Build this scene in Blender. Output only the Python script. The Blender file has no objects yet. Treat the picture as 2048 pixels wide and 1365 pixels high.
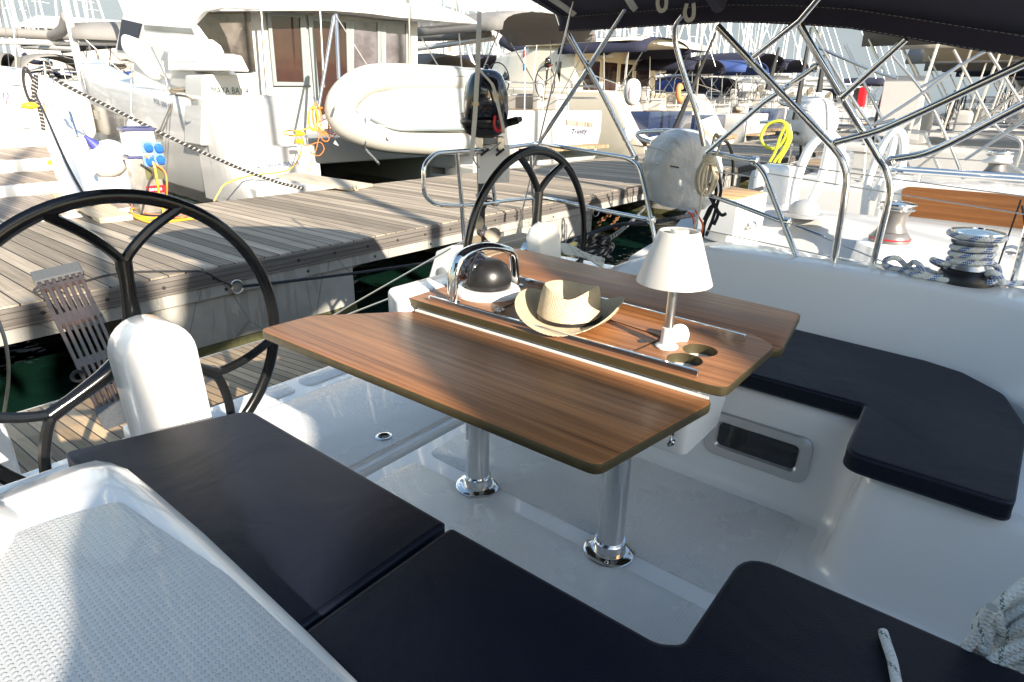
import bpy, bmesh, math, random
from math import sin, cos, pi, radians, sqrt, atan2, tan
from mathutils import Vector, Matrix, Quaternion
random.seed(7)
SC = bpy.context.scene
COL = SC.collection
V = Vector
# ------------------------------------------------------------------ camera
FOC, YAW, PIT, ROL = 1240.0, radians(51.55), radians(21.3), radians(-0.94)
CAM = V((0, 0, 1.3))
_f = V((sin(YAW)*cos(PIT), cos(YAW)*cos(PIT), -sin(PIT)))
_r = V((cos(YAW), -sin(YAW), 0))
_d = _f.cross(_r)
_r, _d = cos(ROL)*_r + sin(ROL)*_d, -sin(ROL)*_r + cos(ROL)*_d
cam_data = bpy.data.cameras.new('camera')
cam = bpy.data.objects.new('camera', cam_data)
COL.objects.link(cam)
M = Matrix((_r, -_d, -_f)).transposed().to_4x4()
M.translation = CAM
cam.matrix_world = M
cam_data.sensor_width = 36
cam_data.lens = FOC/2048*36
cam_data.clip_start = 0.02
cam_data.clip_end = 3000
SC.camera = cam


def ray(x, y):
    return (_f*FOC + _r*(x-1024) + _d*(y-682.5)).normalized()


def PZ(x, y, z):      # point of the place seen at photo pixel (x, y) at height z
    v = ray(x, y); return CAM + v*((z-CAM.z)/v.z)


def PY(x, y, Y):      # ... on the athwartships plane Y
    v = ray(x, y); return CAM + v*((Y-CAM.y)/v.y)


def PX(x, y, X):      # ... on the fore-and-aft plane X
    v = ray(x, y); return CAM + v*((X-CAM.x)/v.x)


class Frame:          # a boat's own axes: u to its right seen from its stern, v ahead, origin on the water
    def __init__(s, o, az):
        s.o = V(o); s.u = V((cos(az), -sin(az), 0)); s.v = V((sin(az), cos(az), 0)); s.az = az

    def w(s, u, v, z):
        return s.o + s.u*u + s.v*v + V((0, 0, z))

    def pv(s, x, y, v):   # pixel -> local (u, v, z) on plane v
        d = ray(x, y); t = (v-(CAM-s.o).dot(s.v))/d.dot(s.v); p = CAM+d*t-s.o
        return V((p.dot(s.u), v, p.z))

    def pu(s, x, y, u):
        d = ray(x, y); t = (u-(CAM-s.o).dot(s.u))/d.dot(s.u); p = CAM+d*t-s.o
        return V((u, p.dot(s.v), p.z))

    def pz(s, x, y, z):
        d = ray(x, y); t = (z-(CAM-s.o).z)/d.z; p = CAM+d*t-s.o
        return V((p.dot(s.u), p.dot(s.v), z))


# ------------------------------------------------------------------ materials
MATS = {}


def mat(name, base=(.8, .8, .8), rough=.5, metal=0, spec=.5, coat=0, bump=None, var=None, trans=0, alpha=1, emit=None, sheen=0, coat_rough=.05):
    """bump=(kind, scale, distance); var=(scale, amount, second colour)"""
    if name in MATS: return MATS[name]
    m = bpy.data.materials.new(name); m.use_nodes = True
    nt = m.node_tree; N = nt.nodes; L = nt.links
    b = N['Principled BSDF']
    b.inputs['Base Color'].default_value = (*base, 1)
    b.inputs['Roughness'].default_value = rough
    b.inputs['Metallic'].default_value = metal
    b.inputs['Specular IOR Level'].default_value = spec
    b.inputs['Coat Weight'].default_value = coat
    b.inputs['Coat Roughness'].default_value = coat_rough
    b.inputs['Transmission Weight'].default_value = trans
    b.inputs['Alpha'].default_value = alpha
    if sheen: b.inputs['Sheen Weight'].default_value = sheen
    tc = N.new('ShaderNodeTexCoord')
    if var:
        n = N.new('ShaderNodeTexNoise'); n.inputs['Scale'].default_value = var[0]; n.inputs['Detail'].default_value = 6
        n.inputs['Roughness'].default_value = .65
        L.new(tc.outputs['Object'], n.inputs['Vector'])
        r = N.new('ShaderNodeMapRange'); r.inputs['From Min'].default_value = .35; r.inputs['From Max'].default_value = .7
        L.new(n.outputs['Fac'], r.inputs['Value'])
        mx = N.new('ShaderNodeMix'); mx.data_type = 'RGBA'
        mul = N.new('ShaderNodeMath'); mul.operation = 'MULTIPLY'; mul.inputs[1].default_value = var[1]
        L.new(r.outputs['Result'], mul.inputs[0]); L.new(mul.outputs[0], mx.inputs['Factor'])
        mx.inputs['A'].default_value = (*base, 1); mx.inputs['B'].default_value = (*var[2], 1)
        L.new(mx.outputs['Result'], b.inputs['Base Color'])
        mr = N.new('ShaderNodeMapRange'); mr.inputs['To Min'].default_value = max(0, rough-.06); mr.inputs['To Max'].default_value = min(1, rough+.1)
        L.new(n.outputs['Fac'], mr.inputs['Value']); L.new(mr.outputs['Result'], b.inputs['Roughness'])
    if bump:
        kind, sc, dist = bump
        bp = N.new('ShaderNodeBump'); bp.inputs['Distance'].default_value = dist; bp.inputs['Strength'].default_value = 1
        if kind == 'noise':
            t = N.new('ShaderNodeTexNoise'); t.inputs['Scale'].default_value = sc; t.inputs['Detail'].default_value = 4
            L.new(tc.outputs['Object'], t.inputs['Vector']); out = t.outputs['Fac']
        elif kind == 'vor':
            t = N.new('ShaderNodeTexVoronoi'); t.inputs['Scale'].default_value = sc
            L.new(tc.outputs['Object'], t.inputs['Vector']); out = t.outputs['Distance']
        elif kind == 'dots':
            out = dots(nt, tc.outputs['Object'], sc)
        elif kind == 'weave':
            out = weave(nt, tc.outputs['Object'], sc)
        L.new(out, bp.inputs['Height']); L.new(bp.outputs['Normal'], b.inputs['Normal'])
    MATS[name] = m
    return m


def mth(nt, op, a, b=None):
    n = nt.nodes.new('ShaderNodeMath'); n.operation = op
    for i, v in enumerate((a, b)):
        if v is None: continue
        if isinstance(v, (int, float)): n.inputs[i].default_value = v
        else: nt.links.new(v, n.inputs[i])
    return n.outputs[0]


def dots(nt, vec, pitch):
    s = nt.nodes.new('ShaderNodeSeparateXYZ'); nt.links.new(vec, s.inputs[0])
    k = 2*pi/pitch
    a = mth(nt, 'SINE', mth(nt, 'MULTIPLY', s.outputs[0], k))
    b = mth(nt, 'SINE', mth(nt, 'MULTIPLY', s.outputs[1], k*.5))
    c = mth(nt, 'SINE', mth(nt, 'MULTIPLY', s.outputs[0], k*.5))
    p = mth(nt, 'MULTIPLY', mth(nt, 'SINE', mth(nt, 'MULTIPLY', mth(nt, 'ADD', s.outputs[0], s.outputs[1]), k*.5)),
            mth(nt, 'SINE', mth(nt, 'MULTIPLY', mth(nt, 'SUBTRACT', s.outputs[0], s.outputs[1]), k*.5)))
    q = nt.nodes.new('ShaderNodeMapRange'); q.inputs['From Min'].default_value = .12; q.inputs['From Max'].default_value = .55
    q.interpolation_type = 'SMOOTHSTEP'
    nt.links.new(p, q.inputs['Value'])
    return q.outputs['Result']


def weave(nt, vec, pitch):
    s = nt.nodes.new('ShaderNodeSeparateXYZ'); nt.links.new(vec, s.inputs[0])
    k = 2*pi/pitch
    p = mth(nt, 'MULTIPLY', mth(nt, 'SINE', mth(nt, 'MULTIPLY', mth(nt, 'ADD', s.outputs[0], s.outputs[1]), k)),
            mth(nt, 'SINE', mth(nt, 'MULTIPLY', mth(nt, 'ADD', s.outputs[2], mth(nt, 'MULTIPLY', s.outputs[1], .3)), k)))
    return p


def wood_mat(name, axis, cols, scale=(60, 2.2), rough=.35, coat=.15, line=None):
    """stretched grain along axis ('X' or 'Y'); line=(pitch, width, colour, axis across) adds caulked planks"""
    if name in MATS: return MATS[name]
    m = bpy.data.materials.new(name); m.use_nodes = True
    nt = m.node_tree; N = nt.nodes; L = nt.links; b = N['Principled BSDF']
    tc = N.new('ShaderNodeTexCoord'); mp = N.new('ShaderNodeMapping')
    a, c = scale
    mp.inputs['Scale'].default_value = (c, a, a) if axis == 'X' else (a, c, a)
    L.new(tc.outputs['Object'], mp.inputs['Vector'])
    n = N.new('ShaderNodeTexNoise'); n.inputs['Scale'].default_value = 1; n.inputs['Detail'].default_value = 8; n.inputs['Roughness'].default_value = .7
    n.inputs['Distortion'].default_value = .4
    vec = mp.outputs[0]
    s = N.new('ShaderNodeSeparateXYZ'); L.new(tc.outputs['Object'], s.inputs[0])
    if line:
        pitch, wid, lcol, across = line
        co = s.outputs['XYZ'.index(across)]
        idx = mth(nt, 'FLOOR', mth(nt, 'DIVIDE', co, pitch))
        wn = N.new('ShaderNodeTexWhiteNoise'); wn.noise_dimensions = '1D'; L.new(idx, wn.inputs['W'])
        off = N.new('ShaderNodeVectorMath'); off.operation = 'ADD'
        cx = N.new('ShaderNodeCombineXYZ'); L.new(mth(nt, 'MULTIPLY', wn.outputs['Value'], 37.), cx.inputs[2])
        L.new(mp.outputs[0], off.inputs[0]); L.new(cx.outputs[0], off.inputs[1]); vec = off.outputs[0]
    L.new(vec, n.inputs['Vector'])
    cr = N.new('ShaderNodeValToRGB'); e = cr.color_ramp.elements
    e[0].position = .3; e[0].color = (*cols[0], 1); e[1].position = .72; e[1].color = (*cols[1], 1)
    if len(cols) > 2:
        k = e.new(.5); k.color = (*cols[2], 1)
    L.new(n.outputs['Fac'], cr.inputs[0])
    # broad figure
    n2 = N.new('ShaderNodeTexNoise'); n2.inputs['Scale'].default_value = .12; n2.inputs['Detail'].default_value = 3
    L.new(vec, n2.inputs['Vector'])
    hs = N.new('ShaderNodeHueSaturation'); L.new(cr.outputs[0], hs.inputs['Color'])
    L.new(mth(nt, 'ADD', mth(nt, 'MULTIPLY', n2.outputs['Fac'], .8), .6), hs.inputs['Value'])
    col = hs.outputs[0]; h = n.outputs['Fac']
    bp = N.new('ShaderNodeBump'); bp.inputs['Distance'].default_value = .0006
    if line:
        fr = mth(nt, 'FRACT', mth(nt, 'DIVIDE', co, pitch))
        edge = mth(nt, 'LESS_THAN', fr, wid/pitch)
        hs2 = N.new('ShaderNodeHueSaturation'); L.new(col, hs2.inputs['Color'])
        L.new(mth(nt, 'ADD', mth(nt, 'MULTIPLY', wn.outputs['Value'], .7), .62), hs2.inputs['Value'])
        mx = N.new('ShaderNodeMix'); mx.data_type = 'RGBA'
        L.new(edge, mx.inputs['Factor']); L.new(hs2.outputs[0], mx.inputs['A']); mx.inputs['B'].default_value = (*lcol, 1)
        col = mx.outputs['Result']
        h = mth(nt, 'SUBTRACT', mth(nt, 'MULTIPLY', n.outputs['Fac'], .25), mth(nt, 'MULTIPLY', edge, 2.))
        bp.inputs['Distance'].default_value = .002
    L.new(h, bp.inputs['Height']); L.new(bp.outputs[0], b.inputs['Normal'])
    L.new(col, b.inputs['Base Color'])
    b.inputs['Specular IOR Level'].default_value = .35; b.inputs['Roughness'].default_value = rough; b.inputs['Coat Weight'].default_value = coat; b.inputs['Coat Roughness'].default_value = .25
    MATS[name] = m
    return m


WHITE = (.82, .81, .785)
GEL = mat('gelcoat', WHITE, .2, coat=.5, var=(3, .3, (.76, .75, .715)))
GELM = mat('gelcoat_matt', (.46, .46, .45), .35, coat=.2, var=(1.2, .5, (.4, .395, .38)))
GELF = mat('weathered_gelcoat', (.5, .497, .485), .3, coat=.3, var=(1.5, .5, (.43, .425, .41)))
NONSKID = mat('nonskid', (.58, .58, .57), .34, coat=.2, bump=('dots', .0088, .0022), var=(4, .4, (.5, .495, .48)))
NONSKIDF = mat('nonskid_fine', (.78, .775, .75), .26, coat=.25, bump=('dots', .0095, .003), var=(2, .22, (.72, .71, .67)))
VINYL = mat('navy_vinyl', (.0062, .008, .0165), .45, spec=.2, bump=('vor', 420, .0006), var=(3, .5, (.009, .0115, .022)))
PIPING = mat('navy_piping', (.008, .011, .024), .45)
CHROME = mat('polished_steel', (.72, .71, .69), .09, 1)
STEEL = mat('brushed_steel', (.66, .64, .61), .3, 1, var=(12, .4, (.55, .53, .5)))
BLACK = mat('black_plastic', (.012, .012, .013), .35)
CARBON = mat('black_lacquer', (.006, .006, .0065), .2, spec=.35, coat=.2)
RUBBER = mat('black_rubber', (.02, .02, .022), .7)
NAVYC = mat('navy_canvas', (.026, .022, .048), .85, bump=('weave', .0025, .0006), sheen=.1, var=(2.5, .5, (.034, .03, .06)))
GREYC = mat('grey_canvas', (.2, .195, .19), .9, bump=('noise', 30, .002), var=(3, .5, (.16, .155, .15)))
BEIGEC = mat('beige_canvas', (.55, .48, .38), .9, bump=('noise', 20, .003), var=(3, .5, (.45, .39, .3)))
WHITEC = mat('white_canvas', (.7, .69, .65), .85, bump=('noise', 18, .004), var=(3, .5, (.6, .59, .55)))
BLACKC = mat('black_canvas', (.016, .016, .018), .85, bump=('noise', 20, .003))
BLUEC = mat('blue_canvas', (.03, .06, .2), .85, bump=('noise', 20, .003))
PVC = mat('white_pvc', (.5, .5, .48), .42, bump=('noise', 9, .006), var=(4, .4, (.44, .44, .42)))
TUBEW = mat('white_enamel', (.8, .8, .79), .2, coat=.4)
TABLE = wood_mat('walnut_laminate', 'Y', ((.12, .046, .016), (.47, .215, .085), (.29, .122, .045)), (70, 1.3), .42, .03)
EDGE = mat('brass_edge_band', (.075, .06, .028), .45, metal=.3, var=(30, .6, (.05, .04, .02)))
TEAK = wood_mat('teak_deck', 'Y', ((.3, .2, .11), (.46, .33, .2), (.38, .27, .16)), (45, 2), .6, 0, (.05, .0055, (.015, .014, .014), 'X'))
TEAKX = wood_mat('teak_deck_athwart', 'X', ((.3, .2, .11), (.46, .33, .2), (.38, .27, .16)), (45, 2), .6, 0, (.05, .0055, (.015, .014, .014), 'Y'))
TEAKGREY = wood_mat('grey_teak', 'Y', ((.26, .2, .16), (.4, .33, .27), (.33, .27, .22)), (45, 2), .65, 0, (.06, .006, (.02, .018, .018), 'X'))
MAHOG = wood_mat('varnished_teak', 'Y', ((.11, .042, .013), (.24, .1, .032), (.17, .068, .021)), (40, 1.5), .25, .5)
TEAKGOLD = wood_mat('oiled_teak', 'Y', ((.4, .21, .07), (.62, .36, .14), (.52, .29, .1)), (40, 2), .45, .1, (.06, .005, (.1, .06, .03), 'X'))
PLANK = wood_mat('weathered_plank', 'Y', ((.19, .15, .11), (.42, .355, .28), (.31, .26, .2)), (34, .9), .85, 0, (.145, .011, (.012, .011, .010), 'X'))
PLANKX = wood_mat('weathered_edge_board', 'X', ((.12, .105, .095), (.25, .225, .205), (.18, .16, .145)), (34, 1.2), .85, 0, (.045, .003, (.03, .026, .022), 'Z'))
PALEWOOD = wood_mat('pale_wood', 'Y', ((.42, .34, .23), (.6, .5, .36), (.5, .42, .3)), (30, 1.5), .75, 0)
GANGW = wood_mat('stained_slat', 'Y', ((.032, .018, .015), (.085, .052, .043), (.055, .033, .028)), (35, 1.5), .55, .05)
CARPET = mat('grey_carpet', (.13, .135, .14), .95, bump=('noise', 160, .006), var=(90, .8, (.05, .055, .06)))
CONC = mat('concrete', (.36, .35, .32), .85, bump=('noise', 14, .006), var=(2.2, .75, (.23, .225, .21)))
ALGAE = mat('algae_concrete', (.09, .085, .03), .7, bump=('noise', 25, .01), var=(4, .8, (.04, .045, .02)))
ROPEW = mat('white_rope', (.72, .71, .67), .8)
CREAM = mat('cream_rope', (.62, .55, .42), .85, bump=('noise', 120, .002))
YELLOW = mat('yellow_cable', (.75, .42, .02), .45)
ORANGE = mat('orange_cable', (.75, .2, .04), .45)
LIME = mat('lime_hose', (.62, .62, .05), .4)
REDP = mat('red_plastic', (.55, .01, .02), .35)
BLUEP = mat('blue_plastic', (.02, .13, .52), .35)
NAVYP = mat('navy_plastic', (.05, .055, .13), .4)
GREYP = mat('grey_plastic', (.28, .29, .3), .45)
TINT = mat('tinted_glass', (.05, .042, .04), .06, spec=.8)
DARKGL = mat('dark_glass', (.012, .011, .011), .05, spec=.8)
BROWNGL = mat('bronze_glass', (.16, .135, .11), .08, spec=.7, var=(1.5, .6, (.1, .085, .07)))
SAIL = mat('mast_alloy', (.62, .62, .62), .35, .3)
ALU = mat('aluminium', (.6, .6, .6), .35, 1)
FRAMEG = mat('grey_window_frame', (.22, .25, .25), .5)
HYPAL = mat('inflatable_fabric', (.43, .42, .385), .55, bump=('noise', 25, .002), var=(2.5, .4, (.38, .37, .335)))
HYPALG = mat('inflatable_trim', (.16, .19, .2), .55)
STRAW = mat('woven_straw', (.7, .585, .4), .75, bump=('weave', .0042, .0011), var=(120, .7, (.54, .43, .27)))
INK = mat('dark_green_letter', (.015, .05, .03), .5)
INKB = mat('navy_letter', (.02, .03, .12), .5)
INKG = mat('grey_letter', (.3, .3, .3), .5)
WEB = mat('white_webbing', (.66, .65, .6), .85, bump=('weave', .006, .0008))


def braid(name, base, fleck, pitch=.05, amt=.32, diam=.012, bump=.0012):
    """braided rope: colour flecks run round the line; u,v come from the tube's UV map (u along in metres, v round 0..1)"""
    if name in MATS: return MATS[name]
    m = bpy.data.materials.new(name); m.use_nodes = True
    nt = m.node_tree; N = nt.nodes; L = nt.links; b = N['Principled BSDF']
    uv = N.new('ShaderNodeUVMap'); s = N.new('ShaderNodeSeparateXYZ'); L.new(uv.outputs[0], s.inputs[0])
    st = diam*.55
    A = mth(nt, 'ADD', mth(nt, 'DIVIDE', s.outputs[0], st), mth(nt, 'MULTIPLY', s.outputs[1], 4.))
    B = mth(nt, 'SUBTRACT', mth(nt, 'DIVIDE', s.outputs[0], st), mth(nt, 'MULTIPLY', s.outputs[1], 4.))
    pa = mth(nt, 'SINE', mth(nt, 'MULTIPLY', A, 2*pi)); pb = mth(nt, 'SINE', mth(nt, 'MULTIPLY', B, 2*pi))
    ht = mth(nt, 'MAXIMUM', pa, pb)
    big = mth(nt, 'SINE', mth(nt, 'ADD', mth(nt, 'MULTIPLY', s.outputs[0], 2*pi/pitch), mth(nt, 'MULTIPLY', s.outputs[1], 2*pi)))
    msk = mth(nt, 'MULTIPLY', mth(nt, 'GREATER_THAN', big, 1-2*amt), mth(nt, 'GREATER_THAN', mth(nt, 'MULTIPLY', pa, pb), -.1))
    mx = N.new('ShaderNodeMix'); mx.data_type = 'RGBA'; L.new(msk, mx.inputs['Factor'])
    mx.inputs['A'].default_value = (*base, 1); mx.inputs['B'].default_value = (*fleck, 1)
    L.new(mx.outputs['Result'], b.inputs['Base Color'])
    bp = N.new('ShaderNodeBump'); bp.inputs['Distance'].default_value = bump; L.new(ht, bp.inputs['Height']); L.new(bp.outputs[0], b.inputs['Normal'])
    b.inputs['Roughness'].default_value = .75
    MATS[name] = m
    return m


ROPEBLUE = braid('blue_fleck_rope', (.78, .78, .75), (.03, .13, .45), .07, .27, .02, .001)
ROPEGREEN = braid('fine_fleck_rope', (.76, .76, .72), (.16, .24, .2), .07, .05, .018, .0007)
ROPEBLK = braid('black_white_rope', (.02, .02, .024), (.6, .58, .52), .06, .2, .02)
ROPENAVY = braid('navy_rope', (.02, .02, .032), (.035, .035, .05), .03, .4, .016, .003)

# ------------------------------------------------------------------ mesh building


def crom(pts, n=8, closed=False):
    P = [V(p) for p in pts]
    if len(P) < 3: return P
    out = []; m = len(P)
    for i in range(m if closed else m-1):
        p0 = P[(i-1) % m] if closed or i > 0 else P[0]*2-P[1]
        p1 = P[i]; p2 = P[(i+1) % m]
        p3 = P[(i+2) % m] if closed or i+2 < m else P[-1]*2-P[-2]
        for k in range(n):
            t = k/n
            out.append(.5*((2*p1)+(p2-p0)*t+(2*p0-5*p1+4*p2-p3)*t*t+(3*p1-p0-3*p2+p3)*t**3))
    if not closed: out.append(P[-1])
    return out


def bend(pts, r, n=6):
    """polyline with its inner corners rounded to radius r"""
    P = [V(p) for p in pts]; out = [P[0]]
    for i in range(1, len(P)-1):
        a = (P[i-1]-P[i]); b = (P[i+1]-P[i]); la, lb = a.length, b.length
        a.normalize(); b.normalize()
        t = min(r, la*.45, lb*.45)
        A = P[i]+a*t; B = P[i]+b*t
        for k in range(n+1):
            s = k/n; out.append(A*(1-s)**2+P[i]*2*s*(1-s)+B*s*s)
    out.append(P[-1]); return out


def fillet(poly, rad, n=6):
    """2-D polygon with rounded corners; rad a number or a list"""
    out = []; m = len(poly)
    for i in range(m):
        p = V((*poly[i], 0)); a = V((*poly[i-1], 0))-p; b = V((*poly[(i+1) % m], 0))-p
        r = rad[i] if isinstance(rad, (list, tuple)) else rad
        la, lb = a.length, b.length
        if r <= 0: out.append((p.x, p.y)); continue
        a.normalize(); b.normalize()
        ang = a.angle(b); t = min(r/max(tan(ang/2), 1e-3), la*.48, lb*.48)
        A = p+a*t; B = p+b*t
        for k in range(n+1):
            s = k/n; q = A*(1-s)**2+p*2*s*(1-s)+B*s*s
            out.append((q.x, q.y))
    return out


def inset(poly, d):
    m = len(poly); out = []
    ar = sum(poly[i-1][0]*poly[i][1]-poly[i][0]*poly[i-1][1] for i in range(m))
    sg = 1 if ar > 0 else -1
    for i in range(m):
        p = V((*poly[i], 0)); a = V((*poly[i-1], 0)); b = V((*poly[(i+1) % m], 0))
        e1 = p-a; e2 = b-p
        if e1.length < 1e-7: e1 = e2.copy()
        if e2.length < 1e-7: e2 = e1.copy()
        e1.normalize(); e2.normalize()
        n1 = V((-e1.y, e1.x, 0))*sg; n2 = V((-e2.y, e2.x, 0))*sg
        nn = n1+n2
        if nn.length < 1e-6: nn = n1
        nn.normalize(); q = p+nn*(d/max(.5, nn.dot(n1)))
        out.append((q.x, q.y))
    return out


class MB:
    def __init__(s): s.v = []; s.f = []; s.uv = {}

    def add(s, vs, fs, uvs=None):
        o = len(s.v); s.v += [V(p) for p in vs]
        for i, f in enumerate(fs):
            if uvs: s.uv[len(s.f)] = uvs[i]
            s.f.append([o+j for j in f])
        return s

    def box(s, x0, x1, y0, y1, z0, z1, fr=None):
        vs = [(x, y, z) for x in (x0, x1) for y in (y0, y1) for z in (z0, z1)]
        if fr: vs = [fr.w(*p) for p in vs]
        return s.add(vs, [(0, 1, 3, 2), (4, 6, 7, 5), (0, 4, 5, 1), (2, 3, 7, 6), (0, 2, 6, 4), (1, 5, 7, 3)])

    def hexa(s, b, t):
        """four base corners, four top corners"""
        return s.add(list(b)+list(t), [(3, 2, 1, 0), (4, 5, 6, 7), (0, 1, 5, 4), (1, 2, 6, 5), (2, 3, 7, 6), (3, 0, 4, 7)])

    def loft(s, rings, closed=True, cap0=True, cap1=True):
        n = len(rings[0]); vs = [p for r in rings for p in r]; fs = []
        for i in range(len(rings)-1):
            for k in range(n if closed else n-1):
                a = i*n+k; b = i*n+(k+1) % n
                fs.append((a, b, b+n, a+n))
        if closed and cap0: fs.append(tuple(range(n-1, -1, -1)))
        if closed and cap1: fs.append(tuple(range((len(rings)-1)*n, len(rings)*n)))
        return s.add(vs, fs)

    def slab(s, poly, z0, z1, r=.005, rb=None, seg=4, tf=None):
        """polygon slab, rounded top edge r, rounded bottom edge rb"""
        rings = []
        rb = r if rb is None else rb
        if rb > 0:
            for k in range(seg+1):
                a = pi/2*k/seg; ins = rb*(1-sin(a)); rings.append((ins, z0+rb*(1-cos(a))))
        else: rings.append((0, z0))
        if r > 0:
            for k in range(seg+1):
                a = pi/2*k/seg; rings.append((r*(1-cos(a)), z1-r+r*sin(a)))
        else: rings.append((0, z1))
        R = []
        for ins, z in rings:
            q = inset(poly, ins) if ins else poly
            R.append([V((x, y, z)) if tf is None else tf(x, y, z) for x, y in q])
        return s.loft(R)

    def tube(s, pts, r, n=8, closed=False, flat=None, uvmap=True):
        P = [V(p) for p in pts]
        if closed: P = P+[P[0]]
        m = len(P); T = []
        for i in range(m):
            if closed: t = P[(i+1) % (m-1)]-P[(i-1) % (m-1)]
            else: t = P[min(i+1, m-1)]-P[max(i-1, 0)]
            T.append(t.normalized() if t.length > 1e-9 else V((0, 0, 1)))
        up = V((0, 0, 1)) if abs(T[0].z) < .9 else V((1, 0, 0))
        nrm = (up-T[0]*up.dot(T[0])).normalized(); rings = []; L = [0]
        for i in range(m):
            if i: L.append(L[-1]+(P[i]-P[i-1]).length)
            nrm = nrm-T[i]*nrm.dot(T[i])
            if nrm.length < 1e-6: nrm = T[i].orthogonal()
            nrm.normalize(); bn = T[i].cross(nrm)
            rr = r[i] if isinstance(r, (list, tuple)) else r
            a, b = (rr, rr) if flat is None else (rr, flat)
            rings.append([P[i]+nrm*(a*cos(2*pi*k/n))+bn*(b*sin(2*pi*k/n)) for k in range(n)])
        o = len(s.v); s.v += [p for q in rings for p in q]
        for i in range(m-1):
            for k in range(n):
                a = o+i*n+k; b = o+i*n+(k+1) % n
                s.uv[len(s.f)] = [(L[i], k/n), (L[i], (k+1)/n), (L[i+1], (k+1)/n), (L[i+1], k/n)]
                s.f.append([a, b, b+n, a+n])
        if not closed:
            s.f.append([o+k for k in range(n-1, -1, -1)]); s.f.append([o+(m-1)*n+k for k in range(n)])
        return s

    def rod(s, a, b, r, n=8): return s.tube([a, b], r, n)

    def lathe(s, prof, o=(0, 0, 0), axis=(0, 0, 1), n=24, cap=True, sq=1):
        ax = V(axis).normalized(); x = ax.orthogonal().normalized()
        if abs(ax.z) > .99: x = V((1, 0, 0))
        y = ax.cross(x); o = V(o)
        R = [[o+ax*h+x*(max(r, 1e-4)*cos(2*pi*k/n))+y*(max(r, 1e-4)*sq*sin(2*pi*k/n)) for k in range(n)] for r, h in prof]
        return s.loft(R, True, cap, cap)

    def ell(s, c, rx, ry, rz, nu=16, nv=10, ex=2.0, fr=None):
        def pw(a): return abs(a)**(2/ex)*(1 if a >= 0 else -1)
        R = []
        for j in range(nv+1):
            t = -pi/2+pi*j/nv; R.append([])
            for k in range(nu):
                p = 2*pi*k/nu; q = V((rx*pw(cos(t))*pw(cos(p)), ry*pw(cos(t))*pw(sin(p)), rz*pw(sin(t))))
                if fr is not None: q = fr @ q
                R[-1].append(V(c)+q)
        return s.loft(R)

    def quad(s, a, b, c, d): return s.add([a, b, c, d], [(0, 1, 2, 3)])

    def panel(s, pts, thick, nrm=None):
        """planar outline given thickness"""
        P = [V(p) for p in pts]
        if nrm is None: nrm = (P[1]-P[0]).cross(P[2]-P[0]).normalized()
        nrm = V(nrm).normalized()*thick
        return s.loft([[p-nrm for p in P], P])

    def build(s, name, m, parent=None, ang=38, bevel=0, seg=2, solid=0, sub=0):
        me = bpy.data.meshes.new(name)
        off = V((0, 0, 0))
        q = parent
        while q is not None: off += q.location; q = q.parent
        me.from_pydata([p-off for p in s.v], [], s.f)
        if s.uv:
            ul = me.uv_layers.new(name='UVMap')
            for pi_, poly in enumerate(me.polygons):
                u = s.uv.get(pi_)
                if u:
                    for j, li in enumerate(poly.loop_indices): ul.data[li].uv = u[j]
        bm = bmesh.new(); bm.from_mesh(me); bmesh.ops.recalc_face_normals(bm, faces=bm.faces); bm.to_mesh(me); bm.free()
        me.polygons.foreach_set('use_smooth', [True]*len(me.polygons))
        me.set_sharp_from_angle(angle=radians(ang))
        me.materials.append(m)
        o = bpy.data.objects.new(name, me); COL.objects.link(o)
        if parent is not None: o.parent = parent
        if solid:
            md = o.modifiers.new('solid', 'SOLIDIFY'); md.thickness = solid; md.offset = 0
        if bevel:
            md = o.modifiers.new('bevel', 'BEVEL'); md.width = bevel; md.segments = seg; md.limit_method = 'ANGLE'; md.angle_limit = radians(35)
            md.harden_normals = False
        if sub:
            md = o.modifiers.new('sub', 'SUBSURF'); md.levels = sub; md.render_levels = sub
        return o


def tag(o, label=None, cat=None, group=None, kind=None):
    if label: o['label'] = label
    if cat: o['category'] = cat
    if group: o['group'] = group
    if kind: o['kind'] = kind
    return o


def thing(name, loc, label, cat, group=None):
    o = bpy.data.objects.new(name, None); COL.objects.link(o); o.location = V(loc); o.empty_display_size = .05
    return tag(o, label, cat, group)


def copy_tree(o, parent=None):
    c = o.copy(); COL.objects.link(c)
    if parent is not None: c.parent = parent
    for ch in list(o.children): copy_tree(ch, c)
    return c


def lettering(name, text, pos, right, up, height, m, parent, font_shear=0, width=None, thick=.001):
    """text built as thin raised letters"""
    cu = bpy.data.curves.new(name, 'FONT'); cu.body = text; cu.size = 1; cu.extrude = .0; cu.shear = font_shear
    cu.resolution_u = 3
    t = bpy.data.objects.new(name, cu); COL.objects.link(t)
    dg = bpy.context.evaluated_depsgraph_get(); me = bpy.data.meshes.new_from_object(t.evaluated_get(dg))
    bpy.data.objects.remove(t); bpy.data.curves.remove(cu)
    xs = [v.co.x for v in me.vertices]; ys = [v.co.y for v in me.vertices]
    w0, h0 = max(xs)-min(xs), max(ys)-min(ys)
    sy = height/h0; sx = sy if width is None else width/w0
    R = V(right).normalized(); U = V(up); U = (U-R*U.dot(R)).normalized(); Nn = R.cross(U)
    off = V((0, 0, 0)); q = parent
    while q is not None: off += q.location; q = q.parent
    for v in me.vertices:
        v.co = V(pos)+R*((v.co.x-min(xs))*sx)+U*((v.co.y-min(ys))*sy)+Nn*thick-off
    me.materials.clear(); me.materials.append(m)
    o = bpy.data.objects.new(name, me); COL.objects.link(o); o.parent = parent
    return o


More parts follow.
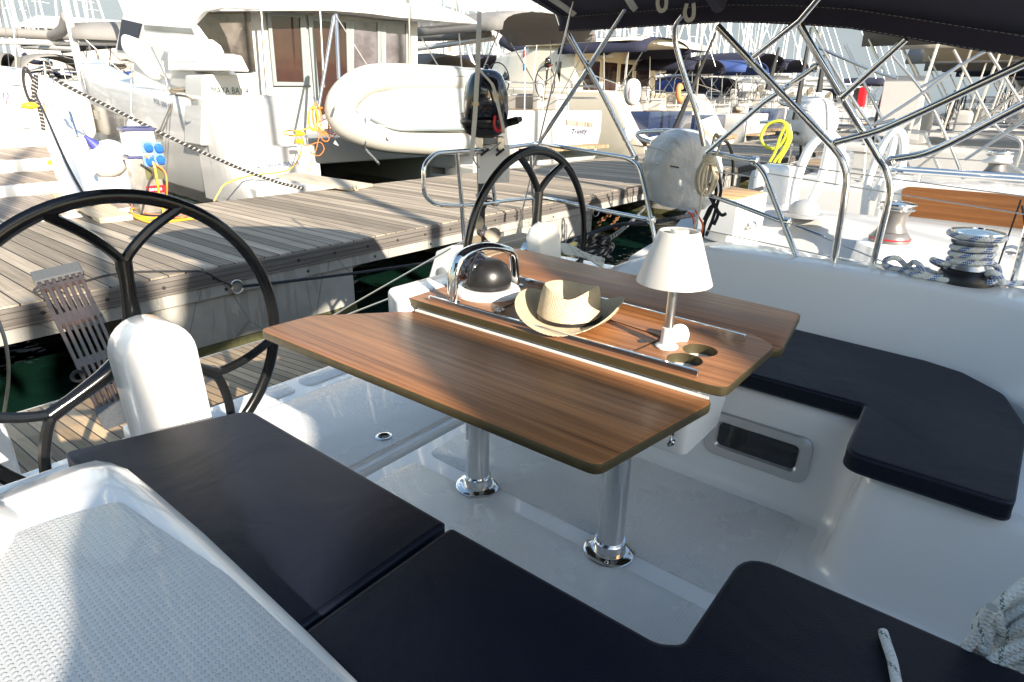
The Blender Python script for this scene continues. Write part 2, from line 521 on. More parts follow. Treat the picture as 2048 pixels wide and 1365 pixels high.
def coil(c, ax_a, ax_b, ra, rb, turns, jitter=.1, n=14, pitch=V((0, 0, 0)), seed=0):
    """loose coil of line: loops in the plane of ax_a, ax_b"""
    rn = random.Random(seed); A = V(ax_a).normalized(); B = V(ax_b).normalized(); Nn = A.cross(B)
    pts = []
    for t in range(turns):
        ja, jb = 1+rn.uniform(-jitter, jitter), 1+rn.uniform(-jitter, jitter)
        oc = A*rn.uniform(-jitter, jitter)*ra*.5+B*rn.uniform(-jitter, jitter)*rb*.5+Nn*rn.uniform(-1, 1)*jitter*ra*.6
        for k in range(n):
            p = 2*pi*k/n
            pts.append(V(c)+oc+A*(ra*ja*cos(p))+B*(rb*jb*sin(p))+V(pitch)*(t+k/n))
    return crom(pts, 3)



# soft creases under the leather grain of the cushions
_nt = VINYL.node_tree; _b2 = _nt.nodes.new('ShaderNodeBump'); _b2.inputs['Distance'].default_value = .009
_n2 = _nt.nodes.new('ShaderNodeTexNoise'); _n2.inputs['Scale'].default_value = 3.5; _n2.inputs['Detail'].default_value = 3; _n2.inputs['Distortion'].default_value = .8
_tc = [n for n in _nt.nodes if n.type == 'TEX_COORD'][0]; _nt.links.new(_tc.outputs['Object'], _n2.inputs['Vector']); _nt.links.new(_n2.outputs['Fac'], _b2.inputs['Height'])
_b1 = [n for n in _nt.nodes if n.type == 'BUMP' and n != _b2][0]; _nt.links.new(_b2.outputs['Normal'], _b1.inputs['Normal'])
# rain streaks and hairline cracks on the concrete
_nt = CONC.node_tree; _p = _nt.nodes['Principled BSDF']; _tc = [n for n in _nt.nodes if n.type == 'TEX_COORD'][0]
_mp = _nt.nodes.new('ShaderNodeMapping'); _mp.inputs['Scale'].default_value = (9, 9, .8); _nt.links.new(_tc.outputs['Object'], _mp.inputs['Vector'])
_ns = _nt.nodes.new('ShaderNodeTexNoise'); _ns.inputs['Scale'].default_value = 1; _ns.inputs['Detail'].default_value = 5; _nt.links.new(_mp.outputs[0], _ns.inputs['Vector'])
_vo = _nt.nodes.new('ShaderNodeTexVoronoi'); _vo.feature = 'DISTANCE_TO_EDGE'; _vo.inputs['Scale'].default_value = 1.3; _nt.links.new(_tc.outputs['Object'], _vo.inputs['Vector'])
_k = mth(_nt, 'LESS_THAN', _vo.outputs['Distance'], .006)
_f1 = mth(_nt, 'MULTIPLY', mth(_nt, 'GREATER_THAN', _ns.outputs['Fac'], .58), .3); _f2 = mth(_nt, 'MAXIMUM', _f1, mth(_nt, 'MULTIPLY', _k, .6))
_mx = _nt.nodes.new('ShaderNodeMix'); _mx.data_type = 'RGBA'; _nt.links.new(_f2, _mx.inputs['Factor'])
_src = _p.inputs['Base Color'].links[0].from_socket; _nt.links.new(_src, _mx.inputs['A']); _mx.inputs['B'].default_value = (.13, .12, .1, 1); _nt.links.new(_mx.outputs['Result'], _p.inputs['Base Color'])

# ================================================================== own yacht
CX = 1.41
SHZ, SHX = 1.35, .25


def mir(p): return V((2*CX-p[0], p[1], p[2]))


def sweep(path, prof, zf=None):
    """profile (offset to the left of the path, z) swept along a plan path"""
    m = len(path); rings = []
    P = [V((p[0], p[1], 0)) for p in path]
    for i in range(m):
        d1 = (P[i]-P[max(i-1, 0)]); d2 = (P[min(i+1, m-1)]-P[i])
        if d1.length < 1e-8: d1 = d2
        if d2.length < 1e-8: d2 = d1
        d1.normalize(); d2.normalize()
        n1 = V((-d1.y, d1.x, 0)); n2 = V((-d2.y, d2.x, 0)); n = (n1+n2).normalized(); k = 1/max(.45, n.dot(n1))
        rings.append([V((*(P[i]+n*(o*k)).xy, z if zf is None else zf(P[i], o, z))) for o, z in prof])
    return rings


yacht = thing('sailing_yacht', (CX, 1.2, 0), 'white sailing yacht with the open cockpit filling the foreground', 'yacht')
# cockpit sole
m = MB()
m.slab([(.7, -.7), (2.12, -.7), (2.12, 1.62), (.7, 1.62)], -.06, 0, .004, 0)
m.slab([(.2, 1.66), (3.07, 1.66), (3.07, 2.56), (.2, 2.60)], -.1, -.002, .012, 0)
m.box(.25, 3.0, 1.5, 2.5, -.2, -.05)
m.build('cockpit_sole', GEL, yacht)
m = MB()
for x0, x1, y0, y1, z in ((1.445, 1.955, .3, 1.565, .004), (.87, 1.375, .34, 1.565, .004), (1.7, 1.9, -.6, .2, .004)):
    m.slab(fillet([(x0, y0), (x1, y0), (x1, y1), (x0, y1)], .05), -.002, z, .003, 0, 2)
for x0, x1, y0, y1, z in ((.2, 1.97, 1.7, 2.36, .012),):
    m.slab(fillet([(x0, y0), (x1, y0), (x1, y1), (x0, y1)], .03), -.004, z, .008, 0, 3)
for x0, x1 in ((.25, 1.44), (1.5, 2.6)):
    m.slab(fillet([(x0, 2.43), (x1, 2.43), (x1, 2.545), (x0, 2.545)], .04), -.004, .004, .004, 0, 3)
m.build('non_skid_panel', NONSKIDF, yacht)
# flush lifting ring
m = MB(); c = PZ(768, 874, .012)
m.lathe([(.034, -.002), (.034, .003), (.031, .005), (.024, .005), (.022, -.001)], c, n=28)
lr = m.build('lifting_ring', CHROME, yacht)
m = MB(); m.lathe([(.0215, .0), (.0215, .0018)], c, n=24); m.tube([c+V((.017*cos(a), .017*sin(a), .004)) for a in [pi*k/10 for k in range(11)]], .0025, 6)
m.build('recess', BLACK, lr)
# seat bases: port swept from aft, round the forward corner; starboard mirrored
path = [(1.99, 1.62), (1.99, 1.2), (1.99, .7)]+[tuple(p) for p in [(1.99-.075*(1-cos(a)), .27-.07*sin(a)) for a in [pi/2*k/6 for k in range(7)]]]
path += [(1.80, .2)]+[(1.795-.11*sin(a), .2-.11*(1-cos(a))) for a in [pi/2*k/10 for k in range(11)]]+[(1.685, -.2), (1.685, -.7)]
prof = [(-.045, .001), (-.022, .005), (-.006, .02), (0, .05), (.045, .33), (.052, .352), (.068, .366), (.09, .37)]
R = sweep(path, prof)
m = MB(); m.loft(R, closed=False)
top = [r[-1] for r in R]
m.add(top+[V((3.0, -.7, .37)), V((3.0, 1.62, .37))], [tuple(range(len(top)+2))])
# aft end face
m.add([r for r in R[0]]+[V((3.0, 1.62, .37)), V((3.0, 1.62, 0))], [tuple(range(len(prof)+2))])
seatp = m.build('seat_base', GEL, yacht)
m2 = MB(); m2.v = [mir(p) for p in m.v]; m2.f = [list(f) for f in m.f]
m2.build('seat_base', GEL, yacht)
# starboard seat runs on aft under its cushion
m = MB(); m.slab(fillet([(.1, 1.6), (.79, 1.6), (.80, 1.74), (.42, 1.80), (.1, 1.82)], .04), .0, .385, .02, 0); m.build('seat_end', GEL, yacht)
# coamings
pathc = [(2.68, 2.0), (2.68, 1.85), (2.68, 1.7), (2.68, 1.55), (2.675, 1.45), (2.67, 1.35), (2.665, 1.25), (2.66, 1.15), (2.655, 1.05), (2.65, .9), (2.645, .6), (2.63, .3), (2.60, .1)]
pathc += [(2.57, .0), (2.51, -.09), (2.42, -.16), (2.3, -.2), (2.1, -.21), (1.9, -.21)]
pc = [(0, .36), (.012, .395), (.10, .5), (.19, .605), (.212, .63), (.235, .645), (.27, .652), (.46, .652), (.49, .645), (.51, .625), (.53, .56), (.55, .2)]


def zc(p, o, z):
    k = 1 if p.y < 1.0 else max(0.0, 1-((p.y-1.0)/.85)**1.8) if p.y < 1.85 else 0
    return .28+(z-.28)*(.12+.88*k) if z > .28 else z


R = sweep(pathc, pc, zc); m = MB(); m.loft(R, closed=False); m.build('coaming', GEL, yacht)
pcs = [(.02, .36), (.03, .45), (.045, .6), (.058, .632), (.082, .65), (.12, .657), (.8, .657), (.86, .63), (.9, .2)]
paths = [(.39, 1.50), (.39, 1.46), (.39, 1.4), (.39, 1.34), (.392, 1.28), (.394, 1.2), (.396, 1.1), (.395, .9), (.385, .6), (.37, .3), (.36, -.2), (.36, -.7)]
paths = [(x, y) for x, y in paths]


def zs(p, o, z):
    k = 1 if p.y < 1.22 else max(0.0, 1-((p.y-1.22)/.3)**2.2) if p.y < 1.52 else 0
    return -.05+(z+.05)*(.08+.92*k) if z > .2 else z-.3*(1-k)


R = sweep([(2*CX-x, y) for x, y in paths], pcs, zs); R = [[mir(p) for p in r] for r in R]
m = MB(); m.loft(R, closed=False); m.build('coaming', GEL, yacht)
# moulded non-skid field and winch plinth on the starboard coaming
m = MB(); m.slab(fillet([(.285, -.5), (.302, .75), (.275, 1.06), (.13, 1.10), (-.3, .9), (-.3, -.5)], [.02, .3, .03, .2, .05, .02]), .650, .6605, .002, 0, 2)
m.build('non_skid_field', NONSKID, yacht)
m = MB(); pc0 = V((-.02, 1.15, .648))
m.lathe([(.2, -.02), (.185, .004), (.17, .012), (.155, .03), (.13, .042), (.0, .046)], pc0, n=40); m.build('winch_plinth', GEL, yacht)
# side decks, toe rails, topsides
for k in (0, 1):
    T = (lambda p: V(p)) if k == 0 else mir
    m = MB()
    S = []
    for y in (-1.4, -.5, .5, 1.5, 2.3, 2.62):
        xo = 3.5-.02*(y-1)**2
        S.append([T(q) for q in ((3.05, y, .22), (3.15, y, .31), (xo-.03, y, .315), (xo, y, .29), (xo-.01, y, 0), (xo-.12, y, -.75), (xo-.5, y, -1.15), (2.72, y, -1.3))])
    m.loft(S, closed=False)
    m.add(S[-1]+[T((2.72, 2.62, .1)), T((3.05, 2.62, .1))], [tuple(range(len(S[-1])+2))])
    m.build('hull', GEL, yacht)
m = MB(); a, b = PX(1418, 486, 3.42), PX(1530, 511, 3.42)
m.hexa([a+V((-.05, 0, -.08)), b+V((-.05, 0, -.08)), b+V((.01, -.2, -.08)), a+V((.01, .05, -.08))], [a+V((-.05, 0, 0)), b+V((-.05, 0, -.002)), b+V((.01, -.2, .0)), a+V((.01, .05, .0))])
m.build('toe_rail', TEAKGOLD, yacht)
# helm quarters with their seats
m = MB()
m.slab(fillet([(2.62, 2.3), (3.4, 2.3), (3.4, 2.64), (2.62, 2.64)], .05), .0, .44, .03, 0); m.build('helm_seat', GEL, yacht)
m = MB(); m.slab(fillet([(2.66, 2.33), (3.36, 2.33), (3.36, 2.61), (2.66, 2.61)], .03), .436, .447, .003, 0, 2); m.build('teak_pad', TEAKX, yacht)
q = [PX(*p, 2.6) for p in ((848, 585), (872, 503), (903, 491), (952, 494), (985, 585))]
m = MB(); m.panel(q, .05, (-1, 0, 0)); sidep = m.build('transom_gate', GEL, yacht, bevel=.008)
m = MB(); g = PX(886, 549, 2.595); m.lathe([(.045, 0), (.045, .004), (.04, .006), (0, .006)], g, (-1, 0, 0), 28); m.build('vent_grille', GREYP, sidep)
m = MB(); m.slab(fillet([(-.35, 2.3), (.36, 2.36), (.385, 2.5), (-.35, 2.55)], [.02, .03, .05, .02]), .0, .3, .03, 0); m.build('helm_seat', GEL, yacht)
# folding swim platform, sloping aft
PT = lambda x, y, z: V((x, y, z-.13-.085*(y-2.6)))
m = MB(); m.slab(fillet([(-.6, 2.6), (2.58, 2.6), (2.5, 3.72), (-.6, 3.72)], [.01, .01, .12, .01]), -.07, 0, .008, .01, 3, PT); m.build('swim_platform', GEL, yacht)
m = MB(); m.slab(fillet([(-.58, 2.63), (2.52, 2.63), (2.45, 3.68), (-.58, 3.68)], [.01, .01, .1, .01]), -.002, .006, .003, 0, 2, PT); m.build('teak_planking', TEAK, yacht)
# platform tackles
m = MB(); m.rod(PX(930, 481, 2.62), PT(2.43, 3.66, .02), .006); m.rod(PX(952, 531, 2.62), PT(2.42, 3.6, .02), .006); m.build('platform_line', STEEL, yacht)
m = MB(); m.tube(crom([PY(-6, 635, 2.6), PY(12, 690, 2.68), PY(17, 760, 2.8), PY(4, 850, 2.9)], 6), .006); m.build('platform_line', STEEL, yacht)
# seat-front portlight
Wf = lambda x, y: PX(x, y, 2.022)
o4 = [Wf(1421, 818), Wf(1618, 876), Wf(1612, 968), Wf(1424, 894)]


def seatx(z): return 1.99+.045*min(1, max(0, (z-.05)/.28))


def faceplate(cy, cz, w, h, r, lift, n=8):
    q = fillet([(cy-w, cz-h), (cy+w, cz-h), (cy+w, cz+h), (cy-w, cz+h)], r, n)
    return [V((seatx(z)-lift, y, z)) for y, z in q]


cy = sum(p.y for p in o4)/4; cz = sum(p.z for p in o4)/4; hz = ((o4[0].z-o4[3].z)+(o4[1].z-o4[2].z))/4
wy = (max(p.y for p in o4)-min(p.y for p in o4))/2
m = MB()
A = faceplate(cy, cz, wy, hz, .045, .0); B = faceplate(cy, cz, wy, hz, .045, .008); C = faceplate(cy, cz, wy-.003, hz-.003, .043, .011)
D = faceplate(cy, cz, wy-.036, hz-.032, .024, .011); E_ = faceplate(cy, cz, wy-.043, hz-.038, .02, .001)
m.loft([A, B, C, D, E_], True, False, False); port = m.build('portlight', mat('satin_steel', (.6, .59, .57), .32, .65), yacht)
m = MB(); m.add(faceplate(cy, cz, wy-.04, hz-.035, .022, .0015), [tuple(range(36))]); m.build('pane', DARKGL, port)
# flush locker outline beside it
m = MB(); l4 = [PX(1345, 832, 2.03), PX(1396, 800, 2.03), PX(1384, 888, 2.03), PX(1348, 872, 2.03)]
m.tube(bend([p+V((-.013, 0, 0)) for p in (l4[1], l4[2], l4[3])], .02), .003, 6); m.build('locker_seam', GEL, yacht)
# pedestals with their wheels


def pedestal(cx, y, zb, zt, hw=.1, dp=.12):
    m = MB(); R = []
    out = [(-hw*.98, 0), (hw*.98, 0)]
    h = zt-zb-hw
    out += [(hw*cos(a), h+hw*sin(a)) for a in [pi*k/14 for k in range(15)]]
    tilt = .1
    for ins, dy in ((.012, -.004), (.005, -.001), (.001, .005), (0, .012), (0, dp), (.02, dp+.03)):
        R.append([V((cx+x, y+dy+tilt*z, zb+z)) for x, z in inset(out, ins)])
    m.loft(R)
    m.slab(fillet([(cx-.1, y+.03), (cx+.1, y+.03), (cx+.1, y+.2), (cx-.1, y+.2)], .03), -.1, zb+.02, .01, 0)
    return m.build('wheel_pedestal', GEL, yacht)


pedestal(.668, 1.80, .32, .685, .102)
pedestal(2.41, 1.66, .36, .755, .09, .06)


def make_wheel(name, c, rot, label, R=.47):
    t = thing(name, V(c)-yacht.location, label, None); t.parent = yacht; c = V(c)
    W = lambda r, a, dy=0: c+V((r*sin(a), dy, r*cos(a)))
    m = MB(); m.tube([W(R, 2*pi*k/72) for k in range(72)], .021, 12, True, .015); m.build('rim', CARBON, t)
    for k in range(3):
        a = rot+k*2*pi/3; m = MB(); rj = R*.60
        m.tube([W(.02, a, .0), W(.12, a, -.01), W(.22, a, -.006), W(rj, a)], [.036, .026, .021, .024], 10, flat=None)
        for s in (-1, 1):
            m.tube(crom([W(rj-.03, a+s*.005), W(rj+.015, a+s*.05), W(R*.8, a+s*.225), W(R-.004, a+s*.395)], 5), [.021]*3+[.016]*13, 8)
        m.build('spoke', CARBON, t)
    m = MB(); m.lathe([(.05, -.03), (.052, .0), (.045, .03), (.02, .045)], c, (0, -1, 0), 24); m.build('hub', CHROME, t)
    return t


make_wheel('steering_wheel', (.665, 2.02, .555), radians(4), 'black steering wheel nearest the camera, behind the aft end of the navy cushion')
make_wheel('steering_wheel', (2.41, 1.80, .605), radians(9), 'black steering wheel behind the far leaf of the table', .475)

# ------------------------------------------------------------------ cushions


def cushion(poly, rad, z0, z1, label, group='navy cockpit cushions'):
    c = V((sum(p[0] for p in poly)/len(poly), sum(p[1] for p in poly)/len(poly), z0))
    t = thing('seat_cushion', c, label, 'cushion', group)
    q = fillet(poly, rad, 6)
    m = MB(); m.slab(q, z0, z1, .012, .008, 4); b = m.build('cover', VINYL, t, 50)
    m = MB(); m.tube([V((x, y, z1-.007)) for x, y in inset(q, .0035)], .0042, 6, True); m.tube([V((x, y, z0+.008)) for x, y in inset(q, .002)], .004, 6, True)
    m.build('piping', PIPING, t)
    return t


zt = .43
cushion([tuple(PZ(x, y, zt).xy) for x, y in ((125, 903), (497, 818), (893, 1046))]+[(.425, .80), (.36, 1.0)], [.02, .05, .012, .012, .02], .372, zt, 'navy cushion on the near bench with its aft end beside the steering wheel')
p = PZ(897, 1050, zt)
cushion([(p.x, p.y-.008), (p.x+.004, .3), (p.x+.03, .265), (1.13, .265), (1.13, -.62), (.39, -.62), (.42, .79)], [.012, .05, .03, .07, .02, .02, .012], .372, zt, 'L-shaped navy cushion on the near bench, below the white rope')
cushion([(2.64, 1.6), (2.05, 1.6), (2.045, .215), (1.70, .2), (1.70, -.17), (2.2, -.185), (2.44, -.12), (2.56, .0), (2.6, .12), (2.635, .6)], [.02, .02, .012, .055, .03, .05, .09, .06, .06, .2], .372, zt, 'L-shaped navy cushion along the far bench under the white coaming')

# ------------------------------------------------------------------ table
tab = thing('cockpit_table', (1.41, .9, 0), 'walnut drop-leaf cockpit table on two polished steel columns', 'table')
TZ = .698


def leaf(poly, rad, z1, name, th=.022):
    q = fillet(poly, rad, 6)
    m = MB(); m.slab(inset(q, .002), z1-.001, z1+.0012, .0012, 0, 2); o = m.build(name, TABLE, tab)
    m = MB(); m.slab(q, z1-th, z1, .003, .003, 2); m.build('edge_band', EDGE, o)
    return o


pl = [tuple(PZ(x, y, TZ).xy) for x, y in ((516, 660), (622, 632), (838, 622))]
leaf([pl[0], pl[1], (1.212, 1.335), (1.222, .402), (.832, .462), (.83, .55)], [.03, .05, .01, .03, .03, .3], TZ, 'near_leaf')
pf = [tuple(PZ(x, y, TZ).xy) for x, y in ((1040, 498), (1603, 628), (1500, 742))]
leaf([(1.61, 1.34), (1.9, 1.63), pf[0], pf[1], (1.63, .385), (1.60, .41)], [.01, .05, .06, .03, .04, .02], TZ, 'far_leaf')
# centre strip with its cup holes cut through
q = fillet([(1.225, .385), (1.555, .385), (1.60, .46), (1.605, 1.40), (1.215, 1.40), (1.217, .43)], [.03, .05, .02, .005, .005, .1], 5)
cups = [PZ(1369, 721, .73), PZ(1400, 702, .73)]


def pierced(poly, holes, z, r, n=28):
    """flat face with round holes, as a triangulated fill"""
    bm = bmesh.new()
    vs = [bm.verts.new((x, y, z)) for x, y in poly]; es = [bm.edges.new((vs[i], vs[(i+1) % len(vs)])) for i in range(len(vs))]
    for h in holes:
        c = [bm.verts.new((h.x+r*cos(2*pi*k/n), h.y+r*sin(2*pi*k/n), z)) for k in range(n)]
        es += [bm.edges.new((c[i], c[(i+1) % n])) for i in range(n)]
    bmesh.ops.triangle_fill(bm, use_beauty=True, use_dissolve=False, edges=es, normal=(0, 0, 1))
    bm.verts.index_update()
    out = [v.co.copy() for v in bm.verts], [[v.index for v in f.verts] for f in bm.faces]
    bm.free(); return out


RC = .042
m = MB(); m.add(*pierced(inset(q, .0015), cups, .7315, RC))
strip = m.build('centre_top', TABLE, tab)
m = MB()
m.loft([[V((x, y, z)) for x, y in inset(q, i)] for i, z in ((.0015, .7313), (0, .730), (0, .711), (.004, .7075))], True, False, False)
m.add(*pierced(inset(q, .004), cups, .7075, RC))
m.build('edge_band', EDGE, strip)
for c in cups:
    m = MB(); m.lathe([(RC, .7312), (RC, .705)], (c.x, c.y, 0), n=28, cap=False); m.build('cup_rim', EDGE, strip)
    m = MB(); m.lathe([(RC-.001, .7), (RC-.001, .69), (0, .689)], (c.x, c.y, 0), n=28, cap=False); m.build('cup_well', STEEL, strip)
# recessed lid seam, finger hole, hinges
sm = [PZ(x, y, .732) for x, y in ((982, 628), (1050, 592), (1066, 590), (1328, 676), (1262, 706), (1240, 706), (985, 634))]
m = MB(); m.tube(bend([sm[2]+V((-.1, .03, 0)), sm[2], sm[3], sm[4], sm[0]+V((.0, -.0, 0))], .03), .0022, 5, flat=.0006); m.tube(bend([sm[4], sm[0], sm[2]], .03), .0022, 5, flat=.0006)
m.build('lid_seam', BLACK, strip)
m = MB(); h = PZ(1284, 683, .732); m.lathe([(.0125, 0), (.0125, .0006)], h, n=20); m.build('finger_hole', BLACK, strip)
for px_ in ((1001, 621), (1054, 598)):
    m = MB(); h = PZ(*px_, .732); m.lathe([(.018, 0), (.017, .003), (0, .003)], h, n=18, sq=.8)
    for a in range(5): m.lathe([(.004, 0), (.003, .006), (0, .006)], h+V((.011*cos(a*1.25), .011*sin(a*1.25), 0)), n=8)
    m.build('lid_hinge', CHROME, strip)
# fiddle rails
for x0, x1, y0, y1 in ((1.236, 1.236, .455, 1.30), (1.595, 1.53, 1.34, .455)):
    m = MB(); m.hexa([V((x0-.004, y0, .7305)), V((x0+.004, y0, .7305)), V((x1+.004, y1, .7305)), V((x1-.004, y1, .7305))], [V((x0-.004, y0, .75)), V((x0+.004, y0, .75)), V((x1+.004, y1, .75)), V((x1-.004, y1, .75))])
    m.build('fiddle_rail', CHROME, tab, bevel=.0012)
# moulded box under the strip, aft nose
m = MB()
bx = fillet([(1.235, .47), (1.585, .47), (1.585, 1.4), (1.235, 1.4)], .04, 5)
m.loft([[V((CX+(x-CX)*k, .95+(y-.95)*(.97 if k < .9 else 1), z)) for x, y in bx] for k, z in ((.62, .5), (.68, .49), (.74, .5), (.98, .7), (1, .706))][1:])
m.build('locker_box', GEL, tab)
m = MB(); n0 = fillet([(1.17, 1.36), (1.64, 1.38), (1.60, 1.50), (1.24, 1.50)], .03, 5)
m.slab(n0, .60, .735, .02, .02); m.build('nose_moulding', GEL, tab)
m = MB(); m.hexa([V((1.213, .42, .69)), V((1.224, .42, .69)), V((1.224, 1.34, .69)), V((1.213, 1.34, .69))], [V((1.213, .42, .7015)), V((1.224, .42, .7015)), V((1.224, 1.34, .7015)), V((1.213, 1.34, .7015))]); m.build('hinge_trim', GEL, tab)
# columns
for b in (PZ(955, 973, 0), PZ(1212, 1110, 0)):
    b = V((1.41, b.y, .002))
    m = MB(); m.lathe([(.041, .02), (.041, .6)], b, n=36); lg = m.build('table_leg', STEEL if False else CHROME, tab)
    m = MB(); m.lathe([(.079, 0), (.079, .006), (.075, .009), (.05, .009), (.0485, .012), (.0485, .045), (.046, .048), (.041, .048)], b, n=40)
    for a in (.4, 1.97, 3.54, 5.11): m.lathe([(.007, .009), (.006, .0115), (.0035, .0118), (.003, .0105), (0, .0105)], b+V((.063*cos(a), .063*sin(a), 0)), n=10)
    fl = m.build('floor_flange', CHROME, lg)
# leaf hooks
m = MB(); hk = [PY(x, y, .45) for x, y in ((1302, 880), (1309, 876), (1336, 862), (1343, 858))]
m.rod(hk[0], hk[3], .004); m.lathe([(.008, -.006), (.008, .006)], hk[0], (1, 0, 0), 12); m.lathe([(.007, -.006), (.007, .006)], hk[3], (1, 0, 0), 12)
m.tube(crom([PY(1347, 853, .46), PY(1345, 872, .46), PY(1340, 886, .46), PY(1337, 890, .46), PY(1346, 888, .46), PY(1347, 881, .46)], 5), .0038); m.build('leaf_hook', CHROME, tab)
# grab hoop
ho = [PY(904, 614, 1.24), PY(908, 545, 1.24), PY(925, 510, 1.235), PY(965, 493, 1.23), PY(1005, 497, 1.22), PY(1026, 512, 1.215), PY(1031, 565, 1.21)]
ho[0].z = .73; ho[-1].z = .73
m = MB(); m.tube(crom(ho, 8), .012, 12, flat=.019); hoop = m.build('grab_hoop', CHROME, tab)
for p_ in (ho[0], ho[-1]): MB().lathe([(.026, 0), (.026, .004), (.02, .006)], (p_.x, p_.y, .7315), n=20).build('foot_plate', CHROME, hoop)
# compass
cc = V((1.418, 1.228, .7315))
cmp_ = thing('steering_compass', cc, 'black domed compass in a white ring inside the steel hoop on the table', 'compass')
m = MB(); m.lathe([(.104, 0), (.104, .01), (.099, .018), (.084, .024), (.076, .022)], cc, n=40); m.build('base_ring', GEL, cmp_)
m = MB(); m.lathe([(.07, .02), (.074, .03), (.075, .048), (.071, .07), (.06, .09), (.042, .103), (.02, .109), (0, .11)], cc, n=32); m.build('hood', BLACK, cmp_)
m = MB(); fr_ = Matrix.Rotation(radians(30), 3, 'Z'); m.ell(cc+V((-.022, .04, .075)), .06, .053, .055, 24, 14); m.build('globe', mat('compass_globe', (.01, .012, .02), .03, coat=1, spec=.9), cmp_)
m = MB(); m.tube([cc+V((-.02, .02, .075))+V((.083*cos(a)*.9, .083*cos(a)*.4, .075*sin(a)*.92-.02)) for a in [pi*k/16 for k in range(17)]], .007, 8, flat=.003); m.build('visor', BLACK, cmp_)

# ------------------------------------------------------------------ lamp
lb = PZ(1333, 694, .7325)
lamp = thing('table_lamp', lb, 'white cone shade lamp on a steel stem, standing on the table', 'lamp')
ztop = PY(1363, 462, lb.y).z
m = MB(); m.lathe([(.0, 0), (.028, 0), (.028, .004), (.024, .007), (.0175, .010), (.0155, .05), (.0155, .052), (.012, .052)], lb, n=24)
for a in range(4): m.box(lb.x+.011*cos(a*pi/2+.4)-.002, lb.x+.011*cos(a*pi/2+.4)+.006, lb.y+.014*sin(a*pi/2+.4)-.002, lb.y+.014*sin(a*pi/2+.4)+.002, lb.z+.006, lb.z+.035)
bs = m.build('lamp_base', mat('white_plastic', (.8, .79, .76), .35), lamp)
m = MB(); c = PY(1357, 672, lb.y-.004); ax_ = V((-.55, -.8, .1))
m.lathe([(.03, -.004), (.031, 0), (.028, .005), (.018, .005), (.017, .003), (.011, .003), (.010, .007), (0, .007)], c, ax_, 26); m.build('clamp_disc', MATS['white_plastic'], lamp)
m = MB(); m.lathe([(.0115, .05), (.0115, ztop-lb.z-.05)], lb, n=20); m.build('stem', STEEL, lamp)
zb_ = PY(1356, 560, lb.y).z-lb.z; zt_ = ztop-lb.z
_dp = (lb+V((0, 0, .25))-CAM).dot(_f); rb_, rt_ = 76.5*_dp/FOC, 41*_dp/FOC
FROST = mat('frosted_shade', (.46, .455, .43), .35, trans=0, coat=.15)
nt = FROST.node_tree; bs_ = nt.nodes['Principled BSDF']; bs_.inputs['Subsurface Weight'].default_value = .35; bs_.inputs['Subsurface Radius'].default_value = (.05, .05, .045); bs_.inputs['Subsurface Scale'].default_value = .6
m = MB(); m.lathe([(rb_-.002, zb_), (rb_, zb_), (rt_, zt_), (rt_-.003, zt_+.002), (rt_-.006, zt_), (rb_-.003, zb_+.003)], lb, n=56, cap=False); m.build('lamp_shade', FROST, lamp)
m = MB(); m.lathe([(rt_-.004, zt_-.012), (.022, zt_-.008), (.0215, zt_+.002), (.019, zt_+.005), (.0, zt_+.003)], lb, n=36, cap=False); m.build('shade_cap', FROST, lamp)

# ------------------------------------------------------------------ straw hat
hc = PZ(1138, 640, .7325)
hat = thing('straw_hat', hc, 'woven straw cowboy hat with a black band, lying on the table', 'hat')
to = (V((CAM.x, CAM.y, 0))-V((hc.x, hc.y, 0))).normalized()
hf = (Matrix.Rotation(radians(-14), 3, 'Z') @ to); hs_ = V((-hf.y, hf.x, 0)); hf = V(hf)
HP = lambda a, b, z: hc+hs_*a+hf*b+V((0, 0, z))      # a across, b to the front
rings = []; NA = 56


def hat_pt(lev, a):
    ca, sa = cos(a), sin(a)
    if lev <= 0:                     # brim, 0 .. -1 outward
        t = -lev; ra = .088+t*.078; rbb = .098+t*.066
        x, y = ra*ca, rbb*sa
        side = abs(ca)**1.8
        lift = side*(t**1.6)*(.060 if ca > 0 else .050)-(abs(sa)**3)*t*.004+.010+.004*t
        x *= 1-.13*(abs(ca)**3)*t**2
        return HP(x, y, lift)
    t = lev                           # crown 0..1
    ra = .088*(1-.13*t**1.6); rbb = .098*(1-.10*t**2)
    z = .010+t*.074
    x, y = ra*ca, rbb*sa
    pin = max(0, sa)**1.5*max(0, t-.2)
    x *= 1-.34*pin*abs(ca)**.4
    wob = .004*sin(3*a+1)*t
    return HP(x*(1+wob*8), y-.02*pin, z+.010*cos(2*a)*t*t+wob)


for lv in (-1, -.93, -.8, -.65, -.5, -.35, -.2, -.1, -.03, .02, .1, .2, .35, .5, .65, .8, .92, 1.0):
    rings.append([hat_pt(lv, 2*pi*k/NA) for k in range(NA)])
# folded top: rim rolls in and dives into a long crease
for s, dz in ((.95, .007), (.87, .004), (.76, -.012), (.62, -.03), (.45, -.042), (.25, -.047), (.03, -.048)):
    r = []
    for k in range(NA):
        a = 2*pi*k/NA; p = hat_pt(1, a)-hc
        x, y, z = p.dot(hs_), p.dot(hf), p.z
        r.append(HP(x*s**1.1, y*s, z+dz*(1 if dz > 0 else .75+.25*abs(cos(a)))))
    rings.append(r)
m = MB(); m.loft(rings, True, False, True); hb = m.build('straw_body', STRAW, hat, 80, solid=.0022)
m = MB()
bandr = [[HP(q.dot(hs_)*f, q.dot(hf)*f, q.z) for q in [hat_pt(l, 2*pi*k/NA)-hc for k in range(NA)]] for l, f in ((.03, 1.02), (.03, 1.035), (.17, 1.03), (.17, 1.015))]
m.loft(bandr+[bandr[0]], True, False, False); m.build('hat_band', mat('black_leather', (.012, .011, .011), .3, coat=.2), hat)
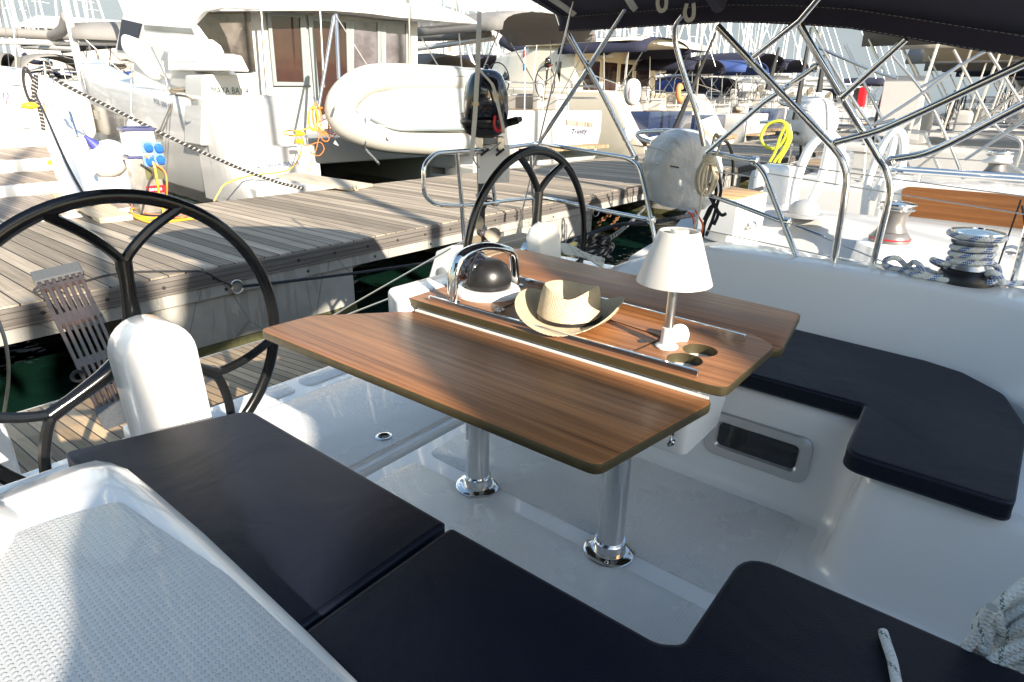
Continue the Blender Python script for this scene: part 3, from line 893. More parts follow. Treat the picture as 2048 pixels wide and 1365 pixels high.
# ================================================================== bimini, rails, gear on the own yacht
bim = thing('bimini_top', (CX, 1, 1.7), 'navy canvas bimini overhead on a polished steel frame', 'bimini')
BS0 = -.25
YS = [2.04, 2.0, 1.94, 1.8, 1.6, 1.4, 1.18, 1.0, .8, .66, .45, .25, .05, -.15, -.3]


def zedge(y):
    P = [(2.05, 1.63), (1.95, 1.625), (1.18, 1.625), (.9, 1.605), (.66, 1.575), (.09, 1.455), (-.4, 1.42)]
    for (a, za), (b, zb) in zip(P, P[1:]):
        if b <= y <= a: return za+(zb-za)*(a-y)/(a-b)
    return P[0][1]


def bim_pt(y, s, dz=0):            # s -1 starboard edge .. 1 port edge
    hw = 1.5
    sag = (.016*sin((y-1.18)*pi/.42)**2+.006*sin(y*17+s*9)+.004*sin(y*31-s*23))*(1-abs(s)**4)
    zc_ = 2.02-.03*(y-1)**2
    z = zedge(y)+.07+(zc_-zedge(y)-.07)*(1-abs(s)**2.6)-sag
    return V((CX+hw*s, y+max(0, y-1.75)*2.2*(1-abs(s)**1.5), z+dz))


ss = [BS0+(1-BS0)*k/32 for k in range(33)]
m = MB(); m.loft([[bim_pt(y, s) for s in ss] for y in YS], closed=False); cnp = m.build('canopy', NAVYC, bim, 60, solid=.004)
for sd in (1,):
    m = MB(); m.loft([[bim_pt(y, sd)+V((.003*sd, 0, .004)), bim_pt(y, sd)+V((.008*sd, 0, -.03)), V((CX+1.505*sd, y, zedge(y)))] for y in YS], closed=False); m.build('valance', NAVYC, bim, 60, solid=.005)
    THR = mat('white_thread', (.5, .5, .5), .8)
    for dz in (-.004, -.066):
        m = MB()
        yy = 2.0
        pts = [bim_pt(y, sd)+V((-.004*sd, 0, dz)) if dz > -.05 else V((CX+1.498*sd, y, zedge(y)+.004)) for y in [2.0-.02*k for k in range(115)]]
        for k in range(0, 114, 1):
            a, b = pts[k], pts[k+1]; m.rod(a, a.lerp(b, .62), .0008, 4)
        m.build('stitching', THR, bim)
# tape pockets over the bows
for y in (1.93, 1.6, 1.18, .66):
    if y == .66: continue
    m = MB(); R = []
    for s in [k/24 for k in range(-6, 25)]:
        s *= .985; R.append([bim_pt(y-.022, s, -.004), bim_pt(y, s, -.02), bim_pt(y+.022, s, -.004)])
    m.loft(R, closed=False); m.build('bow_pocket', WEB if y > 1.0 else NAVYC, bim, 60)
m = MB()
for s in [k/60 for k in range(-60, 61)]: pass
m.tube([bim_pt(1.995, s*.99, -.004) for s in [k/24 for k in range(-6, 25)]], .006); m.build('hem', NAVYC, bim)
# looped fastening straps under the canvas
for c, dx in ((PX(1330, 6, 2.75), 0), (PX(1385, 25, 2.8), .0)):
    m = MB(); m.tube(crom([c+V((0, .03, .035)), c+V((0, .035, .0)), c+V((0, .02, -.028)), c+V((0, -.002, -.024)), c+V((0, -.006, 0)), c+V((0, 0, .035))], 6), .0012, 6, flat=.010); m.build('strap_loop', WEB, bim)
m = MB(); m.tube([bim_pt(1.2, .62, -.04), bim_pt(1.19, .8, -.045), bim_pt(1.18, .97, -.035)], .032, 14); m.build('bow_sleeve', NAVYC, bim)


m = MB(); m.tube(crom([bim_pt(y, BS0)+V((-.03, 0, .02)) for y in YS], 2), .055, 12); m.build('assumed_canvas_roll', NAVYC, bim)  # assumed roll out of view; canvas cut back to let skylight in


def tubepart(name, pts, r=.0125, m_=CHROME, par=bim, rad=.0, n=10):
    mm = MB(); mm.tube(bend(pts, rad) if rad else [V(p) for p in pts], r, n); return mm.build(name, m_, par)


def clamp(c, par, ax=(0, 0, 1), r=.019, h=.03):
    mm = MB(); a = V(ax).normalized(); mm.lathe([(r*.8, -h/2), (r, -h/2+.003), (r, h/2-.003), (r*.8, h/2)], c, a, 14); mm.lathe([(.007, -.024), (.007, .024)], c, a.orthogonal(), 8); return mm.build('fitting', CHROME, par)


# frame tubes, each seen against the harbour
XP = 2.98
A0 = PX(1076, 288, 3.12); tubepart('frame_tube', [A0, PX(1168, 150, 2.98), PX(1275, -20, 2.88)])
B0 = PX(1268, 312, 3.08); tubepart('frame_tube', [B0, PX(1198, 175, 3.0), PX(1136, 68, 2.9)])
C0 = PX(1408, 292, 3.05); tubepart('frame_tube', [C0, PX(1398, 240, 3.03), PX(1362, 130, 2.98), PX(1349, 80, 2.95), PX(1350, 50, 2.92), PX(1366, 30, 2.9)], rad=.08)
tubepart('frame_tube', [PX(1665, 537, XP), PX(1684, 430, XP), PX(1695, 355, XP), PX(1684, 318, XP), PX(1668, 297, XP), PX(1435, 52, XP-.1)], .0145, rad=.07)
tubepart('frame_tube', [PX(1742, 545, XP+.04), PX(1768, 440, XP+.04), PX(1783, 380, XP+.04), PX(1771, 335, XP+.04), PX(1758, 318, XP+.03), PX(1598, 48, XP-.1)], .0145, rad=.07)
tubepart('frame_tube', [PX(1672, 285, XP-.03), PX(1760, 262, XP-.06), PX(1826, 232, XP-.1), PX(2090, 108, XP-.2)], .0145, rad=.12)
tubepart('frame_tube', [PX(1780, 320, XP), PX(1845, 310, XP-.03), PX(1890, 292, XP-.06), PX(2090, 188, XP-.2)], .0145, rad=.12)
tubepart('frame_tube', [PX(1413, 306, 3.05), PX(1528, 205, 3.0), PX(1630, 135, 2.96)]); clamp(PX(1630, 135, 2.96), bim, PX(1630, 135, 2.96)-PX(1528, 205, 3.0))
tubepart('frame_tube', [PX(1508, 113, 2.9), PX(1600, 40, 2.8), PX(1655, -25, 2.72)], rad=.0)
tubepart('frame_tube', [PX(1684, 195, 2.93), PX(1812, 78, 2.85)])
for p, a in ((PX(1502, 125, 2.93), (-1, 1, -1)), (PX(1672, 287, XP), (-1, 1, -1.2)), (PX(1782, 322, XP), (-1, 1, -1.2)), (PX(1684, 196, 2.95), (-1, 1, -1)), (PX(1636, 125, 2.95), (-1, 1, -1))): clamp(p, bim, a)
# guy of the bimini and backstay
BS = thing('backstay', PX(1045, 410, 3.0), 'grey wire backstay running up past the port wheel and navy canvas', 'rigging wire')
m = MB(); m.rod(PX(1033, 470, 3.0), PX(1152, -20, 2.8), .0045, 6); m.build('wire', STEEL, BS)

# ------------------------------------------------------------------ pushpit and guard wires
pp = thing('pushpit_rail', (3.2, 2.2, .4), 'polished steel stern rail round the port quarter, carrying the outboard motor', 'rail')
T_ = lambda pts, r=.0125, rad=0, name='rail_tube': tubepart(name, pts, r, CHROME, pp, rad)
ya = 2.5
e0 = PY(1085, 290, ya)
T_([PY(990, 405, ya), PY(925, 412, ya), PY(872, 410, ya), PY(848, 392, ya), PY(847, 330, ya), PY(870, 307, ya), PY(930, 302, ya), PY(1010, 296, ya), PY(1078, 287, ya), PX(1110, 292, 3.22), PX(1185, 305, 3.2), PX(1255, 316, 3.16), PX(1278, 330, 3.14), PX(1290, 380, 3.12), PX(1312, 492, 3.08)], .0125, .09)
T_([PY(930, 412, ya), PY(1010, 402, ya), PY(1075, 396, ya), PX(1100, 398, 3.24), PX(1200, 420, 3.18), PX(1305, 441, 3.11)], .0115, .08)
T_([PY(914, 304, ya), PY(923, 400, ya), PY(929, 495, ya)]); T_([PY(1061, 292, ya), PY(1066, 380, ya), PY(1069, 460, ya)])
T_([PY(986, 365, ya), PY(990, 404, ya)], .012); clamp(PY(990, 406, ya), pp, (1, 0, 0), .02, .04)
T_([PX(1424, 305, 3.12), PX(1470, 316, 3.1), PX(1508, 322, 3.08), PX(1528, 345, 3.06), PX(1560, 430, 3.04), PX(1598, 525, 3.0)], .0125, .08)
T_([PX(1412, 388, 3.12), PX(1480, 412, 3.08), PX(1566, 445, 3.04)], .0115)
for p in (PX(1268, 318, 3.16), PX(1303, 441, 3.11), PX(1573, 445, 3.04), A0, PX(1510, 322, 3.08)): clamp(p, pp, (.3, 1, 0), .02, .035)
gw = thing('guard_wires', (3.1, .3, .8), 'thin steel guard wires with turnbuckles stretched along the port side', 'guard wire')
for a, b, x in (((1575, 446), (2100, 660), 3.02), ((1412, 461), (2100, 608), 3.05), ((1515, 322), (2100, 400), 3.08), ((1520, 345), (2100, 437), 3.1), ((1285, 322), (1512, 355), 3.1)):
    m = MB(); m.rod(PX(*a, x), PX(*b, x), .0026 if x > 3.03 else .003, 6); m.build('wire', STEEL, gw)
for a, b, x in (((1590, 452), (1650, 474), 3.02), ((1312, 328), (1358, 336), 3.1)):
    m = MB(); m.tube([PX(*a, x), PX(*a, x).lerp(PX(*b, x), .1), PX(*a, x).lerp(PX(*b, x), .9), PX(*b, x)], [.003, .006, .006, .003], 8); m.build('turnbuckle', CHROME, gw)
# stanchion on the right edge
m = MB(); m.rod(PX(2018, 590, 3.05), PX(2060, 440, 3.05), .0125); m.build('stanchion', CHROME, gw)
for a, b in (((1995, 535), (2042, 400)), ((2060, 520), (2044, 412))):
    m = MB(); m.rod(PX(*a, 3.2), PX(*b, 3.2), .0035, 6); m.build('lanyard', RUBBER, gw)

# ------------------------------------------------------------------ life raft in its pale cover, hung on the rail
rc = PX(1362, 345, 3.3)
lr_ = thing('life_raft', rc, 'bulging white life raft bag strapped to the port rail beside the coil of cream rope', 'life raft')
dpt = (rc-CAM).dot(_f); sc = dpt/FOC
rr_, uu_, ff_ = V((cos(radians(40)), -sin(radians(40)), 0)), V((0, 0, 1)), V((sin(radians(40)), cos(radians(40)), 0))
outl = [(x-1362, 345-y) for x, y in ((1293, 350), (1296, 310), (1312, 282), (1340, 266), (1378, 267), (1408, 284), (1428, 316), (1433, 362), (1424, 398), (1394, 417), (1345, 412), (1306, 398))]
outl = [(x*sc*1.0, y*sc) for x, y in outl]; oc = crom([V((x, y, 0)) for x, y in outl], 6, True)
R = []
rn = random.Random(3)
for k, (d, s_) in enumerate(((-.16, .55), (-.155, .78), (-.13, .93), (-.08, 1.0), (0, 1.02), (.08, 1.0), (.12, .93), (.14, .75), (.145, .4))):
    ring = []
    for i, p in enumerate(oc):
        wv = 1+.022*sin(i*2.1+k*1.9)+.02*sin(i*1.3+k*.8)+(.03*sin(i*3.7) if 3 < i < 30 and k in (1, 2, 6, 7) else 0)
        ring.append(rc+rr_*(p.x*s_*wv)+uu_*(p.y*s_*wv+.0)+ff_*d)
    R.append(ring)
m = MB(); m.loft(R)
RAFT = mat('raft_cover', (.52, .53, .53), .5, coat=.1, bump=('noise', 7, .03), var=(4, .4, (.45, .46, .47)))
m.build('cover', RAFT, lr_, 60, sub=1)
m = MB(); m.tube([R[6][i].lerp(R[7][i], .15)-ff_*.0 for i in range(len(oc))], .004, 6, True); m.build('drawcord', CREAM, lr_)
m = MB(); m.tube([R[j][8]*1.0+uu_*.002 for j in range(1, 8)], .004, 6); m.build('seam', RAFT, lr_)
hoop_ = [PX(x, y, 3.35) for x, y in ((1302, 285), (1280, 278), (1272, 268), (1285, 264), (1330, 262), (1378, 262), (1402, 268))]
tubepart('cradle_tube', hoop_, .0125, CHROME, lr_, .05)
# pendent ropes by the raft
cr_ = thing('rope_coil', PX(1418, 335, 3.1), 'cream rope coiled and hung on the rail beside the white life raft', 'rope')
c0 = PX(1417, 322, 3.08); rn = random.Random(5)
m = MB()
for k in range(9):
    o = V((rn.uniform(-.012, .012), rn.uniform(-.02, .02), 0)); w_ = rn.uniform(.02, .05); h_ = rn.uniform(.12, .17)
    pts = [c0+o*.3+V((0, 0, .035)), c0+o+rr_*(-w_)+V((0, 0, -h_*.4)), c0+o+rr_*(-w_*.7)+V((0, 0, -h_*.85)), c0+o+V((0, 0, -h_)), c0+o+rr_*(w_*.7)+V((0, 0, -h_*.85)), c0+o+rr_*w_+V((0, 0, -h_*.4)), c0-o*.3+V((0, 0, .035))]
    m.tube(crom(pts, 5), .0065, 7)
m.build('coil_loops', CREAM, cr_)
m = MB()
for k in range(4): m.tube([c0+rr_*(.026*cos(a))+ff_*(.022*sin(a))+V((0, 0, -.012+.011*k)) for a in [2*pi*i/14 for i in range(14)]], .0062, 7, True)
m.build('coil_wrap', CREAM, cr_)
m = MB(); m.tube(crom([c0+V((0, 0, -.1)), PX(1412, 372, 3.06), PX(1402, 395, 3.05), PX(1400, 420, 3.04), PX(1388, 455, 3.02)], 6), .0055, 7); m.tube(crom([c0+V((0, 0, .03)), PX(1424, 290, 3.07), PX(1432, 268, 3.07), PX(1442, 285, 3.07), PX(1432, 310, 3.07)], 5), .0055, 7); m.build('tail', CREAM, cr_)
nr = thing('mooring_rope', PX(1425, 400, 3.1), 'navy mooring rope hanging in turns below the cream coil', 'rope', 'navy mooring ropes')
m = MB()
for pts in ([(1428, 350), (1432, 385), (1422, 420), (1410, 445), (1405, 475)], [(1436, 345), (1442, 380), (1434, 410), (1425, 440), (1412, 472)], [(1420, 395), (1436, 425), (1428, 450)], [(1408, 440), (1424, 412), (1442, 430), (1452, 428)]):
    m.tube(crom([PX(*p, 3.12) for p in pts], 6), .0085, 8)
m.build('rope_strand', ROPENAVY, nr)
rdl = thing('safety_line', PX(1390, 430, 3.1), 'short orange line looped at the foot of the white life raft', 'line')
m = MB(); m.tube(crom([PX(*p, 3.1) for p in ((1375, 425), (1384, 430), (1388, 448), (1389, 468))], 5), .005, 7); m.tube(crom([PX(*p, 3.1) for p in ((1390, 420), (1400, 438), (1406, 452), (1402, 470))], 5), .005, 7); m.build('line', mat('orange_line', (.7, .12, .04), .7), rdl)

# ------------------------------------------------------------------ outboard motor on the rail
ob0 = PY(970, 300, 2.52)
ob = thing('outboard_motor', ob0, 'large black outboard motor clamped to the stern rail, tied with white webbing', 'outboard motor', 'outboard motors')
ody = (ob0-CAM).dot(_f)/FOC
U_ = lambda px, py, d=0: ob0+V((cos(radians(43)), -sin(radians(43)), 0))*((px-970)*ody)+V((0, 0, 1))*((300-py)*ody*1.06)+V((sin(radians(43)), cos(radians(43)), 0))*d
COWL = mat('outboard_cowl', (.008, .009, .014), .14, coat=.8)
rows = [(252, 34, .10), (243, 43, .12), (225, 45, .13), (203, 43, .13), (184, 38, .12), (171, 31, .105), (164, 22, .08), (161, 9, .04)]
m = MB(); R = []
for py, hw, dp in rows:
    sk = (1-(py-155)/95)*-.02
    R.append([U_(971+hw*(abs(cos(a))**.7)*(1 if cos(a) > 0 else -1), py, dp*(abs(sin(a))**.75)*(1 if sin(a) > 0 else -1)+sk) for a in [2*pi*k/28 for k in range(28)]])
m.loft(R); m.build('cowl', COWL, ob, 50)
m = MB(); R = []
for py, hw, dp in ((262, 40, .1), (254, 47, .135), (250, 49, .14), (246, 48, .138)): R.append([U_(970+hw*cos(a), py, dp*sin(a)) for a in [2*pi*k/28 for k in range(28)]])
m.loft(R); R = []
for py, hw, dp in ((278, 22, .06), (270, 36, .09), (262, 40, .1)): R.append([U_(968+hw*cos(a), py, dp*sin(a)) for a in [2*pi*k/28 for k in range(28)]])
m.loft(R); m.build('lower_cowl', BLACK, ob, 50)
m = MB(); m.lathe([(.02, 0), (.024, .006), (.012, .012), (.01, .02), (.014, .026), (0, .03)], U_(973, 162), n=14); m.build('fuel_cap', BLACK, ob)
m = MB()
for s in (-1, 1): m.tube(crom([U_(967, 173, -.115)+V((0, 0, 0)), U_(967+s*5, 169, -.115), U_(967+s*7, 172, -.115), U_(967+s*4, 175, -.115), U_(967, 173, -.115)], 4), .002, 5)
m.build('emblem', TUBEW, ob)
m = MB(); m.panel([U_(940, 222, -.15), U_(954, 222, -.15), U_(954, 216, -.15), U_(940, 216, -.15)], .002, -ff_); m.build('warning_label', mat('yellow_label', (.75, .45, .02), .5), ob)
m = MB(); m.tube(crom([U_(984, 238, -.15), U_(982, 252, -.155), U_(986, 262, -.16), U_(992, 264, -.16), U_(996, 256, -.155), U_(993, 240, -.15)], 5), .008, 8); m.build('kill_cord', REDP, ob)
m = MB(); m.rod(U_(1012, 252, -.02), U_(1030, 246, -.08), .022, 14); m.rod(U_(1030, 246, -.08), U_(1034, 244, -.11), .016, 14); m.build('tiller_grip', BLACK, ob)
m = MB(); m.tube(crom([U_(995, 262, 0), U_(1005, 256, -.02), U_(1014, 250, -.03)], 4), .022, 10); m.build('tiller_arm', COWL, ob)
m = MB(); m.hexa([U_(922, 235, .02), U_(932, 235, -.04), U_(934, 262, -.04), U_(927, 262, .02)], [U_(925, 235, .06), U_(936, 235, 0), U_(938, 262, 0), U_(930, 262, .06)]); m.build('shift_lever', BLACK, ob, bevel=.004)
m = MB()
for x in (958, 1000): m.hexa([U_(x-6, 305, -.05), U_(x+6, 305, -.05), U_(x+6, 305, .03), U_(x-6, 305, .03)], [U_(x-7, 276, -.05), U_(x+7, 276, -.05), U_(x+7, 276, .05), U_(x-7, 276, .05)])
m.hexa([U_(950, 290, -.03), U_(1008, 290, -.03), U_(1008, 290, .03), U_(950, 290, .03)], [U_(950, 276, -.04), U_(1008, 276, -.04), U_(1008, 276, .04), U_(950, 276, .04)])
m.build('clamp_bracket', STEEL, ob, bevel=.004)
for x in (966, 996):
    m = MB(); m.rod(U_(x-4, 298, -.05), U_(x, 302, -.1), .007, 8); m.rod(U_(x-8, 308, -.1), U_(x+8, 296, -.1), .007, 8); m.build('clamp_screw', BLACK, ob)
m = MB(); m.tube(crom([U_(1000, 285, -.06), U_(975, 300, -.08), U_(950, 306, -.06), U_(945, 298, -.04), U_(948, 320, -.03), U_(958, 332, -.03)], 5), .004, 6); m.build('safety_rope', INKG, ob)
m = MB(); m.hexa([U_(958, 412, .05), U_(974, 412, .02), U_(974, 412, .09), U_(958, 412, .12)], [U_(956, 290, .03), U_(984, 290, -.01), U_(984, 290, .09), U_(956, 290, .13)]); leg_ = m.build('drive_leg', mat('drive_leg_paint', (.05, .045, .05), .4), ob, bevel=.01)
m = MB(); m.hexa([U_(955, 392, .0), U_(984, 392, -.03), U_(980, 392, .12), U_(955, 392, .16)], [U_(955, 388, .0), U_(984, 388, -.03), U_(980, 388, .12), U_(955, 388, .16)]); m.build('cavitation_plate', MATS['drive_leg_paint'], ob)
gb = U_(966, 456, .06)
m = MB(); m.lathe([(.004, -.11), (.02, -.08), (.032, -.02), (.034, .03), (.022, .07), (.012, .09)], gb, (-.75, -.6, -.05), 18); m.hexa([U_(961, 452, .07), U_(971, 452, .05), U_(971, 452, .09), U_(961, 452, .11)], [U_(960, 408, .06), U_(972, 408, .04), U_(972, 408, .09), U_(960, 408, .11)]); m.hexa([U_(964, 482, .05), U_(968, 482, .05), U_(968, 482, .06), U_(964, 482, .06)], [U_(958, 458, .03), U_(974, 458, .03), U_(974, 458, .09), U_(958, 458, .09)])
m.build('gearcase', MATS['drive_leg_paint'], ob, bevel=.003)
pa = V((-.75, -.6, -.05)).normalized(); pb = pa.orthogonal().normalized(); pc_ = pa.cross(pb); pm = gb+pa*.07
m = MB()
for k in range(3):
    a = 2*pi*k/3+.5; d1 = pb*cos(a)+pc_*sin(a); d2 = pa.cross(d1)
    pts = []
    for r, w_ in ((.02, .012), (.05, .036), (.08, .044), (.105, .034), (.118, .008)):
        pts.append([pm+d1*r-d2*w_+pa*(.02+.0), pm+d1*r-d2*w_+pa*.024, pm+d1*r+d2*w_-pa*.016, pm+d1*r+d2*w_-pa*.02])
    m.loft(pts)
m.build('propeller', mat('propeller_metal', (.35, .32, .26), .35, .6), ob)
board = thing('motor_bracket_board', U_(988, 330), 'white plastic mounting board under the large outboard motor', 'board')
m = MB(); q4 = [U_(957, 362, -.02), U_(1018, 358, -.05), U_(1018, 290, -.05), U_(957, 292, -.02)]; m.panel(q4, .03, -ff_); m.build('board', MATS['white_plastic'], board, bevel=.004)
m = MB(); m.lathe([(.006, 0), (.005, .004), (0, .004)], U_(1006, 352, -.05)-ff_*.004, -ff_, 10); m.build('bolt', STEEL, board)
wb = thing('webbing_strap', U_(948, 200, -.16), 'white webbing strap hanging down beside the large black outboard', 'strap')
m = MB(); wp = [U_(957, -10, -.2), U_(953, 80, -.2), U_(950, 160, -.2), U_(945, 230, -.2), U_(938, 310, -.18)]
m.loft([[p-rr_*.013, p-rr_*.013-ff_*.002, p+rr_*.013-ff_*.002, p+rr_*.013] for p in wp]); wp2 = [U_(949, 150, -.2), U_(954, 165, -.2), U_(972, 182, -.2), U_(978, 190, -.2), U_(986, 215, -.19), U_(998, 255, -.17), U_(1000, 268, -.15)]
m.loft([[p-rr_*.009, p-rr_*.009-ff_*.002, p+rr_*.009-ff_*.002, p+rr_*.009] for p in crom(wp2, 5)])
m.build('webbing', WEB, wb)

# ------------------------------------------------------------------ winch with its blue flecked sheet on the port coaming
w0 = PX(1920, 588, 2.99); w0.z = .652
wn_ = thing('sheet_winch', w0, 'chrome winch on the far coaming, wrapped with blue flecked rope', 'winch', 'sheet winches')


def winch(t, c, s=1, drum=CHROME, line=False):
    c = V(c); m = MB(); m.lathe([(.088*s, 0), (.088*s, .012*s), (.082*s, .03*s), (.07*s, .045*s), (.06*s, .05*s)], c, n=30); m.build('winch_base', BLACK if drum is CHROME else drum, t)
    m = MB(); m.lathe([(.066*s, .05*s), (.062*s, .058*s), (.05*s, .08*s), (.05*s, .12*s), (.062*s, .145*s), (.066*s, .15*s)], c, n=30); m.build('drum', STEEL if drum is CHROME else drum, t)
    m = MB(); m.lathe([(.074*s, .15*s), (.078*s, .154*s), (.074*s, .158*s), (.06*s, .163*s), (.062*s, .17*s), (.08*s, .174*s), (.078*s, .181*s), (.045*s, .187*s), (.02*s, .189*s), (.018*s, .184*s), (0, .184*s)], c, n=34); m.build('self_tailer', CHROME, t)
    if line:
        m = MB(); m.lathe([(.0885*s, .016*s), (.0885*s, .022*s)], c, n=30, cap=False); m.build('red_ring', REDP, t)


winch(wn_, w0, 1.12)
bl = thing('winch_sheet', w0+V((0, 0, .03)), 'blue flecked white rope heaped round the chrome winch on the far coaming', 'rope')
m = MB(); pts = []
for k in range(100):
    a = k*.21; z = .075+.026*a/(2*pi)*.98; r = .068
    pts.append(w0+V((r*cos(a), r*sin(a), z)))
m.tube(pts, .0112, 10); pts = [w0+V((.09*cos(a), .09*sin(a), .186)) for a in [2*pi*k/40*.97 for k in range(41)]]; m.tube(pts, .0105, 10); m.build('turns', ROPEBLUE, bl)
m = MB(); Z = V((0, 0, 1))
rn = random.Random(11)
loops = [[(1985, 560), (1960, 540), (1900, 552), (1850, 560), (1800, 570), (1770, 545), (1772, 520), (1795, 517), (1815, 535), (1835, 565), (1880, 585), (1940, 590), (1990, 578), (2003, 560), (1985, 545), (1960, 552), (1900, 575), (1860, 555), (1838, 530), (1825, 525), (1815, 540), (1830, 565), (1880, 572), (1930, 560), (1975, 540)],
         [(1970, 520), (1900, 528), (1865, 520), (1880, 530), (1925, 545), (1975, 565), (1995, 555), (1995, 535), (1970, 520)],
         [(1960, 530), (1985, 545), (2000, 565), (1975, 580), (1920, 578), (1870, 572), (1835, 560), (1820, 548)],
         [(2100, 585), (2050, 577), (2020, 570), (1990, 560), (1975, 535)]]
for i, lp in enumerate(loops):
    q = []
    for j, p in enumerate(lp):
        d = 2.96+.05*sin(j*1.7+i*2)+.02*i
        v_ = PX(*p, d); v_.z = max(v_.z, .664); q.append(v_)
    m.tube(crom(q, 5), .0112, 10)
m.build('heaped_line', ROPEBLUE, bl)
# tail of cream flecked rope by the companionway, lower right
br = thing('halyard_heap', PZ(2000, 1260, .62), 'big heap of white green-flecked rope at the lower right corner', 'rope', 'white halyards')
m = MB()
rn = random.Random(14)
for i in range(15):
    k = i/14; w_ = rn.uniform(.7, 1.2)
    x0, y0 = 2150-20*rn.random(), 1120+150*k+rn.uniform(-12, 12)
    xm, ym = 1985-45*k*w_+rn.uniform(-18, 18), 1215+110*k+rn.uniform(-14, 14)
    lp = [(x0+60, y0-30), (x0, y0), ((x0+xm)/2+20, (y0+ym)/2-22), (xm+8, ym-8), (xm-6, ym+32), (xm+18, ym+70), (xm+80, ym+84+30*rn.random()), (x0+10, ym+80+70*rn.random()), (x0+90, ym+120)]
    d0 = 1.17+.012*(i % 5)-.02*k
    m.tube(crom([PX(x, y, d0+.018*sin(j*1.3+i)) for j, (x, y) in enumerate(lp)], 6), .0088, 12)
for lp in ([(1984, 1215), (1960, 1260), (1925, 1310), (1915, 1352), (1940, 1400), (2000, 1440)], [(2100, 1300), (2040, 1312), (1985, 1335), (1945, 1372), (1915, 1440)], [(2130, 1250), (2060, 1285), (2000, 1310), (1962, 1355), (1940, 1450)]):
    m.tube(crom([PX(x, y, 1.12+.01*sin(j)) for j, (x, y) in enumerate(lp)], 6), .0088, 12)
m.build('rope_loops', ROPEGREEN, br)
be = thing('rope_end', PZ(1785, 1320, .44), 'end of white flecked rope lying on the navy cushion', 'rope', 'white halyards')
m = MB(); m.tube(crom([PZ(*p, .44) for p in ((1766, 1264), (1774, 1290), (1784, 1320), (1790, 1350), (1800, 1400))], 6), .0082, 10); m.build('rope', ROPEGREEN, be)
# coiled dock line and folded sheet by the port helm
bk = thing('dock_line', PZ(1190, 495, .42), 'black and white dock line coiled on the far quarter behind the table', 'rope')
m = MB(); c = PX(1190, 500, 2.95)
m.tube(coil(c, rr_, V((0, 0, .6))+ff_*.5, .085, .05, 5, .22, 12, (0, 0, .006), 4), .0105, 8); m.tube(crom([PX(x, y, 3.0) for x, y in ((1225, 520), (1200, 500), (1150, 480), (1120, 490))], 5), .0105, 8)
m.build('coil_loops', ROPEBLK, bk)
wk = thing('folded_sheet', PZ(1160, 515, .4), 'white flecked rope flaked in strands beyond the table', 'rope', 'white halyards')
m = MB(); rn = random.Random(2)
for k in range(9):
    o = k*5; m.tube(crom([PX(1112+o*.4, 488+o*.45, 2.7), PX(1140+o*.7, 492+o*.55, 2.72), PX(1170+o*.6, 508+o*.5, 2.72), PX(1205+rn.uniform(-4, 4), 520+o*.4, 2.74)], 5), .008, 8)
m.build('strands', ROPEGREEN, wk)
# ------------------------------------------------------------------ coachroof, added shade cloths, mast and boom: they stand ahead of the camera's back and shade the cockpit
m = MB(); m.slab(fillet([(.0, -7.2), (2.82, -7.2), (2.82, -.72), (.0, -.72)], [.9, .9, .12, .12]), .2, .78, .12, 0, 5); m.slab([(-.6, -9.5), (3.42, -9.5), (3.42, -.7), (-.6, -.7)], .1, .3, .02, 0); m.build('coachroof', GEL, yacht)
# awning added out of view, its outline shaped to shade the cockpit
sh = thing('shade_cloth', (-.6, -6, 3), 'pale sun awning added out of view to shade the cockpit', 'cloth')
top_ = [(-.95, .1), (-.93, .55), (-.55, .82), (-.3, .95), (-.05, 1.08), (.1, 1.13), (.33, 1.22), (.37, 1.42), (.43, 1.6), (.51, 1.58), (.6, 1.47), (.7, 1.33), (.8, 1.19), (.92, 1.18), (1.07, 1.2), (1.15, 1.42), (1.22, 1.62), (1.45, 1.78), (1.8, 1.82), (2.2, 1.8), (2.6, 1.75), (2.9, 1.5), (3.1, .9), (3.15, .1)]
top_ = [(p.x, p.y) for p in crom([V((x, z, 0)) for x, z in top_], 4)]
dY = 5.38
m = MB(); m.loft([[V((x-.344*dY, -6+.04*sin(x*7), z+.471*dY)) for x, z in top_], [V((x-.344*dY, -6+.04*sin(x*7), .12+.471*dY)) for x, z in top_]], closed=False); m.build('blocker_cloth', WHITEC, sh, 60, solid=.004)
m = MB(); m.tube([V((x-.344*dY, -6+.04*sin(x*7), z+.471*dY)) for x, z in top_], .012, 6); m.build('bolt_rope', NAVYC, sh)
tb2 = thing('shade_bag', (-.6, -1.6, 1.5), 'unseen canvas bag added to throw wavy shade on the near coaming', 'bag')  # unseen blocker added, scalloped edge shaped to throw wavy shade
ob_ = [(-.40, .9), (-.41, 1.08), (-.385, 1.16), (-.39, 1.24), (-.36, 1.31), (-.365, 1.4), (-.33, 1.47), (-.25, 1.5), (-.17, 1.47), (-.125, 1.4), (-.135, 1.345), (-.10, 1.3), (-.112, 1.245), (-.08, 1.2), (-.095, 1.14), (-.07, 1.07), (-.1, .98), (-.1, .9)]
m = MB(); R = []
for d, k in ((-.05, .9), (-.03, 1), (.03, 1), (.05, .9)): R.append([V((-.25+(p.x+.25)*k-.344*.98, -1.6+d, 1.2+(p.y-1.2)*k+.471*.98)) for p in crom([V((x, z, 0)) for x, z in ob_], 4, True)])
m.loft(R); m.build('bag', NAVYC, tb2, 50)
sh2 = thing('shade_cloth', (-2.4, -9.2, 6.5), 'second pale awning added out of view to shade the pontoon edge', 'cloth')  # added blocker, notched to leave lit patches on the pontoon face
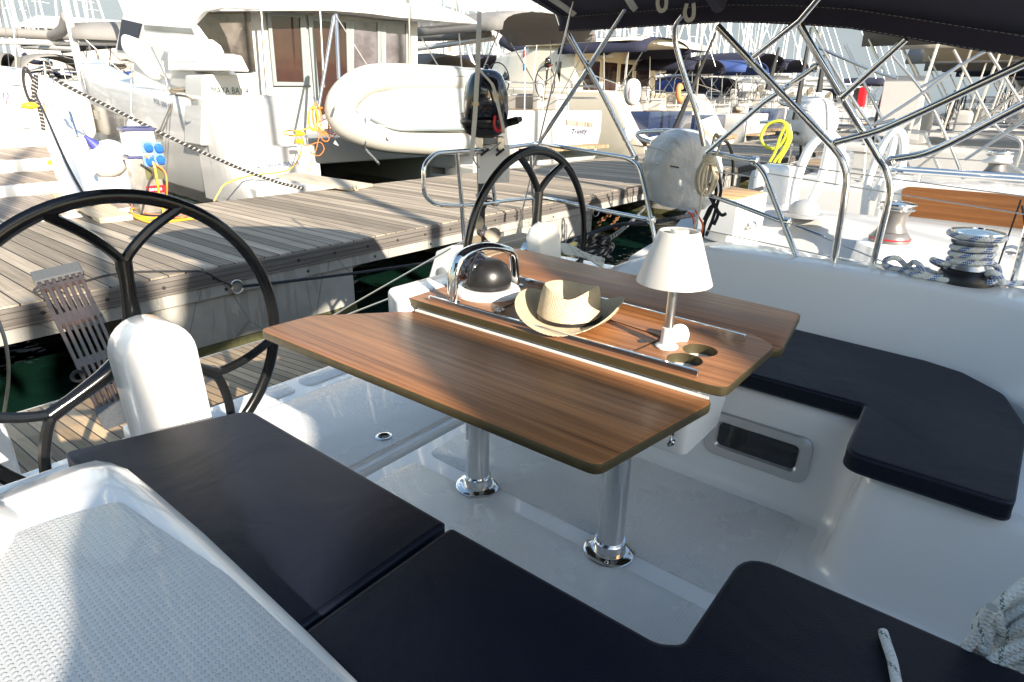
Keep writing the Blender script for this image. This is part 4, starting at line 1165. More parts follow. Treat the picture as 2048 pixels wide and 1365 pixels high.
o2 = [(-3.95, 6.05), (-3.5, 5.95), (-3.1, 6.05), (-2.7, 5.95), (-2.3, 6.05), (-1.9, 5.95), (-1.5, 6.1), (-1.1, 6.35), (-1.05, 6.75), (-1.5, 6.9), (-1.95, 6.78), (-2.4, 6.92), (-2.72, 6.85), (-2.84, 6.7), (-2.9, 6.4), (-2.98, 6.36), (-3.04, 6.5), (-3.08, 6.8), (-3.3, 6.88), (-3.46, 6.7), (-3.5, 6.4), (-3.6, 6.3), (-3.72, 6.4), (-3.78, 6.75), (-3.95, 6.8)]
m = MB(); m.panel([V((p.x, -9.3, p.y)) for p in crom([V((x, z, 0)) for x, z in o2], 4, True)], .004, (0, 1, 0)); m.build('blocker_cloth', WHITEC, sh2)
m = MB(); m.rod((CX, -5.6, .7), (CX, -5.6, 17), .1, 16); m.build('mast', SAIL, yacht)
m = MB(); m.rod((CX, -5.5, 2.6), (CX, -.3, 2.75), .08, 12); m.build('boom', SAIL, yacht)
m = MB(); m.tube(crom([(CX, -5.4, 3.0), (CX, -3.5, 2.98), (CX, -1.5, 2.95), (CX, -.5, 2.88)], 5), [.22]*16, 14, flat=.16); m.build('sail_cover', NAVYC, yacht)
for s in (-1, 1):
    m = MB(); m.rod((CX+2.0*s, -5.3, .3), (CX+.1*s, -5.6, 12), .006, 6); m.rod((CX+2.02*s, -5.0, .3), (CX+.1*s, -5.6, 8), .006, 6); m.build('shroud', STEEL, yacht)
# ================================================================== water and pontoon
WZ = -.90
WATER = bpy.data.materials.new('harbour_water'); WATER.use_nodes = True
nt = WATER.node_tree; N = nt.nodes; L = nt.links; b = N['Principled BSDF']
b.inputs['Base Color'].default_value = (.004, .017, .012, 1); b.inputs['Roughness'].default_value = .04; b.inputs['Specular IOR Level'].default_value = .5; b.inputs['IOR'].default_value = 1.33
tc = N.new('ShaderNodeTexCoord'); n1 = N.new('ShaderNodeTexNoise'); n1.inputs['Scale'].default_value = 2.3; n1.inputs['Detail'].default_value = 3; n1.inputs['Roughness'].default_value = .55
L.new(tc.outputs['Object'], n1.inputs['Vector'])
bp = N.new('ShaderNodeBump'); bp.inputs['Distance'].default_value = .035; L.new(n1.outputs['Fac'], bp.inputs['Height']); L.new(bp.outputs[0], b.inputs['Normal'])
m = MB(); m.quad((-1500, -400, WZ), (1500, -400, WZ), (1500, 2400, WZ), (-1500, 2400, WZ))
tag(m.build('water', WATER), kind='structure')
DZ, DY0, DY1 = -.1, 5.31, 8.72
dock = thing('floating_pontoon', (5, 7, DZ), 'weathered plank pontoon on concrete floats, running across behind the yacht', 'pontoon')
rn = random.Random(1)
for y0, y1 in ((DY0, 5.70), (5.708, 8.30), (8.308, DY1)):
    m = MB(); m.box(-25, 75, y0, y1, DZ-.04, DZ); m.build('decking', PLANK, dock)
m = MB(); m.box(-25, 75, DY0-.035, DY0-.002, DZ-.16, DZ-.012); m.build('edge_board', PLANKX, dock, bevel=.006)
m = MB(); m.box(-25, 75, DY1+.002, DY1+.035, DZ-.16, DZ-.012); m.build('edge_board', PLANKX, dock)
m = MB(); m.box(-25, 75, DY0-.02, DY0+.25, DZ-.265, DZ-.162); m.box(-25, 75, DY1-.25, DY1+.02, DZ-.265, DZ-.162); m.build('concrete_beam', CONC, dock)
m = MB()
for k in range(90):
    x = -3+k*.42; m.lathe([(.016, 0), (.016, .004), (.006, .006)], (x, DY0-.035, DZ-.085), (0, -1, 0), 10)
    if k % 2: m.lathe([(.016, 0), (.016, .002)], (x+.1, DY0-.02, DZ-.215), (0, -1, 0), 10)
m.build('bolt', RUBBER, dock)
m = MB()
for x0, x1 in ((-9, -4.5), (-2.2, .9),):
    pass
FL = [(-9, -3), (.8, 1.35), (1.72, 3.96), (6.5, 8.75), (12.2, 15.5), (18.5, 21.5), (25, 28), (32, 35)]
for x0, x1 in ((-9, -3.0), (1.86, 3.96), (6.5, 8.75), (12.2, 15.5), (18.5, 21.5), (25, 28), (32, 35)):
    m = MB(); m.box(x0, x1, DY0+.01, DY1-.01, -.80, DZ-.268); m.build('concrete_float', CONC, dock, bevel=.01)
    m = MB(); m.box(x0-.012, x1+.012, DY0-.002, DY1, -1.3, -.80); m.build('weed_band', ALGAE, dock)
# beams between the floats
m = MB(); m.box(-25, 75, 5.9, 8.2, DZ-.3, DZ-.06); m.build('cross_beam', mat('dark_timber', (.05, .045, .035), .9), dock)
# crack stains are in the concrete; mooring ring
rg = PY(474, 574, DY0-.05)
m = MB(); m.tube([rg+V((.052*cos(a), -.01*cos(a), .06*sin(a)-.0)) for a in [2*pi*k/28 for k in range(28)]], .0085, 8, True); ring_ = m.build('mooring_ring', STEEL, dock)
m = MB(); m.tube([rg+V((-.045, -.01, -.0)), rg+V((-.03, .04, .0))], .012, 8); m.build('ring_eye', STEEL, ring_)
rg2 = PY(1192, 424, DY0-.05)
m = MB(); m.tube([rg2+V((.08*cos(a), -.01*cos(a), .075*sin(a))) for a in [2*pi*k/28 for k in range(28)]], .009, 8, True); m.build('mooring_ring', STEEL, dock)
RUST = mat('rusty_chain', (.22, .1, .04), .8, .3, var=(20, .7, (.1, .05, .025)))
for pts in (((1225, 425), (1205, 440), (1190, 460), (1188, 475)), ((1245, 428), (1232, 440), (1222, 452))):
    ch = thing('rusty_chain', PY(*pts[0], 5.9), 'rusty chain hanging under the pontoon, '+('longer of the pair' if len(pts) > 3 else 'shorter of the pair'), 'chain', 'chains under the pontoon')
    q = crom([PY(*p, 5.9) for p in pts], 4); m = MB()
    for i in range(len(q)-1):
        a, b_ = q[i], q[i+1]; d = (b_-a).normalized(); s_ = d.orthogonal().normalized() if i % 2 else d.cross(d.orthogonal()).normalized(); c = (a+b_)/2; l = (b_-a).length*.7
        m.tube([c+d*(l*cos(t))+s_*(l*.55*sin(t)) for t in [2*pi*k/10 for k in range(10)]], .012, 5, True)
    m.build('links', RUST, ch)

# ------------------------------------------------------------------ own gangway of dark slats
zf, zn = -.045, -.175
n0, n1 = PZ(216, 872, zn), PZ(296, 838, zn); f0, f1 = PZ(66, 552, zf), PZ(160, 530, zf)
gw_ = thing('gangway', (n0+f0)/2, 'dark slatted wooden gangway with carpeted ends from the pontoon to the swim platform', 'gangway', 'gangways')
G = lambda s, t, z=0: (n0.lerp(n1, s)).lerp(f0.lerp(f1, s), t)+V((0, 0, z))
ns = 7
for k in range(ns):
    a, b_ = (k+.12)/ns, (k+.68)/ns; m = MB()
    m.hexa([G(a, .0, -.025), G(b_, .0, -.025), G(b_, 1, -.025), G(a, 1, -.025)], [G(a, .0), G(b_, 0), G(b_, 1), G(a, 1)]); m.build('slat', GANGW, gw_, bevel=.003)
for t0, t1 in ((.56, .64), (.30, .345), (.86, .89), (.02, .06)):
    m = MB(); m.hexa([G(.015, t0, -.03), G(.98, t0, -.03), G(.98, t1, -.03), G(.015, t1, -.03)], [G(.015, t0, -.003), G(.98, t0, -.003), G(.98, t1, -.003), G(.015, t1, -.003)]); m.build('cross_board', GANGW, gw_)
for t0, t1 in ((-.03, .1), (.93, 1.03)):
    m = MB(); m.hexa([G(-.03, t0, -.03), G(1.0, t0, -.03), G(1.0, t1, -.03), G(-.03, t1, -.03)], [G(-.03, t0, .012), G(1.0, t0, .012), G(1.0, t1, .012), G(-.03, t1, .012)]); m.build('carpet_end', CARPET, gw_, bevel=.008)
for s, t in ((-.02, .86), (-.03, .27)):
    c = G(s, t, -.01); m = MB(); m.tube(coil(c, (1, 0, 0), (0, .4, .8), .03, .03, 3, .2, 8, (0, 0, 0), 3), .006, 6); m.build('lashing', RUBBER, gw_)

# ------------------------------------------------------------------ shore power pedestal
b0 = PZ(304, 424, DZ); b0.y = min(b0.y, 8.55)
pf_ = Frame((b0.x, b0.y, 0), radians(8))
ped = thing('power_pedestal', (b0.x, b0.y, DZ), 'steel shore power pedestal with blue sockets on the far edge of the pontoon', 'power pedestal')
dpx = (b0-CAM).dot(_f)/FOC; zT = PY(300, 252, b0.y).z; W2 = 25*dpx
m = MB(); m.box(-W2, W2, -.12, .12, DZ, zT-.37, pf_); m.build('cabinet', STEEL, ped, bevel=.006)
m = MB(); m.box(-W2*1.0, W2*1.0, -.125, .125, zT-.335, zT-.055, pf_); m.build('lamp_head', mat('lamp_lens', (.74, .75, .76), .4), ped, bevel=.01)
for z0, z1, k in ((zT-.37, zT-.335, 1.12), (zT-.055, zT-.015, 1.12), (zT-.015, zT, .8)):
    m = MB(); m.box(-W2*k, W2*k, -.125*k, .125*k, z0, z1, pf_); m.build('cap', NAVYP, ped, bevel=.008)
for i, (px, py) in enumerate(((292, 294), (313, 296), (296, 322), (317, 319))):
    c = pf_.pv(px, py, -.122); m = MB(); m.box(c.x-.055, c.x+.055, -.145, -.118, c.z-.07, c.z+.07, pf_); sk = m.build('socket', mat('socket_blue', (.14, .25, .5), .4), ped, bevel=.006)
    m = MB(); m.lathe([(.048, 0), (.046, .05), (.03, .055)], pf_.w(c.x+.015, -.145, c.z+.005), -pf_.v+V((0, 0, -.35)), 14); m.build('socket_lid', BLUEP, sk)
c = pf_.pv(309, 347, -.122); m = MB(); m.box(c.x-.1, c.x+.1, -.13, -.118, c.z-.07, c.z+.07, pf_); m.build('meter_window', mat('olive_glass', (.12, .12, .06), .2), ped)
c = pf_.pv(312, 379, -.122); m = MB(); m.box(c.x-.11, c.x+.11, -.127, -.118, c.z-.045, c.z+.045, pf_); rl = m.build('red_label', REDP, ped)
m = MB()
for k in range(5): m.box(c.x-.075+.03*k, c.x-.056+.03*k, -.129, -.126, c.z-.014, c.z+.014, pf_)
m.build('label_marks', TUBEW, rl)


def cable(name, pts, r, m_, label, cat='cable', group=None, n=6, loc=None):
    q = crom(pts, n); t = thing(name, loc or q[len(q)//2], label, cat, group)
    mm = MB(); mm.tube(q, r, 7); mm.build('line', m_, t); return t


Zc = DZ+.015
cable('power_cable', [pf_.w(.0, -.16, PY(302, 307, b0.y).z), PY(306, 325, b0.y-.2), PY(314, 360, b0.y-.24), PY(320, 400, b0.y-.2), PZ(327, 428, Zc), PZ(312, 437, Zc), PZ(270, 430, Zc), PZ(262, 420, Zc), PZ(290, 414, Zc), PZ(322, 421, Zc), PZ(330, 432, Zc), PZ(290, 438, Zc), PZ(264, 432, Zc), PZ(300, 445, Zc), PZ(350, 442, Zc), PZ(396, 436, Zc)], .013, YELLOW, 'yellow power cable coming down from the pedestal and looped on the planks')
cable('power_cable', [pf_.w(.1, -.16, PY(318, 325, b0.y).z), PY(330, 345, b0.y-.2), PY(334, 375, b0.y-.22), PY(333, 405, b0.y-.15), PZ(340, 425, Zc), PZ(372, 428, Zc), PZ(365, 436, Zc), PZ(330, 433, Zc), PZ(285, 425, Zc), PZ(262, 412, Zc), PY(258, 402, b0.y), PY(268, 388, b0.y), PY(280, 385, b0.y)], .011, ORANGE, 'orange power cable coming down from the pedestal and looped on the planks')
cable('power_cable', [pf_.w(-.06, -.16, PY(302, 325, b0.y).z), PY(305, 345, b0.y-.2), PY(298, 365, b0.y-.2), PY(290, 395, b0.y-.2), PY(284, 425, b0.y-.2), PZ(285, 430, Zc), PZ(320, 432, Zc)], .011, RUBBER, 'black power cable hanging from the lower socket of the pedestal')
cable('shore_line', [PZ(172, 562, Zc), PZ(210, 552, Zc), PZ(255, 545, Zc), PZ(320, 543, Zc), PZ(395, 543, Zc), PZ(415, 547, Zc), PY(440, 562, DY0-.04), PY(458, 569, DY0-.05), rg+V((-.05, 0, 0))], .008, RUBBER, 'thin black line lying on the planks, led to the mooring ring', 'line')
cable('mooring_line', [rg+V((.045, -.01, -.005)), PY(560, 565, 5.0), PY(700, 548, 4.4), PY(850, 527, 3.6), PX(930, 515, 2.75)], .013, ROPENAVY, 'navy mooring line from the pontoon ring to the yacht, above the green water', 'rope', 'navy mooring ropes')
cable('stern_line', [PY(1300, 405, 5.35), PX(1250, 455, 3.6), PX(1180, 490, 3.2), PX(1120, 500, 3.0)], .013, ROPEBLK, 'black and white stern line from the pontoon to the far quarter', 'rope')
cable('stern_line', [PX(1390, 430, 3.6), PX(1300, 446, 3.5), PX(1230, 452, 3.6), PX(1100, 496, 3.1)], .013, ROPENAVY, 'dark stern line passing below the white life raft', 'rope', 'navy mooring ropes')
cable('mooring_line', [PX(1450, 400, 4.2), PX(1520, 378, 5), PX(1600, 350, 6.2), PX(1700, 318, 8)], .016, ROPENAVY, 'thick dark line leading past the rounded white stern right of the raft', 'rope', 'navy mooring ropes')
# coil of lime hose line hung on the rail of the boat alongside
# ------------------------------------------------------------------ planks used as gangways by the boats opposite
A = [PZ(700, 383, DZ+.005), PZ(746, 374, DZ+.005), PY(592, 351, 9.3), PY(552, 356, 9.3)]
gp = thing('gangway', (A[0]+A[2])/2, 'plain grey plank gangway sloping from the catamaran stern to the pontoon', 'gangway', 'gangways')
m = MB(); m.hexa([p for p in A], [p+V((0, 0, .05)) for p in A]); m.build('plank', wood_mat('grey_plank', 'Y', ((.3, .26, .2), (.46, .41, .34), (.38, .34, .27)), (25, 1), .8, 0), gp, bevel=.006)
m = MB(); m.tube([PZ(712, 375, DZ+.06)+V((.04*cos(a), 0, .05*sin(a))) for a in [2*pi*k/12 for k in range(12)]], .01, 6, True); m.build('grab_ring', PALEWOOD, gp)
A = [PZ(199, 443, DZ+.02), PZ(263, 436, DZ+.02), PY(172, 388, 10.1), PY(104, 393, 10.1)]
gp2 = thing('gangway', (A[0]+A[2])/2, 'pale slotted wooden gangway at the stern of the boat far left', 'gangway', 'gangways')
H_ = lambda s, t, z=0: A[0].lerp(A[1], s).lerp(A[3].lerp(A[2], s), t)+V((0, 0, z))
for s0, s1 in [(k/6, (k+.72)/6) for k in range(6)]:
    m = MB(); m.hexa([H_(s0, 0), H_(s1+.03, 0), H_(s1+.03, 1), H_(s0, 1)], [H_(s0, 0, .035), H_(s1+.03, 0, .035), H_(s1+.03, 1, .035), H_(s0, 1, .035)]); m.build('slat', PALEWOOD, gp2)
for t0, t1 in ((-.02, .12), (.42, .52), (.9, 1.02)):
    m = MB(); m.hexa([H_(-.02, t0, -.02), H_(1.02, t0, -.02), H_(1.02, t1, -.02), H_(-.02, t1, -.02)], [H_(-.02, t0, .042), H_(1.02, t0, .042), H_(1.02, t1, .042), H_(-.02, t1, .042)]); m.build('cross_board', PALEWOOD, gp2, bevel=.004)
m = MB()
# flotsam
for k, (x, y) in enumerate(((46, 660), (75, 708))):
    pass
# ================================================================== catamaran opposite
fo = PZ(398, 405, WZ)
FC = Frame((fo.x, fo.y, 0), radians(5.5)); FC.o = FC.o-FC.v*1.35
cat = thing('catamaran', fo, 'white catamaran named MAYA BAY 4, stern to the pontoon opposite', 'catamaran')
CB = lambda name, u0, u1, v0, v1, z0, z1, m_=GELM, bev=.03: MB().box(u0, u1, v0, v1, z0, z1, FC).build(name, m_, cat, bevel=bev, seg=3)


def fbox(name, fr, par, u0, u1, v0, v1, z0, z1, m_=GELM, bev=.03): return MB().box(u0, u1, v0, v1, z0, z1, fr).build(name, m_, par, bevel=bev, seg=3)


def poly_panel(name, fr, par, pts, m_, plane, at, thick=.02, lift=.0):
    """outline given in photo pixels, on the boat's own plane u=at or v=at"""
    P = [fr.pu(x, y, at-lift) if plane == 'u' else fr.pv(x, y, at-lift) for x, y in pts]
    P = [fr.w(*p) for p in P]
    return MB().panel(P, thick, -fr.u if plane == 'u' else -fr.v).build(name, m_, par)


s0 = FC.pu(398, 190, 0); sb = FC.pu(82, 110, 0)
zS, zB, LB = s0.z, min(sb.z, 2.5), min(sb.v if hasattr(sb, 'v') else sb.y, 13.0)
# hull: sections from the foot of the stern steps to the bow


def hull(u0, wid, flip=False):
    secs = []
    T = [(-1.45, -.62, 1), (.3, -.6, 1), (.36, zS-.2, 1), (.5, zS, 1), (3, zS+.06, 1), (6, zS+.18, 1), (9, zS+.35, .8), (LB-1.0, zB-.08, .36), (LB, zB, .06)]
    for v, z, k in T:
        c = u0+wid/2 if flip else u0+wid/2*1.0
        h = wid/2*k; cc_ = u0+wid/2*(1 if k > .9 else 1+.25*(1-k))
        secs.append([FC.w(cc_-h*.75, v+.3*(1-k), WZ-.25), FC.w(cc_-h*.97, v+.15*(1-k), WZ+.35), FC.w(cc_-h, v, (z+WZ)/2+.1), FC.w(cc_-h, v, z-.06), FC.w(cc_-h+.06, v, z), FC.w(cc_+h-.06, v, z), FC.w(cc_+h, v, z-.06), FC.w(cc_+h, v, (z+WZ)/2), FC.w(cc_+h*.75, v, WZ-.25)])
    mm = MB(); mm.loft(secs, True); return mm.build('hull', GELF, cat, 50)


hull(0, 1.75); hull(5.6, 1.75, True)
m = MB(); R = []
for v, z in ((-1.42, -.6), (-1.3, -.5), (-1.05, -.2), (-.82, .06), (-.6, .4), (-.4, .76), (-.15, 1.08), (.1, zS-.06), (.4, zS), (.9, zS)):
    R.append([FC.w(0, v, -.75), FC.w(0, v, z-.07), FC.w(.03, v, z-.02), FC.w(.09, v, z), FC.w(.2, v, z-.01), FC.w(.27, v, z-.08), FC.w(.27, v, -.75)])
m.loft(R); m.build('stern_wing', GELF, cat, 50)
# bridge deck, cockpit floor, saloon
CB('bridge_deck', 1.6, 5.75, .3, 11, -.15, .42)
zc0 = .42
# boot stripe
m = MB(); P = [FC.w(-.004-.02*(v < 0), v, z) for v, z in ((-1.4, WZ+.22), (9.5, WZ+.3), (9.5, WZ+.02), (-1.4, WZ+.02))]
m.panel([p+FC.u*.03 for p in P], .05, -FC.u); m.build('boot_stripe', BLACK, cat)
# hull windows
poly_panel('hull_window', FC, cat, [(168, 203), (248, 233), (249, 279), (184, 262)], BROWNGL, 'u', 0, .02)
poly_panel('hull_window', FC, cat, [(250, 234), (326, 262), (327, 306), (251, 280)], BROWNGL, 'u', 0, .02)
poly_panel('port_opening', FC, cat, [(186, 220), (199, 223), (202, 241), (190, 238)], mat('port_frame', (.6, .56, .5), .3), 'u', 0, .03)
# stern steps with names
ST = [(-1.5, -.7, -.42), (-1.1, .0, -.02), (-.55, .2, .3)]
m = MB(); m.slab(fillet([(.05, -1.5), (1.72, -1.5), (1.72, -.4), (.05, -.4)], .05), -.62, -.33, .03, .03, 4, lambda x, y, z: FC.w(x, y, z)); m.build('stern_step', GELF, cat)
m = MB(); m.slab(fillet([(.28, -.95), (1.72, -.95), (1.72, .4), (.28, .4)], .05), -.5, -.0, .03, .03, 4, lambda x, y, z: FC.w(x, y, z)); m.build('stern_step', GELF, cat)
m = MB(); m.slab(fillet([(.28, -.45), (1.9, -.45), (1.9, .9), (.28, .9)], .05), -.4, .32, .03, .03, 4, lambda x, y, z: FC.w(x, y, z)); m.build('stern_step', GELF, cat)
fbox('stern_step', FC, cat, 5.6, 7.3, -1.4, -.3, -.6, -.3); fbox('stern_step', FC, cat, 5.6, 7.3, -.8, .6, -.4, .1)
# bulwark wall with the name
vw = .35
wl = [FC.pv(*p, vw) for p in ((405, 150), (510, 146), (513, 292), (402, 292))]
P = [FC.w(p.x, vw, p.z) for p in wl]; m = MB(); m.panel(P, .9, -FC.v); m.build('name_wall', GELF, cat, bevel=.03, seg=3)
q0 = FC.pv(424, 187, vw-.01); q1 = FC.pv(497, 184, vw-.01); qh = FC.pv(424, 174, vw-.01)
lettering('name_letters', 'MAYA BAY 4', FC.w(q0.x, vw-.01, q0.z), FC.u, V((0, 0, 1)), (qh.z-q0.z), INK, cat, width=(q1.x-q0.x), thick=.004)
# side wall between the wing and the name wall
poly_panel('side_coaming', FC, cat, [(398, 192), (340, 168), (345, 140), (408, 150), (408, 200)], GELM, 'u', .35, .05)
# lower step lettering
vs_ = -.95
a = FC.pv(527, 334, vs_-.012); b_ = FC.pv(596, 331, vs_-.012); h_ = FC.pv(527, 326, vs_-.012)
lettering('name_letters', 'MAYA BAY 4', FC.w(a.x, vs_-.06, a.z), FC.u, V((0, 0, 1)), (h_.z-a.z)*1.0, INKB, cat, width=b_.x-a.x, thick=.006)
m = MB(); c = FC.pv(516, 331, vs_-.012); m.lathe([(.035, 0), (.03, .003), (0, .003)], FC.w(c.x, vs_-.058, c.z), -FC.v, 14); m.build('badge', INKG, cat)
a = FC.pu(309, 206, -.012); b_ = FC.pu(346, 220, -.012); h_ = FC.pu(309, 194, -.012)
lettering('registration', 'POL 000 GF', FC.w(-.012, a.y, a.z), (FC.w(-.012, b_.y, b_.z)-FC.w(-.012, a.y, a.z)), V((0, 0, 1)), (h_.z-a.z)*.8, INKB, cat, width=(FC.w(0, b_.y, b_.z)-FC.w(0, a.y, a.z)).length, thick=.006)
# aft bulkhead with windows and sliding doors
vb = 2.2
poly_panel('aft_bulkhead', FC, cat, [(500, 5), (835, 30), (835, 300), (505, 285)], GELM, 'v', vb+.03, .05)
INTER = mat('saloon_interior', (.09, .04, .03), .6, var=(1.5, .6, (.03, .02, .02)))


def win(frame_pts, pane_pts, v, name='window', fm=FRAMEG, gm=None, thick=.05):
    P = [FC.w(*FC.pv(x, y, v)) for x, y in frame_pts]; Q = [FC.w(*FC.pv(x, y, v)) for x, y in pane_pts]
    mm = MB(); n = -FC.v*thick
    mm.loft([[p for p in P], [p+n for p in P], [p+n for p in Q], [p+n*.2 for p in Q]], True, False, False)
    f_ = mm.build(name, fm, cat)
    mm = MB(); mm.add([p+n*.3 for p in Q], [tuple(range(len(Q)))]); mm.build('pane', gm or SALGL, f_); return f_


SALGL = mat('saloon_glass', (.03, .018, .016), .03, spec=.5, var=(1.2, .7, (.06, .03, .024)))
win([(532, 26), (608, 28), (622, 172), (546, 172)], [(540, 33), (598, 36), (606, 165), (552, 164)], vb, 'cabin_window')
win([(614, 30), (700, 40), (702, 215), (632, 245)], [(624, 42), (690, 46), (695, 210), (640, 232)], vb, 'sliding_door')
win([(698, 40), (760, 42), (762, 180), (702, 180)], [(706, 44), (753, 46), (755, 178), (706, 178)], vb, 'sliding_door', gm=mat('pale_glass', (.07, .06, .07), .03, spec=.6, var=(1.5, .9, (.2, .19, .21))))
win([(758, 42), (818, 44), (818, 150), (760, 165)], [(770, 46), (810, 48), (810, 145), (770, 150)], vb, 'cabin_window', gm=MATS['pale_glass'])
# stacked cushions seen through the window
m = MB()
# saloon sides, hardtop
poly_panel('side_curtain', FC, cat, [(386, 45), (393, 32), (410, 22), (440, 17), (500, 22), (512, 145), (458, 136), (425, 95), (400, 65)], mat('clear_curtain', (.13, .115, .105), .05, spec=.5, var=(2.2, .9, (.035, .027, .024))), 'v', vb-.3, .01)
US = .62


def SU(x, y, u=US): return FC.w(*FC.pu(x, y, u))


m = MB(); P = [FC.pu(x, y, US) for x, y in ((232, 105), (262, -60))]
side = [(228, 108), (246, 30), (262, -70), (470, -90), (520, 20), (440, 17), (405, 24), (384, 48), (400, 70), (430, 108), (462, 150), (340, 160)]
m.panel([SU(x, y) for x, y in side], .12, -FC.u); m.build('saloon_side', GEL, cat, bevel=.02)
m = MB(); m.panel([SU(x, y, US-.015) for x, y in ((287, 50), (382, 57), (388, 70), (289, 61))], .02, -FC.u); m.build('side_glazing', mat('grey_glazing', (.12, .12, .11), .1), cat)
m = MB(); m.panel([SU(x, y, US-.03) for x, y in ((243, 39), (282, 48), (268, 104), (234, 100))], .03, -FC.u); m.build('front_curtain', mat('dark_curtain', (.03, .035, .055), .7), cat)
for pts, d in (([(320, 74), (405, 78), (420, 90), (428, 106), (330, 106)], .22), ([(335, 104), (432, 106), (446, 110), (462, 142), (336, 142)], .36)):
    m = MB(); m.panel([SU(x, y, US-d) for x, y in pts], d, -FC.u); m.build('side_step', GEL, cat, bevel=.03, seg=3)
# saloon front and roof closing the shell behind its near side
m = MB(); zz = [SU(246, 30).z, SU(262, -60).z]; f0_ = FC.pu(232, 105, US); f1_ = FC.pu(262, -60, US)
m.hexa([FC.w(US+.1, f0_.y, .9), FC.w(6.7, f0_.y, .9), FC.w(6.7, 3.0, .9), FC.w(US+.1, 3.0, .9)], [FC.w(US+.1, f1_.y, f1_.z), FC.w(6.7, f1_.y, f1_.z), FC.w(6.7, 3.0, f1_.z), FC.w(US+.1, 3.0, f1_.z)]); m.build('saloon_shell', GEL, cat, bevel=.1, seg=3)
R = []; vr = 1.45
for x, y in ((440, 22), (480, 22), (560, 21), (660, 21), (740, 27), (800, 35), (880, 42), (935, 47), (955, 49)):
    q = FC.pv(x, y, vr); k = 1 if x < 930 else .6 if x < 950 else .2
    R.append([FC.w(q.x, v, q.z+dz*k) for v, dz in ((vr+.03, 0), (vr, .06), (vr+.02, .3), (vr+.2, .42), (3.6, .5), (3.6, .02), (vr+.3, .0))])
m = MB(); m.loft(R); m.build('hardtop', GEL, cat, 50)
zr = FC.pv(660, 21, vr).z; a, b_ = FC.pv(480, 22, vr), FC.pv(948, 48, vr)
m = MB(); m.slab(fillet([(a.x+.3, 1.6), (b_.x-1.2, 1.6), (b_.x-1.2, 6), (a.x+.3, 6)], .3), zr+.4, zr+1.3, .1, .05, 4, lambda x, y, z: FC.w(x, y, z)); m.build('flybridge', GELM, cat)
for px in ((640, 22, 648, 175), (522, 20, 540, 270), (818, 35, 820, 160)):
    a = FC.pv(px[0], px[1], 1.5); b_ = FC.pv(px[2], px[3], 1.5); m = MB(); m.rod(FC.w(*a), FC.w(*b_), .03, 10); m.build('hardtop_post', STEEL, cat)
# stanchions
for v in (2.4, 4.6, 6.8, 9.0, 11.0):
    z = zS+.02*v*.9; m = MB(); m.rod(FC.w(.12+.0*v, v, z-.05), FC.w(.1, v, z+.62), .014, 8); m.build('stanchion', STEEL, cat)
m = MB(); m.tube([FC.w(.1, v, zS+.02*v*.9+.6) for v in (.5, 2.4, 4.6, 6.8, 9, 11, LB)], .006, 6); m.build('guard_wire', STEEL, cat)
# fenders on the near hull


def fender(name, top, length, r, label, par=None, m_=mat('fender_white', (.72, .7, .65), .4), ball=False, fr=None):
    t = thing(name, top, label, 'fender', 'white fenders')
    mm = MB()
    if ball: prof = [(.03, .0), (.05, -.04), (r*.45, -.12)]+[(r*sin(a), -length*.5-r*.95*cos(a)) for a in [pi*k/14 for k in range(2, 15)]]; prof = [(x, -abs(z) if z > 0 else z) for x, z in prof]
    else: prof = [(.02, 0), (.035, -.05), (r*.55, -.12), (r*.9, -.22), (r, -.32), (r, -length+.25), (r*.85, -length+.13), (r*.5, -length+.05), (.03, -length)]
    mm.lathe(prof, top, n=20); mm.build('body', m_, t); return t


for (x, yt, yb, xl, yl), lb in zip(((163, 185, 275, 155, 120), (263, 228, 345, 262, 160)), ('white fender hanging on the catamaran hull beside its bronze window', 'white fender hanging on the catamaran hull behind the power pedestal')):
    a = FC.pu(x, yt, -.17); b_ = FC.pu(x+3, yb, -.17); t_ = FC.pu(xl, yl, -.06)
    top = FC.w(*a); fd = fender('fender', top, a.z-b_.z, .155, lb)
    m = MB(); m.rod(FC.w(*t_), top, .012, 6); m.build('lanyard', WEB, fd)
bt = PY(232, 285, 8.95)
bf = thing('round_fender', bt, 'big round white buoy fender beside the stern wing of the boat far left', 'fender', 'white fenders')
rad = 34*(bt-CAM).dot(_f)/FOC; cB = PY(219, 318, 9.0)
m = MB(); m.ell(cB, rad, rad, rad*1.12, 24, 16, 2.0, Matrix.Rotation(radians(35), 3, 'Y')); m.build('ball', MATS['fender_white'], bf)
m = MB(); m.lathe([(rad*.35, -.04), (rad*.25, .04), (rad*.1, .12), (.02, .14)], cB+V((-.62, 0, .8)).normalized()*rad, (-.62, 0, .8), 14); m.build('neck', mat('fender_blue', (.05, .06, .28), .5), bf)
# heavy cleat with its lines at the sheer
cl = FC.w(*FC.pu(350, 190, .05))
cleat = thing('cleat_lines', cl, 'grey mooring lines turned up on the catamaran quarter', 'rope')
m = MB(); m.tube(coil(cl+V((.1, 0, .05)), FC.u, FC.v*.9+V((0, 0, .3)), .16, .1, 5, .3, 8, (0, 0, .012), 8), .022, 6); m.tube(crom([cl, FC.w(*FC.pv(372, 193, .2)), FC.w(*FC.pv(386, 201, .0))], 5), .022, 6); m.build('turns', mat('grey_rope', (.14, .125, .1), .9), cleat)
for dx in (0, 6):
    m = MB(); m.tube([cl, FC.w(*FC.pu(335+dx, 225, -.05)), PY(312+dx, 280, 9.0)], .014, 6); m.build('fall', MATS['grey_rope'], cleat)
m = MB(); m.rod(cl, FC.w(*FC.pu(303, 95, .0)), .012, 6); m.build('wire', STEEL, cleat)
